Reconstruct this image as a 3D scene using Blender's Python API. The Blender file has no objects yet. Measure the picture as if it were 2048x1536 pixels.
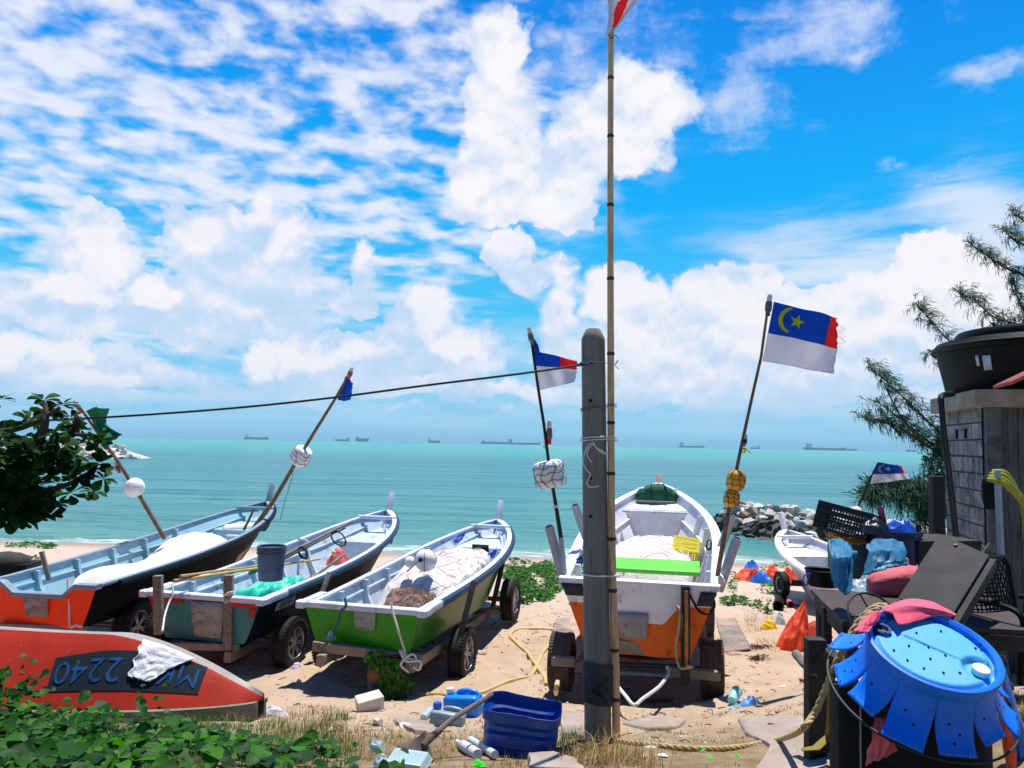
import bpy, bmesh, math, random
from mathutils import Vector, Matrix, Quaternion, noise
V = Vector
scene = bpy.context.scene
COL = scene.collection
PI = math.pi
R = math.radians
FPX, EYE, PITCH, ROLL = 1550.0, 2.75, 4.4, 1.07

# ------------------------------------------------------------------ camera
cd = bpy.data.cameras.new('camera')
cam = bpy.data.objects.new('camera', cd)
COL.objects.link(cam)
scene.camera = cam
cd.sensor_width = 36.0
cd.lens = 36.0 * FPX / 2048.0
cd.clip_start = 0.05
cd.clip_end = 80000
CR = Matrix.Rotation(R(90 + PITCH), 3, 'X') @ Matrix.Rotation(R(ROLL), 3, 'Z')
CP = V((0, 0, EYE))
cam.matrix_world = Matrix.Translation(CP) @ CR.to_4x4()

def ray(px, py):
    return (CR @ V(((px - 1024) / FPX, (768 - py) / FPX, -1.0))).normalized()
def at(px, py, Y):
    d = ray(px, py)
    return CP + d * (Y / d.y)
def atz(px, py, z):
    d = ray(px, py)
    return CP + d * ((z - EYE) / d.z)
def on_plane(px, py, p0, n):
    d = ray(px, py)
    return CP + d * ((p0 - CP).dot(n) / d.dot(n))
def proj(p):
    q = CR.transposed() @ (V(p) - CP)
    return (1024 + FPX * q.x / -q.z, 768 - FPX * q.y / -q.z)
def atg(px, py):
    d = ray(px, py)
    t = 0.5
    while t < 200:
        p = CP + d * t
        if p.z <= gz(p.x, p.y):
            return p
        t += 0.02
    return p

def lerp(a, b, t): return a + (b - a) * t
def clamp(x, a=0.0, b=1.0): return max(a, min(b, x))
def ss(a, b, x):
    t = clamp((x - a) / (b - a))
    return t * t * (3 - 2 * t)
def nz(x, y=0.0, z=0.0, s=1.0):
    return noise.noise(V((x * s, y * s, z * s)))
def interp(tab, x):
    if x <= tab[0][0]: return tab[0][1]
    for (a, b), (c, d) in zip(tab, tab[1:]):
        if x <= c:
            return lerp(b, d, (x - a) / (c - a))
    return tab[-1][1]
def catmull(pts, n=8):
    pts = [V(p) for p in pts]
    out = []
    P = [pts[0] * 2 - pts[1]] + pts + [pts[-1] * 2 - pts[-2]]
    for i in range(1, len(P) - 2):
        for k in range(n):
            t = k / n
            a, b, c, d = P[i - 1], P[i], P[i + 1], P[i + 2]
            out.append(0.5 * ((2 * b) + (c - a) * t + (2 * a - 5 * b + 4 * c - d) * t * t + (3 * b - a - 3 * c + d) * t ** 3))
    out.append(pts[-1])
    return out

# ground height: a bank in the foreground falls to a flat beach, then to the sea
GT = [(0, 1.3), (3, 1.15), (4.5, 0.87), (5.6, 0.62), (7, 0.30), (8.3, 0.06), (9.5, 0.0), (14, 0.0), (20, -0.3), (24.5, -0.66), (40, -2.2), (80, -4)]
def gz(x, y):
    yy = y + 0.9 * math.sin(x * 0.11 + 0.4) * ss(12, 22, y)
    z = interp(GT, yy)
    z += 0.42 * ss(1.5, 3.4, x) * ss(11, 5.5, y)
    z += 0.35 * ss(4.5, 7.5, x) * ss(20, 9, y)
    f = ss(26, 20, y)
    z += f * (0.035 * nz(x, y, 0, 0.7) + 0.018 * nz(x, y, 3, 2.2))
    # pit scooped round the wheels of the white and orange boat
    for (cx, cy, r, dpt) in ((1.35, 8.75, 0.95, 0.17), (-1.5, 9.1, 0.9, 0.06), (-3.3, 9.6, 0.8, 0.05)):
        q = math.hypot((x - cx), (y - cy) * 1.1) / r
        z -= dpt * (1 - ss(0.6, 1.15, q))
        z += 0.05 * math.exp(-((q - 1.2) / 0.14) ** 2) * (1 if y < cy else 0.2) * (dpt / 0.17)
    return z

# ------------------------------------------------------------------ objects
WM = {}
def link(o, parent=None, mat=None):
    COL.objects.link(o)
    m = mat if mat is not None else Matrix.Identity(4)
    if parent is not None:
        o.parent = parent
        o.matrix_local = m
        WM[o.name] = WM[parent.name] @ m
    else:
        o.matrix_world = m
        WM[o.name] = m
    return o
def tag(o, label=None, cat=None, group=None, kind=None):
    if label: o['label'] = label
    if cat: o['category'] = cat
    if group: o['group'] = group
    if kind: o['kind'] = kind
    return o
def thing(name, label, cat, loc=(0, 0, 0), rot=None, group=None):
    o = bpy.data.objects.new(name, None)
    o.empty_display_size = 0.1
    m = Matrix.Translation(V(loc)) @ (rot.to_4x4() if rot is not None else Matrix.Identity(4))
    link(o, None, m)
    return tag(o, label, cat, group)
def setlabel(o, s): o['label'] = s

class MB:
    def __init__(s):
        s.v, s.f, s.m = [], [], []
    def add(s, verts, faces, mi=0):
        b = len(s.v)
        s.v += [V(p) for p in verts]
        s.f += [tuple(i + b for i in q) for q in faces]
        s.m += [mi] * len(faces)
        return s
    def box(s, c, size, rot=None, mi=0, bev=0.0):
        x, y, z = size[0] / 2, size[1] / 2, size[2] / 2
        c = V(c)
        if bev <= 0:
            vs = [V((a * x, b * y, d * z)) for a in (-1, 1) for b in (-1, 1) for d in (-1, 1)]
            fs = [(0, 1, 3, 2), (4, 6, 7, 5), (0, 4, 5, 1), (2, 3, 7, 6), (0, 2, 6, 4), (1, 5, 7, 3)]
        else:
            bm = bmesh.new()
            bmesh.ops.create_cube(bm, size=1)
            for q in bm.verts: q.co = V((q.co.x * 2 * x, q.co.y * 2 * y, q.co.z * 2 * z))
            bmesh.ops.bevel(bm, geom=bm.edges[:], offset=min(bev, x * .8, y * .8, z * .8), segments=2, affect='EDGES', profile=.6)
            bm.verts.index_update()
            vs = [q.co.copy() for q in bm.verts]
            fs = [[q.index for q in f.verts] for f in bm.faces]
            bm.free()
        if rot is not None: vs = [rot @ p for p in vs]
        return s.add([p + c for p in vs], fs, mi)
    def beam(s, p, q, w, h, up=(0, 0, 1), mi=0, bev=0.004, jit=0.0):
        p, q = V(p), V(q)
        y = (q - p)
        L = y.length
        y = y / L
        up = V(up)
        if abs(y.dot(up)) > 0.97: up = V((1, 0, 0)) if abs(y.x) < .9 else V((0, 1, 0))
        x = y.cross(up).normalized()
        z = x.cross(y)
        rot = Matrix((x, y, z)).transposed()
        return s.box((p + q) / 2, (w, L, h), rot, mi, bev)
    def tube(s, pts, r, seg=10, caps=True, mi=0, closed=False):
        pts = [V(p) for p in pts]
        n = len(pts)
        rr = r if isinstance(r, (list, tuple)) else [r] * n
        T = []
        for i in range(n):
            if closed: t = pts[(i + 1) % n] - pts[i - 1]
            else: t = pts[min(i + 1, n - 1)] - pts[max(i - 1, 0)]
            T.append(t.normalized() if t.length > 1e-9 else V((0, 0, 1)))
        u = T[0].orthogonal().normalized()
        vs = []
        for i in range(n):
            u = u - T[i] * u.dot(T[i])
            u = u.normalized() if u.length > 1e-6 else T[i].orthogonal().normalized()
            w = T[i].cross(u)
            for k in range(seg):
                a = 2 * PI * k / seg
                vs.append(pts[i] + (u * math.cos(a) + w * math.sin(a)) * rr[i])
        fs = []
        for i in range(n if closed else n - 1):
            j = (i + 1) % n
            for k in range(seg):
                l = (k + 1) % seg
                fs.append((i * seg + k, i * seg + l, j * seg + l, j * seg + k))
        if caps and not closed:
            fs.append(tuple(range(seg - 1, -1, -1)))
            fs.append(tuple((n - 1) * seg + k for k in range(seg)))
        return s.add(vs, fs, mi)
    def lathe(s, prof, o=(0, 0, 0), ax=(0, 0, 1), seg=24, mi=0, closed=False, wob=0.0):
        # prof: (radius, height) pairs along axis
        ax = V(ax).normalized()
        u = ax.orthogonal().normalized()
        w = ax.cross(u)
        o = V(o)
        vs, fs = [], []
        for (r, h) in prof:
            for k in range(seg):
                a = 2 * PI * k / seg
                rk = r * (1 + wob * nz(math.cos(a) * 2, math.sin(a) * 2, h * 6))
                vs.append(o + ax * h + (u * math.cos(a) + w * math.sin(a)) * rk)
        n = len(prof)
        for i in range(n if closed else n - 1):
            j = (i + 1) % n
            for k in range(seg):
                l = (k + 1) % seg
                fs.append((i * seg + k, i * seg + l, j * seg + l, j * seg + k))
        if not closed:
            if prof[0][0] > 1e-4: fs.append(tuple(range(seg - 1, -1, -1)))
            if prof[-1][0] > 1e-4: fs.append(tuple((n - 1) * seg + k for k in range(seg)))
        return s.add(vs, fs, mi)
    def grid(s, fn, nu, nv, mi=0, mf=None):
        vs = [fn(i / nu, j / nv) for j in range(nv + 1) for i in range(nu + 1)]
        b = len(s.v)
        s.v += [V(p) for p in vs]
        for j in range(nv):
            for i in range(nu):
                a = b + j * (nu + 1) + i
                k = mf((i + .5) / nu, (j + .5) / nv) if mf else mi
                if k is None: continue
                s.f.append((a, a + 1, a + nu + 2, a + nu + 1))
                s.m.append(k)
        return s
    def ball(s, c, r, seg=16, rings=10, mi=0, rot=None, amp=0.0, ns=3.0):
        c = V(c)
        rx, ry, rz = r if isinstance(r, (tuple, list)) else (r, r, r)
        vs = [V((0, 0, 1))]
        for j in range(1, rings):
            th = PI * j / rings
            for i in range(seg):
                a = 2 * PI * i / seg
                vs.append(V((math.sin(th) * math.cos(a), math.sin(th) * math.sin(a), math.cos(th))))
        vs.append(V((0, 0, -1)))
        out = []
        for p in vs:
            k = 1 + amp * nz(p.x + c.x * 3, p.y + c.y * 3, p.z + c.z * 3, ns) if amp else 1
            q = V((p.x * rx * k, p.y * ry * k, p.z * rz * k))
            out.append((rot @ q if rot is not None else q) + c)
        fs = [(0, 1 + i, 1 + (i + 1) % seg) for i in range(seg)]
        for j in range(rings - 2):
            for i in range(seg):
                a = 1 + j * seg + i
                b = 1 + j * seg + (i + 1) % seg
                fs.append((a, a + seg, b + seg, b))
        e = len(vs) - 1
        o = 1 + (rings - 2) * seg
        fs += [(o + i, e, o + (i + 1) % seg) for i in range(seg)]
        return s.add(out, fs, mi)
    def poly(s, pts, thick, n=None, mi=0):
        # flat outline extruded by thick along -n
        pts = [V(p) for p in pts]
        if n is None:
            n = V((0, 0, 0))
            for i in range(len(pts)):
                a, b = pts[i] - pts[0], pts[(i + 1) % len(pts)] - pts[0]
                n += a.cross(b)
            n = n.normalized()
        k = len(pts)
        vs = pts + [p - V(n) * thick for p in pts]
        fs = [tuple(range(k)), tuple(range(2 * k - 1, k - 1, -1))]
        fs += [(i, i + k, (i + 1) % k + k, (i + 1) % k) for i in range(k)]
        return s.add(vs, fs, mi)
    def build(s, name, mats, parent=None, world=True, smooth=True, solid=0.0, sub=0, ang=40):
        me = bpy.data.meshes.new(name)
        vs = s.v
        if parent is not None and world:
            inv = WM[parent.name].inverted()
            vs = [inv @ p for p in vs]
        me.from_pydata([tuple(p) for p in vs], [], s.f)
        if not isinstance(mats, (list, tuple)): mats = [mats]
        for m in mats: me.materials.append(m)
        if len(mats) > 1: me.polygons.foreach_set('material_index', s.m)
        bm = bmesh.new()
        bm.from_mesh(me)
        bmesh.ops.recalc_face_normals(bm, faces=bm.faces[:])
        bm.to_mesh(me)
        bm.free()
        if smooth:
            me.polygons.foreach_set('use_smooth', [True] * len(me.polygons))
            me.set_sharp_from_angle(angle=R(ang))
        me.update()
        o = bpy.data.objects.new(name, me)
        link(o, parent)
        if solid:
            md = o.modifiers.new('thickness', 'SOLIDIFY')
            md.thickness = solid
            md.offset = 0
        if sub:
            md = o.modifiers.new('smooth', 'SUBSURF')
            md.levels = md.render_levels = sub
        return o

def dup(root, loc=None, rot=None, label=None, group=None, scale=None):
    def cp(o, parent):
        c = o.copy()
        COL.objects.link(c)
        if parent is not None:
            c.parent = parent
            c.matrix_local = o.matrix_local.copy()
        for ch in KIDS.get(o.name, []):
            cp(ch, c)
        return c
    global KIDS
    KIDS = {}
    stack = [root]
    for o in COL.objects:
        if o.parent is not None: KIDS.setdefault(o.parent.name, []).append(o)
    c = cp(root, None)
    m = Matrix.Translation(V(loc)) @ (rot.to_4x4() if rot is not None else Matrix.Identity(4))
    if scale is not None: m = m @ Matrix.Diagonal((*scale, 1))
    c.matrix_world = m
    WM[c.name] = m
    if label: c['label'] = label
    if group: c['group'] = group
    return c

def text_mesh(body, size):
    cu = bpy.data.curves.new('txt', 'FONT')
    cu.body = body
    cu.size = size
    cu.align_x = 'CENTER'
    cu.align_y = 'CENTER'
    o = bpy.data.objects.new('txt', cu)
    COL.objects.link(o)
    dg = bpy.context.evaluated_depsgraph_get()
    me = bpy.data.meshes.new_from_object(o.evaluated_get(dg))
    bm = bmesh.new()
    bm.from_mesh(me)
    bmesh.ops.triangulate(bm, faces=bm.faces[:])
    for _ in range(3):
        es = [e for e in bm.edges if e.calc_length() > size * 0.12]
        if not es: break
        bmesh.ops.subdivide_edges(bm, edges=es, cuts=1)
        bmesh.ops.triangulate(bm, faces=bm.faces[:])
    vs = [v.co.copy() for v in bm.verts]
    bm.verts.index_update()
    fs = [tuple(v.index for v in f.verts) for f in bm.faces]
    bm.free()
    bpy.data.objects.remove(o)
    bpy.data.curves.remove(cu)
    bpy.data.meshes.remove(me)
    return vs, fs

# ------------------------------------------------------------------ materials
def lin(c): return c / 12.92 if c <= 0.04045 else ((c + 0.055) / 1.055) ** 2.4
def C(r, g, b, k=1.0): return (lin(r / 255) * k, lin(g / 255) * k, lin(b / 255) * k, 1)
def nodes_of(m):
    m.use_nodes = True
    nt = m.node_tree
    return nt, nt.nodes, nt.links
def rampnode(nt, stops, interp_='LINEAR'):
    r = nt.nodes.new('ShaderNodeValToRGB')
    cr = r.color_ramp
    cr.interpolation = interp_
    while len(cr.elements) < len(stops): cr.elements.new(0.5)
    for e, (p, c) in zip(cr.elements, stops):
        e.position = p
        e.color = c if len(c) == 4 else (*c, 1)
    return r
MATS = {}
def pm(name, base, rough=0.6, var=0.25, scale=6.0, bump=0.15, bscale=45.0, metal=0.0, spec=0.5, dirt=None, dirt_amt=0.4, dirt_scale=3.0, stretch=None, trans=0.0, alpha=1.0, dist=0.01, dirt_hard=0.12):
    """painted / plastic / wood / cloth: base colour varied by noise, patches of dirt, fine bump"""
    if name in MATS: return MATS[name]
    m = bpy.data.materials.new(name)
    nt, N, L = nodes_of(m)
    b = N['Principled BSDF']
    tc = N.new('ShaderNodeTexCoord')
    src = tc.outputs['Object']
    if stretch:
        mp = N.new('ShaderNodeMapping')
        mp.inputs['Scale'].default_value = stretch
        L.new(src, mp.inputs['Vector'])
        src = mp.outputs[0]
    n1 = N.new('ShaderNodeTexNoise')
    n1.inputs['Scale'].default_value = scale
    n1.inputs['Detail'].default_value = 6
    n1.inputs['Roughness'].default_value = 0.65
    L.new(src, n1.inputs['Vector'])
    lo = tuple(c * (1 - var) for c in base[:3]) + (1,)
    hi = tuple(min(1, c * (1 + var * .8)) for c in base[:3]) + (1,)
    r1 = rampnode(nt, [(0.3, lo), (0.7, hi)])
    L.new(n1.outputs['Fac'], r1.inputs['Fac'])
    col = r1.outputs['Color']
    if dirt:
        n2 = N.new('ShaderNodeTexNoise')
        n2.inputs['Scale'].default_value = dirt_scale
        n2.inputs['Detail'].default_value = 9
        n2.inputs['Roughness'].default_value = 0.7
        L.new(src, n2.inputs['Vector'])
        t = 0.72 - 0.4 * dirt_amt
        r2 = rampnode(nt, [(t - dirt_hard / 2, (0, 0, 0, 1)), (t + dirt_hard, (1, 1, 1, 1))])
        L.new(n2.outputs['Fac'], r2.inputs['Fac'])
        mx = N.new('ShaderNodeMix')
        mx.data_type = 'RGBA'
        L.new(r2.outputs['Color'], mx.inputs[0])
        L.new(col, mx.inputs[6])
        mx.inputs[7].default_value = dirt
        col = mx.outputs[2]
    L.new(col, b.inputs['Base Color'])
    b.inputs['Roughness'].default_value = rough
    b.inputs['Metallic'].default_value = metal
    b.inputs['Specular IOR Level'].default_value = spec
    if alpha < 1: b.inputs['Alpha'].default_value = alpha
    if bump:
        n3 = N.new('ShaderNodeTexNoise')
        n3.inputs['Scale'].default_value = bscale
        n3.inputs['Detail'].default_value = 5
        L.new(src, n3.inputs['Vector'])
        bp = N.new('ShaderNodeBump')
        bp.inputs['Strength'].default_value = bump
        bp.inputs['Distance'].default_value = dist
        L.new(n3.outputs['Fac'], bp.inputs['Height'])
        L.new(bp.outputs[0], b.inputs['Normal'])
    if trans:
        tr = N.new('ShaderNodeBsdfTranslucent')
        L.new(col, tr.inputs['Color'])
        mx = N.new('ShaderNodeMixShader')
        mx.inputs[0].default_value = trans
        L.new(b.outputs[0], mx.inputs[1])
        L.new(tr.outputs[0], mx.inputs[2])
        L.new(mx.outputs[0], N['Material Output'].inputs['Surface'])
    MATS[name] = m
    return m
# ------------------------------------------------------------------ light
SUN = V((0.11, 0.25, 0.95)).normalized()
sl = bpy.data.lights.new('sun', 'SUN')
sl.energy = 5.0
sl.angle = R(0.5)
sl.color = (1.0, 0.94, 0.86)
so = bpy.data.objects.new('sun', sl)
COL.objects.link(so)
so.rotation_euler = SUN.to_track_quat('Z', 'Y').to_euler()

w = bpy.data.worlds.new('World')
scene.world = w
w.use_nodes = True
nt = w.node_tree
N, L = nt.nodes, nt.links
bg = N['Background']
def mth(op, a, b=None, c=None, clampit=False):
    n = N.new('ShaderNodeMath')
    n.operation = op
    n.use_clamp = clampit
    for i, x in enumerate((a, b, c)):
        if x is None: continue
        if isinstance(x, (int, float)): n.inputs[i].default_value = x
        else: L.new(x, n.inputs[i])
    return n.outputs[0]
def vmt(op, a, b=None, c=None):
    n = N.new('ShaderNodeVectorMath')
    n.operation = op
    for i, x in enumerate((a, b, c)):
        if x is None: continue
        if isinstance(x, (tuple, list)): n.inputs[i].default_value = x
        else: L.new(x, n.inputs[i])
    return n.outputs['Value'] if op in ('LENGTH', 'DOT_PRODUCT') else n.outputs[0]
def noi(vec, scale, detail=8, rough=0.55, dist=0.0):
    n = N.new('ShaderNodeTexNoise')
    n.inputs['Scale'].default_value = scale
    n.inputs['Detail'].default_value = detail
    n.inputs['Roughness'].default_value = rough
    n.inputs['Distortion'].default_value = dist
    L.new(vec, n.inputs['Vector'])
    return n
def sstep(x, a, b):
    n = N.new('ShaderNodeMapRange')
    n.interpolation_type = 'SMOOTHSTEP'
    L.new(x, n.inputs['Value'])
    n.inputs['From Min'].default_value = a
    n.inputs['From Max'].default_value = b
    return n.outputs['Result']
def mixc(f, a, b):
    n = N.new('ShaderNodeMix')
    n.data_type = 'RGBA'
    for i, x in ((0, f), (6, a), (7, b)):
        if isinstance(x, tuple): n.inputs[i].default_value = x
        elif isinstance(x, float): n.inputs[i].default_value = x
        else: L.new(x, n.inputs[i])
    return n.outputs[2]
tc = N.new('ShaderNodeTexCoord')
D = tc.outputs['Generated']
sx = N.new('ShaderNodeSeparateXYZ')
L.new(D, sx.inputs[0])
el = mth('ARCSINE', sx.outputs[2])
az = mth('ARCTAN2', sx.outputs[0], sx.outputs[1])
cx = N.new('ShaderNodeCombineXYZ')
L.new(az, cx.inputs[0])
L.new(el, cx.inputs[1])
P = cx.outputs[0]
def azel(px, py):
    d = ray(px, py)
    return math.atan2(d.x, d.y), math.asin(d.z)
# clear sky: deep blue overhead to pale at the horizon, with the physical sky mixed in
sky = N.new('ShaderNodeTexSky')
sky.sky_type = 'NISHITA'
sky.sun_disc = False
sky.sun_elevation = math.asin(SUN.z)
sky.sun_rotation = math.atan2(SUN.x, SUN.y)
sky.air_density = 1.0
sky.dust_density = 0.6
rp = rampnode(nt, [(0.0, C(155, 214, 246)), (0.06, C(140, 210, 250)), (0.17, C(66, 198, 252)), (0.30, C(0, 178, 255)), (0.45, C(0, 150, 246)), (0.62, C(0, 124, 230)), (1.0, C(0, 80, 175))])
L.new(mth('DIVIDE', el, 1.0), rp.inputs['Fac'])
skyv = vmt('SCALE', sky.outputs[0])
skyv.node.inputs['Scale'].default_value = 0.1
clear = mixc(0.02, rp.outputs[0], skyv)
# unseen sky behind the camera darkened to a deep blue to cut fill light
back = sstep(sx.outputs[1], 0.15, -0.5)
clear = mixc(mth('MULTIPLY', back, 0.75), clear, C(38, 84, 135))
# warp of cloud outlines
w1 = noi(D, 5.0, 3, 0.6)
w2 = noi(D, 17.0, 6, 0.62)
warp = vmt('MULTIPLY_ADD', w1.outputs['Color'], (0.11, 0.09, 0), (-0.055, -0.045, 0))
warp2 = vmt('MULTIPLY_ADD', w2.outputs['Color'], (0.075, 0.065, 0), (-0.0375, -0.0325, 0))
PW = vmt('ADD', vmt('ADD', P, warp), warp2)
def blobs(lst, src, k=0.25):
    cur = None
    for (px, py, rx, ry) in lst:
        a, e = azel(px, py)
        sxr, syr = 1550.0 / rx, 1550.0 / ry
        d = vmt('LENGTH', vmt('MULTIPLY_ADD', src, (sxr, syr, 0), (-a * sxr, -e * syr, 0)))
        if cur is None: cur = d
        else:
            n = N.new('ShaderNodeMath')
            n.operation = 'SMOOTH_MIN'
            n.inputs[2].default_value = k
            L.new(cur, n.inputs[0])
            L.new(d, n.inputs[1])
            cur = n.outputs[0]
    return cur
BIG = [(1015, 115, 78, 78), (1000, 235, 85, 110), (1045, 360, 145, 95), (1310, 210, 100, 90), (1215, 290, 110, 75), (985, 405, 90, 65), (1105, 430, 85, 45)]
BANK = [(1250, 590, 90, 62), (1440, 585, 100, 75), (1130, 645, 60, 95), (1590, 620, 80, 55), (1340, 700, 270, 90), (1600, 725, 220, 80), (1740, 650, 120, 85), (1880, 640, 130, 110), (1250, 785, 300, 30), (1700, 800, 320, 24), (1500, 835, 200, 12), (1150, 838, 160, 10)]
LEFT = [(170, 525, 66, 80), (70, 600, 110, 42), (415, 475, 90, 85), (540, 480, 90, 75), (500, 560, 150, 85), (430, 620, 190, 60), (265, 600, 60, 30), (740, 545, 34, 50), (690, 595, 46, 30),
        (850, 665, 95, 75), (940, 715, 90, 60), (690, 715, 150, 48), (600, 770, 260, 26), (90, 725, 160, 60), (300, 745, 140, 34), (860, 780, 260, 26), (300, 800, 240, 14), (700, 830, 200, 10), (1010, 515, 58, 32), (1060, 550, 62, 34), (530, 720, 40, 50)]
CROWN = [(170, 500, 55, 60), (110, 570, 70, 22), (395, 455, 55, 38), (500, 410, 45, 40), (570, 480, 40, 40), (275, 580, 45, 20), (740, 515, 30, 28), (860, 630, 55, 40), (930, 690, 45, 35), (640, 700, 90, 26), (120, 690, 50, 22), (210, 760, 60, 20), (1005, 500, 50, 20), (530, 700, 30, 30), (20, 700, 40, 30), (320, 590, 40, 18)]
# billowing turbulence: warped fractal noise, and the same field a little higher up for the light from above
fb = noi(vmt('ADD', D, vmt('MULTIPLY_ADD', w2.outputs['Color'], (0.03, 0.03, 0.03), (-0.015, -0.015, -0.015))), 15.0, 6, 0.66)
fu = noi(vmt('ADD', D, (0.0015, 0.0, 0.014)), 10.0, 4, 0.52)
fd = noi(D, 10.0, 4, 0.52)
fbv = mth('MULTIPLY_ADD', fb.outputs['Fac'], 2.0, -1.0)
relief = mth('SUBTRACT', fd.outputs['Fac'], fu.outputs['Fac'])
soft = sstep(w1.outputs['Fac'], 0.38, 0.62)
def cover(lst, amp, e0, wid):
    d = mth('ADD', blobs(lst, PW), mth('MULTIPLY', fbv, amp))
    n = N.new('ShaderNodeMapRange')
    n.interpolation_type = 'SMOOTHSTEP'
    L.new(d, n.inputs[0])
    n.inputs[1].default_value = e0
    L.new(mth('MULTIPLY_ADD', soft, -wid, e0 - 0.10), n.inputs[2])
    return d, n.outputs[0]
dB, mB = cover(BIG, 0.42, 1.10, 0.22)
dK, mK = cover(BANK, 0.60, 1.14, 0.40)
dL, mL = cover(LEFT, 0.62, 1.16, 0.45)
dC = mth('ADD', blobs(CROWN, PW), mth('MULTIPLY', fbv, 0.8))
mC = sstep(dC, 1.45, 0.35)
# thin high cells: a mackerel layer seen in perspective
# azimuth against a mildly foreshortened elevation, so cells flatten toward the horizon
flc = N.new('ShaderNodeCombineXYZ')
L.new(az, flc.inputs[0])
L.new(mth('LOGARITHM', mth('ADD', mth('MAXIMUM', el, 0.0), 0.16), 2.718), flc.inputs[1])
flat = flc.outputs[0]
def layer(rot, scl, loc=(0, 0, 0)):
    m_ = N.new('ShaderNodeMapping')
    m_.inputs['Rotation'].default_value = (0, 0, R(rot))
    m_.inputs['Scale'].default_value = (*scl, 0)
    m_.inputs['Location'].default_value = loc
    L.new(flat, m_.inputs['Vector'])
    return m_.outputs[0]
c1 = noi(layer(-17, (.66, .80)), 25.0, 3, 0.48, 0.15)
c2 = noi(layer(-24, (.38, 1.0)), 6.0, 3, 0.5, 0.2)
c4 = noi(layer(-17, (.8, .8), (3, 1, 0)), 48.0, 3, 0.5)
reg = blobs([(200, 250, 620, 300), (700, 250, 420, 260), (0, 420, 520, 200), (640, 430, 330, 100)], P, .4)
regw = blobs([(1680, 520, 330, 110), (1930, 470, 170, 160), (1880, 600, 240, 140)], P, .4)
cov = mth('MULTIPLY', sstep(reg, 1.5, 0.35), 0.13)
v1 = mth('ADD', mth('MULTIPLY_ADD', c2.outputs['Fac'], 0.55, -0.275), mth('ADD', mth('MULTIPLY_ADD', c4.outputs['Fac'], 0.22, -0.11), mth('ADD', mth('MULTIPLY_ADD', c1.outputs['Fac'], 1.35, -0.175), cov)))
mA = mth('MULTIPLY', sstep(v1, 0.38, 0.86), sstep(reg, 1.75, 0.9), None, True)
c3 = noi(layer(-10, (0.5, 1.2)), 11.0, 5, 0.58, 0.4)
mW = mth('MULTIPLY', sstep(mth('ADD', c3.outputs['Fac'], mth('MULTIPLY', sstep(regw, 1.2, 0.0), 0.36)), 0.47, 0.92), sstep(regw, 1.35, 0.4))
# loose wisps near the top right
regs = blobs([(1640, 45, 130, 46), (1740, 115, 90, 26), (1230, 150, 230, 110), (1960, 145, 90, 26), (1850, 348, 70, 20), (1450, 210, 130, 80)], PW, .3)
mS = mth('MULTIPLY', sstep(mth('ADD', mth('MULTIPLY', regs, .8), mth('MULTIPLY', mth('ADD', fbv, mth('MULTIPLY_ADD', c3.outputs['Fac'], 2.0, -1.0)), 1.5)), 1.0, -.6), 0.72)
thin = mth('MAXIMUM', mth('MAXIMUM', mA, mth('MULTIPLY', mW, .85)), mS)
sky1 = mixc(mth('MULTIPLY', thin, 0.93), clear, C(240, 243, 255))
# soft pale band of far cloud above the horizon
hzn = noi(layer(4, (.5, 1.2), (1, 4, 0)), 7.0, 4, 0.55)
hz = mth('MULTIPLY', sstep(el, 0.24, 0.05), sstep(hzn.outputs['Fac'], 0.36, 0.66))
sky1 = mixc(mth('MULTIPLY', hz, 0.62), sky1, C(214, 234, 252))
# cumulus: white crowns, blue-grey lower parts, relief lit from above
lit = sstep(mth('MULTIPLY_ADD', relief, 3.8, mth('MULTIPLY_ADD', mC, 0.75, 0.22)), 0.0, 0.85)
cL = mixc(lit, C(198, 222, 250), C(255, 249, 255))
core = sstep(dB, 1.05, 0.35)
litB = sstep(mth('MULTIPLY_ADD', relief, 4.6, mth('MULTIPLY_ADD', core, 0.30, 0.34)), 0.0, 0.85)
cB = mixc(litB, C(208, 226, 250), C(255, 251, 255))
litK = sstep(mth('MULTIPLY_ADD', relief, 4.5, mth('MULTIPLY_ADD', el, 3.0, 0.16)), 0.0, 0.9)
cK = mixc(litK, C(205, 225, 250), C(255, 250, 255))
fade = sstep(el, 0.012, 0.085)
sky2 = mixc(mth('MULTIPLY', mth('MULTIPLY', mL, 0.90), fade), sky1, cL)
sky2 = mixc(mth('MULTIPLY', mth('MULTIPLY', mK, 0.95), fade), sky2, cK)
sky3 = mixc(mth('MULTIPLY', mB, 0.98), sky2, cB)
lowhaze = sstep(el, 0.06, 0.0)
sky4 = mixc(mth('MULTIPLY', lowhaze, 0.68), sky3, C(150, 212, 246))
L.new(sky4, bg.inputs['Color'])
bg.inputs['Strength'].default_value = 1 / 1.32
w.cycles.sampling_method = 'MANUAL'
w.cycles.sample_map_resolution = 512

vs_ = scene.view_settings
vs_.view_transform = 'Standard'
vs_.look = 'None'
vs_.exposure = 0.38
vs_.gamma = 1
scene.cycles.max_bounces = 6
scene.cycles.diffuse_bounces = 3
scene.cycles.glossy_bounces = 3
scene.cycles.transparent_max_bounces = 12
scene.cycles.caustics_reflective = False
scene.cycles.caustics_refractive = False
scene.cycles.use_denoising = True
random.seed(7)
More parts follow.
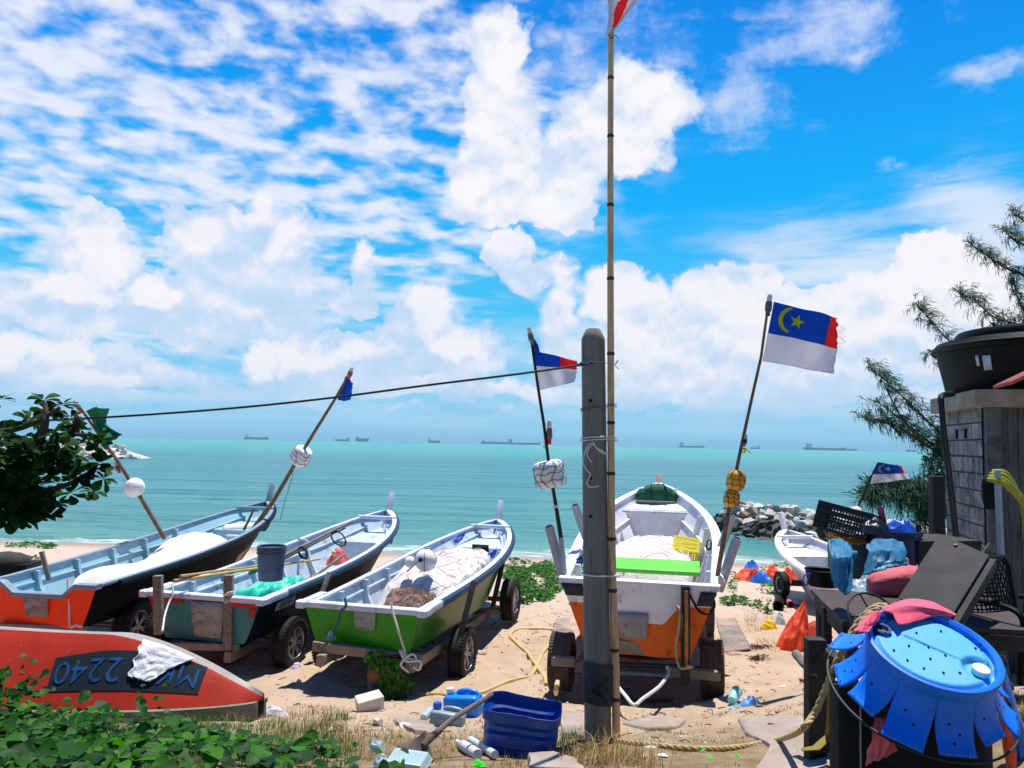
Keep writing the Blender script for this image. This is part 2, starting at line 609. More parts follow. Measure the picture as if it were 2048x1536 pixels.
# ------------------------------------------------------------------ ground
def ground_mat():
    m = bpy.data.materials.new('sand_ground')
    nt, N, L = nodes_of(m)
    b = N['Principled BSDF']
    g = N.new('ShaderNodeNewGeometry')
    pos = g.outputs['Position']
    def nz_(scale, det=6, rough=.6):
        n = N.new('ShaderNodeTexNoise')
        n.inputs['Scale'].default_value = scale
        n.inputs['Detail'].default_value = det
        n.inputs['Roughness'].default_value = rough
        L.new(pos, n.inputs['Vector'])
        return n.outputs['Fac']
    def mr(x, a, b_, lo=0, hi=1):
        n = N.new('ShaderNodeMapRange')
        n.interpolation_type = 'SMOOTHSTEP'
        L.new(x, n.inputs[0])
        for i, v in ((1, a), (2, b_), (3, lo), (4, hi)): n.inputs[i].default_value = v
        return n.outputs[0]
    def ma(op, a, b_):
        n = N.new('ShaderNodeMath')
        n.operation = op
        for i, x in enumerate((a, b_)):
            if isinstance(x, (int, float)): n.inputs[i].default_value = x
            else: L.new(x, n.inputs[i])
        return n.outputs[0]
    def mx(f, a, b_):
        n = N.new('ShaderNodeMix')
        n.data_type = 'RGBA'
        L.new(f, n.inputs[0])
        for i, x in ((6, a), (7, b_)):
            if isinstance(x, tuple): n.inputs[i].default_value = x
            else: L.new(x, n.inputs[i])
        return n.outputs[2]
    s = N.new('ShaderNodeSeparateXYZ')
    L.new(pos, s.inputs[0])
    X, Y, Z = s.outputs
    r = rampnode(nt, [(0.25, (.37, .27, .185, 1)), (0.5, (.49, .37, .265, 1)), (0.75, (.56, .44, .33, 1))])
    L.new(nz_(1.1, 8, .65), r.inputs['Fac'])
    beach = (.54, .43, .345, 1)
    c = mx(mr(Y, 10.5, 14.5), r.outputs[0], beach)
    # trampled darker grit and damp spots
    c = mx(ma('MULTIPLY', mr(nz_(2.6, 9, .72), .56, .68), .55), c, (.20, .135, .085, 1))
    c = mx(ma('MULTIPLY', mr(nz_(38, 3, .6), .63, .72), .6), c, (.13, .09, .06, 1))
    c = mx(ma('MULTIPLY', mr(nz_(55, 2, .6), .66, .72), .7), c, (.62, .55, .48, 1))
    # straw and turf soil on the foreground bank
    yy = ma('ADD', Y, ma('MULTIPLY', ma('SUBTRACT', nz_(.9, 6, .7), .5), 3.2))
    bank = mr(yy, 7.1, 5.6)
    straw = rampnode(nt, [(0.3, (.07, .055, .025, 1)), (0.5, (.20, .15, .07, 1)), (0.62, (.30, .22, .12, 1)), (.72, (.40, .30, .19, 1))])
    L.new(nz_(6, 10, .75), straw.inputs['Fac'])
    c = mx(ma('MULTIPLY', bank, .8), c, straw.outputs[0])
    # wet sand at the water line
    wet = mr(Z, -.36, -.60)
    c = mx(ma('MULTIPLY', wet, .75), c, (.23, .17, .13, 1))
    L.new(c, b.inputs['Base Color'])
    L.new(mr(Z, -.42, -.62, .95, .35), b.inputs['Roughness'])
    b.inputs['Specular IOR Level'].default_value = .25
    h = ma('ADD', ma('MULTIPLY', nz_(9, 8, .7), 1.0), ma('MULTIPLY', nz_(60, 6, .7), .28))
    bp = N.new('ShaderNodeBump')
    bp.inputs['Strength'].default_value = .7
    bp.inputs['Distance'].default_value = .06
    L.new(h, bp.inputs['Height'])
    L.new(bp.outputs[0], b.inputs['Normal'])
    return m
def axis(a, b, fine, lo, hi, coarse):
    out, x = [], a
    while x < b:
        out.append(x)
        x += fine if lo <= x < hi else max(fine, min(coarse, fine + 0.12 * (lo - x if x < lo else x - hi)))
    out.append(b)
    return out
mb = MB()
xs = axis(-220, 220, .08, -7, 7, 14)
ys = axis(-12, 90, .08, 3.5, 14, 8)
prints = [(random.uniform(-5, 3.5), random.uniform(6.3, 14), random.uniform(.08, .16), random.uniform(.012, .035)) for _ in range(330)]
pg = {}
for q in prints: pg.setdefault((int(q[0] // .5), int(q[1] // .5)), []).append(q)
def sandz(x, y):
    z = gz(x, y)
    if abs(x) < 9 and 3 < y < 16:
        z += .012 * nz(x, y, 7, 4.6) + .010 * abs(nz(x, y, 1, 1.9))
        i, j = int(x // .5), int(y // .5)
        for a in (i - 1, i, i + 1):
            for b in (j - 1, j, j + 1):
                for (px, py, r_, d_) in pg.get((a, b), ()):
                    q = math.hypot(x - px, (y - py) * .8) / r_
                    if q < 2: z += d_ * (-1 if q < 1 else .35) * (math.cos(q * PI / 2) if q < 1 else math.sin((q - 1) * PI))
    return z
vs = [V((x, y, sandz(x, y))) for y in ys for x in xs]
nx = len(xs)
fs = [(j * nx + i, j * nx + i + 1, (j + 1) * nx + i + 1, (j + 1) * nx + i) for j in range(len(ys) - 1) for i in range(nx - 1)]
mb.add(vs, fs)
tag(mb.build('ground', ground_mat(), ang=180), kind='structure')

# ------------------------------------------------------------------ sea
SEA = -0.60
def sea_mat():
    m = bpy.data.materials.new('sea_water')
    nt, N, L = nodes_of(m)
    b = N['Principled BSDF']
    g = N.new('ShaderNodeNewGeometry')
    pos = g.outputs['Position']
    s = N.new('ShaderNodeSeparateXYZ')
    L.new(pos, s.inputs[0])
    def tex(scl, det, rough=.55, vec=pos, rot=8):
        mp = N.new('ShaderNodeMapping')
        mp.inputs['Scale'].default_value = scl
        mp.inputs['Rotation'].default_value = (0, 0, R(rot))
        L.new(vec, mp.inputs['Vector'])
        n = N.new('ShaderNodeTexNoise')
        n.inputs['Scale'].default_value = 1
        n.inputs['Detail'].default_value = det
        n.inputs['Roughness'].default_value = rough
        L.new(mp.outputs[0], n.inputs['Vector'])
        return n.outputs['Fac']
    def ma(op, a, b_, c_=None):
        n = N.new('ShaderNodeMath')
        n.operation = op
        for i, x in enumerate((a, b_, c_)):
            if x is None: continue
            if isinstance(x, (int, float)): n.inputs[i].default_value = x
            else: L.new(x, n.inputs[i])
        return n.outputs[0]
    # log distance from the shore drives the silt and depth colour bands
    wob = tex((.03, .09, 1), 4)
    Yw = ma('MULTIPLY_ADD', ma('SUBTRACT', wob, .5), 9.0, s.outputs[1])
    lg = ma('LOGARITHM', ma('MAXIMUM', ma('SUBTRACT', Yw, 18), 1.0), 10.0)
    far = tex((.0006, .004, 1), 4)
    lg = ma('MULTIPLY_ADD', ma('SUBTRACT', far, .5), .35, lg)
    r = rampnode(nt, [(0.0, (.22, .34, .26, 1)), (0.16, (.16, .36, .31, 1)), (0.24, (.065, .265, .258, 1)), (0.40, (.028, .222, .252, 1)), (0.50, (.022, .205, .242, 1)), (0.56, (.030, .30, .29, 1)), (.74, (.045, .34, .32, 1)), (.80, (.02, .26, .34, 1)), (1.0, (.03, .25, .36, 1))])
    L.new(ma('DIVIDE', lg, 4.2), r.inputs['Fac'])
    # surf foam
    fo = tex((.9, 2.6, 1), 8, .75)
    edge = N.new('ShaderNodeMapRange')
    L.new(ma('MULTIPLY_ADD', ma('SUBTRACT', tex((.35, .2, 1), 4), .5), 3.4, ma('MULTIPLY_ADD', ma('SINE', ma('MULTIPLY_ADD', s.outputs[0], .11, .4), 0), .9, s.outputs[1])), edge.inputs[0])
    for i, v in ((1, 26.2), (2, 24.4), (3, 0), (4, 1)): edge.inputs[i].default_value = v
    fm = N.new('ShaderNodeMapRange')
    L.new(ma('MULTIPLY_ADD', edge.outputs[0], .34, fo), fm.inputs[0])
    for i, v in ((1, .74), (2, .90), (3, 0), (4, .9)): fm.inputs[i].default_value = v
    # rare white flecks further out
    fl = N.new('ShaderNodeMapRange')
    L.new(tex((.25, 1.1, 1), 7, .7, rot=-4), fl.inputs[0])
    for i, v in ((1, .735), (2, .79), (3, 0), (4, .5)): fl.inputs[i].default_value = v
    mx = N.new('ShaderNodeMix')
    mx.data_type = 'RGBA'
    L.new(ma('MAXIMUM', fm.outputs[0], fl.outputs[0]), mx.inputs[0])
    L.new(r.outputs[0], mx.inputs[6])
    mx.inputs[7].default_value = (.75, .80, .78, 1)
    L.new(mx.outputs[2], b.inputs['Base Color'])
    b.inputs['Roughness'].default_value = .24
    b.inputs['IOR'].default_value = 1.33
    b.inputs['Specular IOR Level'].default_value = .15
    h = ma('ADD', ma('MULTIPLY', tex((.55, 1.9, 1), 6, .6), 1.0), ma('MULTIPLY', tex((.10, .42, 1), 3, .5, rot=-6), 2.6))
    h = ma('ADD', h, ma('MULTIPLY', tex((.02, .10, 1), 3, .5, rot=3), 9.0))
    bp = N.new('ShaderNodeBump')
    bp.inputs['Strength'].default_value = 1.0
    bp.inputs['Distance'].default_value = .62
    L.new(h, bp.inputs['Height'])
    L.new(bp.outputs[0], b.inputs['Normal'])
    return m
mb = MB()
xs = axis(-13000, 13000, .5, -28, 28, 3000)
ys = axis(21.5, 13000, .22, 21.5, 45, 3000)
nx = len(xs)
def seaz(x, y):
    k = ss(60, 40, y) * ss(40, 26, abs(x))
    if k <= 0: return SEA
    e = ss(23, 26, y)
    a = .05 * math.sin(y * 1.55 + .18 * x + 1.4 * nz(x, y, 0, .09)) * (0.4 + nz(x, y, 5, .12))
    a += .035 * nz(x, y, 2, .8)
    # one small breaker rolling in
    yb = 27.2 + 1.2 * nz(x, 0, 9, .12)
    a += .13 * math.exp(-((y - yb) / .5) ** 2) * (0.5 + .9 * nz(x, 3, 0, .16))
    return SEA + a * k * e
vs = [V((x, y, seaz(x, y))) for y in ys for x in xs]
fs = [(j * nx + i, j * nx + i + 1, (j + 1) * nx + i + 1, (j + 1) * nx + i) for j in range(len(ys) - 1) for i in range(nx - 1)]
mb.add(vs, fs)
tag(mb.build('sea', sea_mat(), ang=180), kind='structure')

# ------------------------------------------------------------------ breakwaters
ROCKM = [pm('granite_grey', (.50, .48, .44), .95, .4, 3.0, .6, 14, spec=.2, dirt=(.16, .14, .12, 1), dirt_amt=.25, dirt_scale=2.2),
         pm('granite_pale', (.66, .64, .59), .95, .3, 2.6, .5, 14, dirt=(.16, .15, .13, 1), dirt_amt=.3, dirt_scale=2.0),
         pm('granite_rust', (.30, .20, .12), .9, .4, 2.6, .5, 14),
         pm('granite_wet', (.035, .032, .028), .75, .4, 3, .5, 14, dirt=(.10, .085, .06, 1), dirt_amt=.3)]
def rock_mesh(seed, mat):
    rr = random.Random(seed)
    bm = bmesh.new()
    for _ in range(12):
        d = V((rr.gauss(0, 1), rr.gauss(0, 1), rr.gauss(0, 1))).normalized()
        bm.verts.new((d.x * rr.uniform(.75, 1), d.y * rr.uniform(.65, .95), d.z * rr.uniform(.5, .75)))
    bmesh.ops.convex_hull(bm, input=bm.verts[:])
    bmesh.ops.delete(bm, geom=[v for v in bm.verts if not v.link_faces], context='VERTS')
    bmesh.ops.bevel(bm, geom=bm.edges[:], offset=.02, segments=1, affect='EDGES')
    me = bpy.data.meshes.new('boulder')
    bm.to_mesh(me)
    bm.free()
    me.materials.append(mat)
    return me
ROCKS = {k: [rock_mesh(10 * k + i, ROCKM[k]) for i in range(5)] for k in range(4)}
def boulder(p, r, k, label, group):
    o = bpy.data.objects.new('boulder', random.choice(ROCKS[k]))
    COL.objects.link(o)
    o.matrix_world = Matrix.Translation(p) @ Matrix.Rotation(random.uniform(0, 6.28), 4, 'Z') @ Matrix.Rotation(random.uniform(-.5, .5), 4, 'X') @ Matrix.Diagonal((r * random.uniform(.85, 1.3), r * random.uniform(.8, 1.1), r * random.uniform(.8, 1.15), 1))
    tag(o, label, 'boulder', group)
LR = {0: 'grey granite boulder piled on the right breakwater', 1: 'pale dry granite boulder piled on the right breakwater', 2: 'rust brown boulder among grey ones on the right breakwater', 3: 'dark wet boulder at the foot of the right breakwater'}
def mound_core(name, pts, mat):
    mb = MB()
    mb.grid(lambda u, v: V(pts(u, v)), 30, 8)
    tag(mb.build(name, mat), kind='structure')
# right breakwater: from the land at right out to its tip
tip, root = V((9.6, 35.5, 0)), V((14.2, 21.0, 0))
ax_ = (tip - root)
nrm = V((-ax_.y, ax_.x, 0)).normalized()
if nrm.x > 0: nrm = -nrm
def bw_pt(t, c, rad=0.0):
    # c: -1 near (left) waterline .. 0 crest .. 1 far side
    wd = lerp(2.5, 1.5, ss(.75, 1, t))
    hgt = 1.08 * (1 - .75 * ss(.86, 1.0, t))
    p = root + ax_ * t + nrm * (-c * wd)
    if c < 0: pass
    p.z = SEA - .15 + hgt * (1 - abs(c) ** 1.6)
    return p
mound_core('breakwater_core', lambda u, v: bw_pt(u * 1.03, v * 2 - 1) - V((0, 0, .32)), ROCKM[3])
n = 0
for i in range(27):
    for j in range(11):
        t = (i + random.uniform(.1, .9)) / 27
        c = -1.02 + 1.7 * (j + random.uniform(.1, .9)) / 11
        p = bw_pt(t, c)
        low = p.z < SEA + .42 + random.uniform(-.12, .15)
        if t > .9: low = p.z < SEA + .55 + random.uniform(-.1, .3)
        k = 3 if low else random.choices([0, 1, 2], [5, 6, .5])[0]
        r = random.uniform(.19, .38) * (0.9 if c > .1 else 1.0)
        boulder(p + V((0, 0, random.uniform(-.05, .08))), r, k, LR[k], 'boulders of the right breakwater')
        n += 1
# left breakwater far across the water
tipL, rootL = V((-57, 118, 0)), V((-118, 150, 0))
axL = tipL - rootL
nL = V((axL.y, -axL.x, 0)).normalized()
if nL.y > 0: nL = -nL
def bl_pt(t, c):
    p = rootL + axL * t + nL * (-c * 7.0)
    p.z = SEA - .2 + lerp(4.2, 1.9, t ** .8) * (1 - abs(c) ** 1.5) * (1 - .8 * ss(.93, 1, t))
    return p
mound_core('far_breakwater_core', lambda u, v: bl_pt(u * 1.01, v * 2 - 1) - V((0, 0, .35)), ROCKM[0])
mb = MB()
for i in range(44):
    for j in range(6):
        t = (i + random.uniform(.1, .9)) / 44
        c = -1.0 + 1.25 * (j + random.uniform(.1, .9)) / 6
        p = bl_pt(t, c)
        k = 1 if j == 0 else 0
        me = random.choice(ROCKS[0])
        q = Matrix.Translation(p) @ Matrix.Rotation(random.uniform(0, 6.28), 4, 'Z') @ Matrix.Diagonal([random.uniform(.5, 1.1) for _ in range(3)] + [1])
        mb.add([q @ v.co for v in me.vertices], [tuple(f.vertices) for f in me.polygons], k)
tag(mb.build('far_breakwater_rubble', [ROCKM[1], ROCKM[3]], smooth=False), 'pale rubble of the far breakwater behind the leafy tree', 'rubble', kind='stuff')

# ------------------------------------------------------------------ ships on the horizon
SH = {k: pm('ship_' + k, c, .7, .1, .02, 0) for k, c in dict(teal=(.02, .10, .15), navy=(.010, .045, .10), white=(.7, .72, .72), red=(.35, .10, .09), pink=(.62, .30, .30), grey=(.30, .32, .34)).items()}
def ship(x0, x1, py, hull, house, side, label, hh=5.0, bh=11.0, Y=4300.0, masts=2):
    p0, p1 = at(x0, py, Y), at(x1, py, Y)
    Ls = p1.x - p0.x
    k = Y / FPX
    c = V(((p0.x + p1.x) / 2, Y, SEA))
    rt = thing('cargo_ship', label, 'ship', c, None, 'ships anchored on the horizon')
    H, B = hh * k, min(42, Ls * .16)
    prof = [(-.5, 0), (-.5, H), (-.42, H * .92), (.38, H * .92), (.455, H * 1.12), (.51, H * 1.2), (.475, 0)]
    if side > 0: prof = [(-a, b) for a, b in prof]
    prof = [(a, b) for a, b in prof]
    mb = MB()
    a = [c + V((x * Ls, -B / 2, z - 1)) for x, z in prof]
    b_ = [c + V((x * Ls, B / 2, z - 1)) for x, z in prof]
    nn = len(prof)
    mb.add(a + b_, [tuple(range(nn)), tuple(range(2 * nn - 1, nn - 1, -1))] + [(i, i + nn, (i + 1) % nn + nn, (i + 1) % nn) for i in range(nn)])
    mb.build('hull', SH[hull], rt, smooth=False)
    bx = side * Ls * .38
    bw = max(Ls * .07, 9)
    mb = MB()
    mb.box(c + V((bx, 0, H * .9 + (bh - hh) * k * .36)), (bw * 1.2, B * .8, (bh - hh) * k * .7))
    mb.box(c + V((bx - side * bw * .1, 0, H * .9 + (bh - hh) * k * .75)), (bw * .8, B, (bh - hh) * k * .22))
    mb.build('deckhouse', SH[house], rt, smooth=False)
    mb = MB()
    mb.box(c + V((bx + side * bw * .75, 0, H * .9 + (bh - hh) * k * .5)), (bw * .4, B * .3, (bh - hh) * k * .9))
    mb.build('funnel', SH['grey'], rt, smooth=False)
    for q in range(masts):
        mb = MB()
        xx = -side * Ls * (-.12 + .36 * q)
        mb.box(c + V((xx, 0, H + k * 1.0)), (Ls * .014 + 2, 3, k * 2.2))
        mb.box(c + V((xx, 0, H + k * .6)), (Ls * .07, 3, k * .5))
        mb.build('crane', SH[house], rt, smooth=False)
ship(489, 536, 877, 'teal', 'white', -1, 'low teal tanker leftmost of the anchored ships')
ship(671, 699, 880, 'teal', 'white', 1, 'small teal freighter with its deckhouse on the right', 4, 9)
ship(712, 737, 881, 'navy', 'grey', -1, 'short high freighter with grey deckhouse beside the teal freighter', 6.5, 10.5)
ship(857, 880, 883, 'teal', 'white', -1, 'short teal freighter alone left of the flag with a cut edge', 5, 10)
ship(962, 1014, 885, 'navy', 'grey', -1, 'dark blue tanker half behind the pink ship', 4.5, 8, Y=4600)
ship(1013, 1081, 886, 'navy', 'pink', -1, 'long blue tanker with a pink deckhouse', 4.0, 12, masts=3)
ship(1358, 1407, 892, 'teal', 'white', -1, 'white housed tanker right of the bamboo flagpole', 4, 12, masts=3)
ship(1501, 1519, 894, 'teal', 'white', 1, 'tiny freighter just right of the tall state flag pole', 3, 7.5)
ship(1609, 1689, 898, 'navy', 'white', -1, 'longest dark blue tanker with a white deckhouse', 5.0, 14, masts=3)
ship(1686, 1713, 898, 'red', 'red', 1, 'reddish hull half behind the longest tanker', 3.5, 4.5, Y=4700, masts=0)
ship(1812, 1832, 901, 'teal', 'teal', -1, 'faint low ship rightmost on the horizon', 4, 5, masts=1)

# ------------------------------------------------------------------ sea haze: one even body of air
hm = bpy.data.materials.new('sea_haze')
hm.use_nodes = True
hn = hm.node_tree
hn.nodes.remove(hn.nodes['Principled BSDF'])
pv = hn.nodes.new('ShaderNodeVolumePrincipled')
pv.inputs['Color'].default_value = (.45, .82, 1, 1)
pv.inputs['Density'].default_value = 0.00014
pv.inputs['Anisotropy'].default_value = 0.0
hn.links.new(pv.outputs[0], hn.nodes['Material Output'].inputs['Volume'])
mb = MB(); mb.box((0, 6400, 32), (27000, 13800, 84))
tag(mb.build('haze', hm, smooth=False), kind='stuff')
# ------------------------------------------------------------------ paints
def chip(m):
    # small chips and scuffs where the paint has come off
    nt, N, L = nodes_of(m)
    b = N['Principled BSDF']
    src = b.inputs['Base Color'].links[0].from_socket
    tc = N.new('ShaderNodeTexCoord')
    n = N.new('ShaderNodeTexNoise'); n.inputs['Scale'].default_value = 24; n.inputs['Detail'].default_value = 7; n.inputs['Roughness'].default_value = .75
    mp = N.new('ShaderNodeMapping'); mp.inputs['Scale'].default_value = (1, .45, 1.6)
    L.new(tc.outputs['Object'], mp.inputs['Vector']); L.new(mp.outputs[0], n.inputs['Vector'])
    r = rampnode(nt, [(.635, (0, 0, 0, 1)), (.66, (1, 1, 1, 1))])
    L.new(n.outputs['Fac'], r.inputs['Fac'])
    h = N.new('ShaderNodeHueSaturation'); h.inputs['Saturation'].default_value = .45; h.inputs['Value'].default_value = .62
    L.new(src, h.inputs['Color'])
    mx = N.new('ShaderNodeMix'); mx.data_type = 'RGBA'
    L.new(r.outputs['Color'], mx.inputs[0]); L.new(src, mx.inputs[6]); L.new(h.outputs[0], mx.inputs[7])
    L.new(mx.outputs[2], b.inputs['Base Color'])
    return m
def paint(name, rgb, k=1.0, **kw):
    d = dict(rough=.5, spec=.3, var=.12, scale=4, bump=.12, bscale=28, dirt=(.10, .085, .07, 1), dirt_amt=.20, dirt_scale=5, dist=.004)
    d.update(kw)
    return chip(pm(name, C(*rgb, k), **d))
NAVY = paint('navy_hull_paint', (7, 20, 33), dirt_amt=.0, spec=.12, rough=.6)
BLACKP = paint('black_shaded_hull_paint', (5, 6, 9), dirt_amt=.0, var=.05, spec=.08, rough=.7)  # black sides, darkened further so their shade is in the colour
RAILNAVY = paint('navy_rail', (22, 52, 82), rough=.5, dirt_amt=.05)
ORANGE = paint('orange_paint', (250, 72, 10), dirt_amt=.05, rough=.5)
AMBER = paint('amber_orange_paint', (232, 104, 6), dirt=C(120, 55, 15), dirt_amt=.22, rough=.5)
TEAL = paint('teal_paint', (52, 128, 132), dirt=C(30, 62, 66), dirt_amt=.25)
GREEN = paint('green_paint', (42, 148, 18), dirt=C(25, 80, 14), dirt_amt=.12, rough=.35)
GREENSHADED = paint('green_shaded_paint', (24, 104, 12), dirt_amt=.05, rough=.3, spec=.25)  # darker copy of the green; shade on the sides is put in the colour
WHITEP = paint('white_boat_paint', (232, 232, 240), dirt=C(165, 155, 145), dirt_amt=.26)
INNER = paint('pale_grey_inner_paint', (190, 208, 222), dirt=C(128, 130, 128), dirt_amt=.32)
INNERW = paint('white_inner_paint', (226, 228, 234), dirt=C(150, 135, 115), dirt_amt=.22)
SKYIN = paint('pale_blue_inner_paint', (150, 190, 205), dirt=C(110, 120, 122), dirt_amt=.15)
REDTRIM = paint('red_trim', (165, 45, 28), dirt=C(90, 70, 60), dirt_amt=.25)
RAILW = paint('chalky_white_rail', (205, 214, 232), dirt=C(130, 130, 130), dirt_amt=.32)
PAD = pm('stained_grey_pad', C(146, 155, 148), .85, .3, 3, .3, 30, dirt=(.02, .022, .022, 1), dirt_amt=.36, dirt_scale=4.5, stretch=(1.2, 1, 2.2))
WOOD = pm('weathered_wood', C(124, 122, 110), .9, .4, 5, .6, 30, stretch=(6, 1, 6), dirt=C(55, 50, 45), dirt_amt=.3)
DARKWOOD = pm('dark_wet_wood', C(52, 48, 46), .85, .4, 5, .6, 30, stretch=(1, 1, 1), dirt=C(20, 18, 18), dirt_amt=.4)
RAWWOOD = pm('raw_beam_wood', C(140, 128, 108), .9, .3, 5, .5, 30, dirt=C(80, 70, 58), dirt_amt=.35)
RUBBER = pm('tyre_rubber', C(18, 19, 21), .8, .3, 8, .2, 60, dirt=C(110, 92, 75), dirt_amt=.06, dirt_scale=6)
MUDRUB = pm('sandy_tyre_rubber', C(96, 84, 72), .9, .35, 6, .4, 30, dirt=C(22, 20, 20), dirt_amt=.35, dirt_scale=5)
ALLOY = pm('alloy_rim', C(165, 168, 175), .4, .2, 6, .1, 40, metal=.8, dirt=C(50, 48, 46), dirt_amt=.25)
PIPEM = pm('galvanised_pipe', C(120, 130, 138), .45, .25, 5, .1, 30, metal=.6)
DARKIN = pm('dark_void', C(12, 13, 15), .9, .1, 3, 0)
ROPEW = pm('white_rope', C(225, 222, 215), .9, .15, 30, .5, 160)
ROPET = pm('tan_rope', C(190, 165, 120), .9, .25, 40, .6, 200)
ROPEG = pm('green_grey_rope', C(60, 105, 105), .9, .3, 40, .6, 200)
ROPEB = pm('brown_rope', C(120, 92, 60), .9, .3, 40, .6, 200)

class Hull:
    def __init__(s, **k): s.__dict__.update(k)
    def sheer(s, t): return s.zs + (s.zb - s.zs) * (s.lin * t + (1 - s.lin) * t ** s.pw)
    def keel(s, t): return s.kr * ss(.62, 1.0, t) ** 1.6
    def w(s, t):
        if t < .4: return lerp(s.ws, s.wm, ss(-.1, .4, t) )
        return s.wm * max(1e-4, 1 - ((t - .4) / .6) ** s.e1) ** s.e2
    def wb(s, t): return s.w(t) * s.rb * (1 - .93 * ss(.45, .98, t))
    def pt(s, t, v, side, inn=0.0):
        w, wb = s.w(t), s.wb(t)
        zk, zs = s.keel(t), s.sheer(t)
        x = wb + (w - wb) * (v ** s.fl)
        y = s.L * t - s.rake * ss(.55, 1, t) * (1 - v) ** 1.25 - s.tr * v * (1 - ss(0, .12, t))
        if inn:
            x = max(x - inn, 0.0)
            y -= inn * 1.5 * ss(.85, 1, t)
        return V((side * x, y, zk + (zs - zk) * v))
    def rail(s, side, t0=0.0, t1=1.0, n=40, dx=0.0, dz=0.0):
        out = []
        for i in range(n + 1):
            t = lerp(t0, t1, i / n)
            p = s.pt(t, 1, side)
            p.x += side * dx * (1 - ss(.9, 1, t))
            p.z += dz
            out.append(p)
        return out

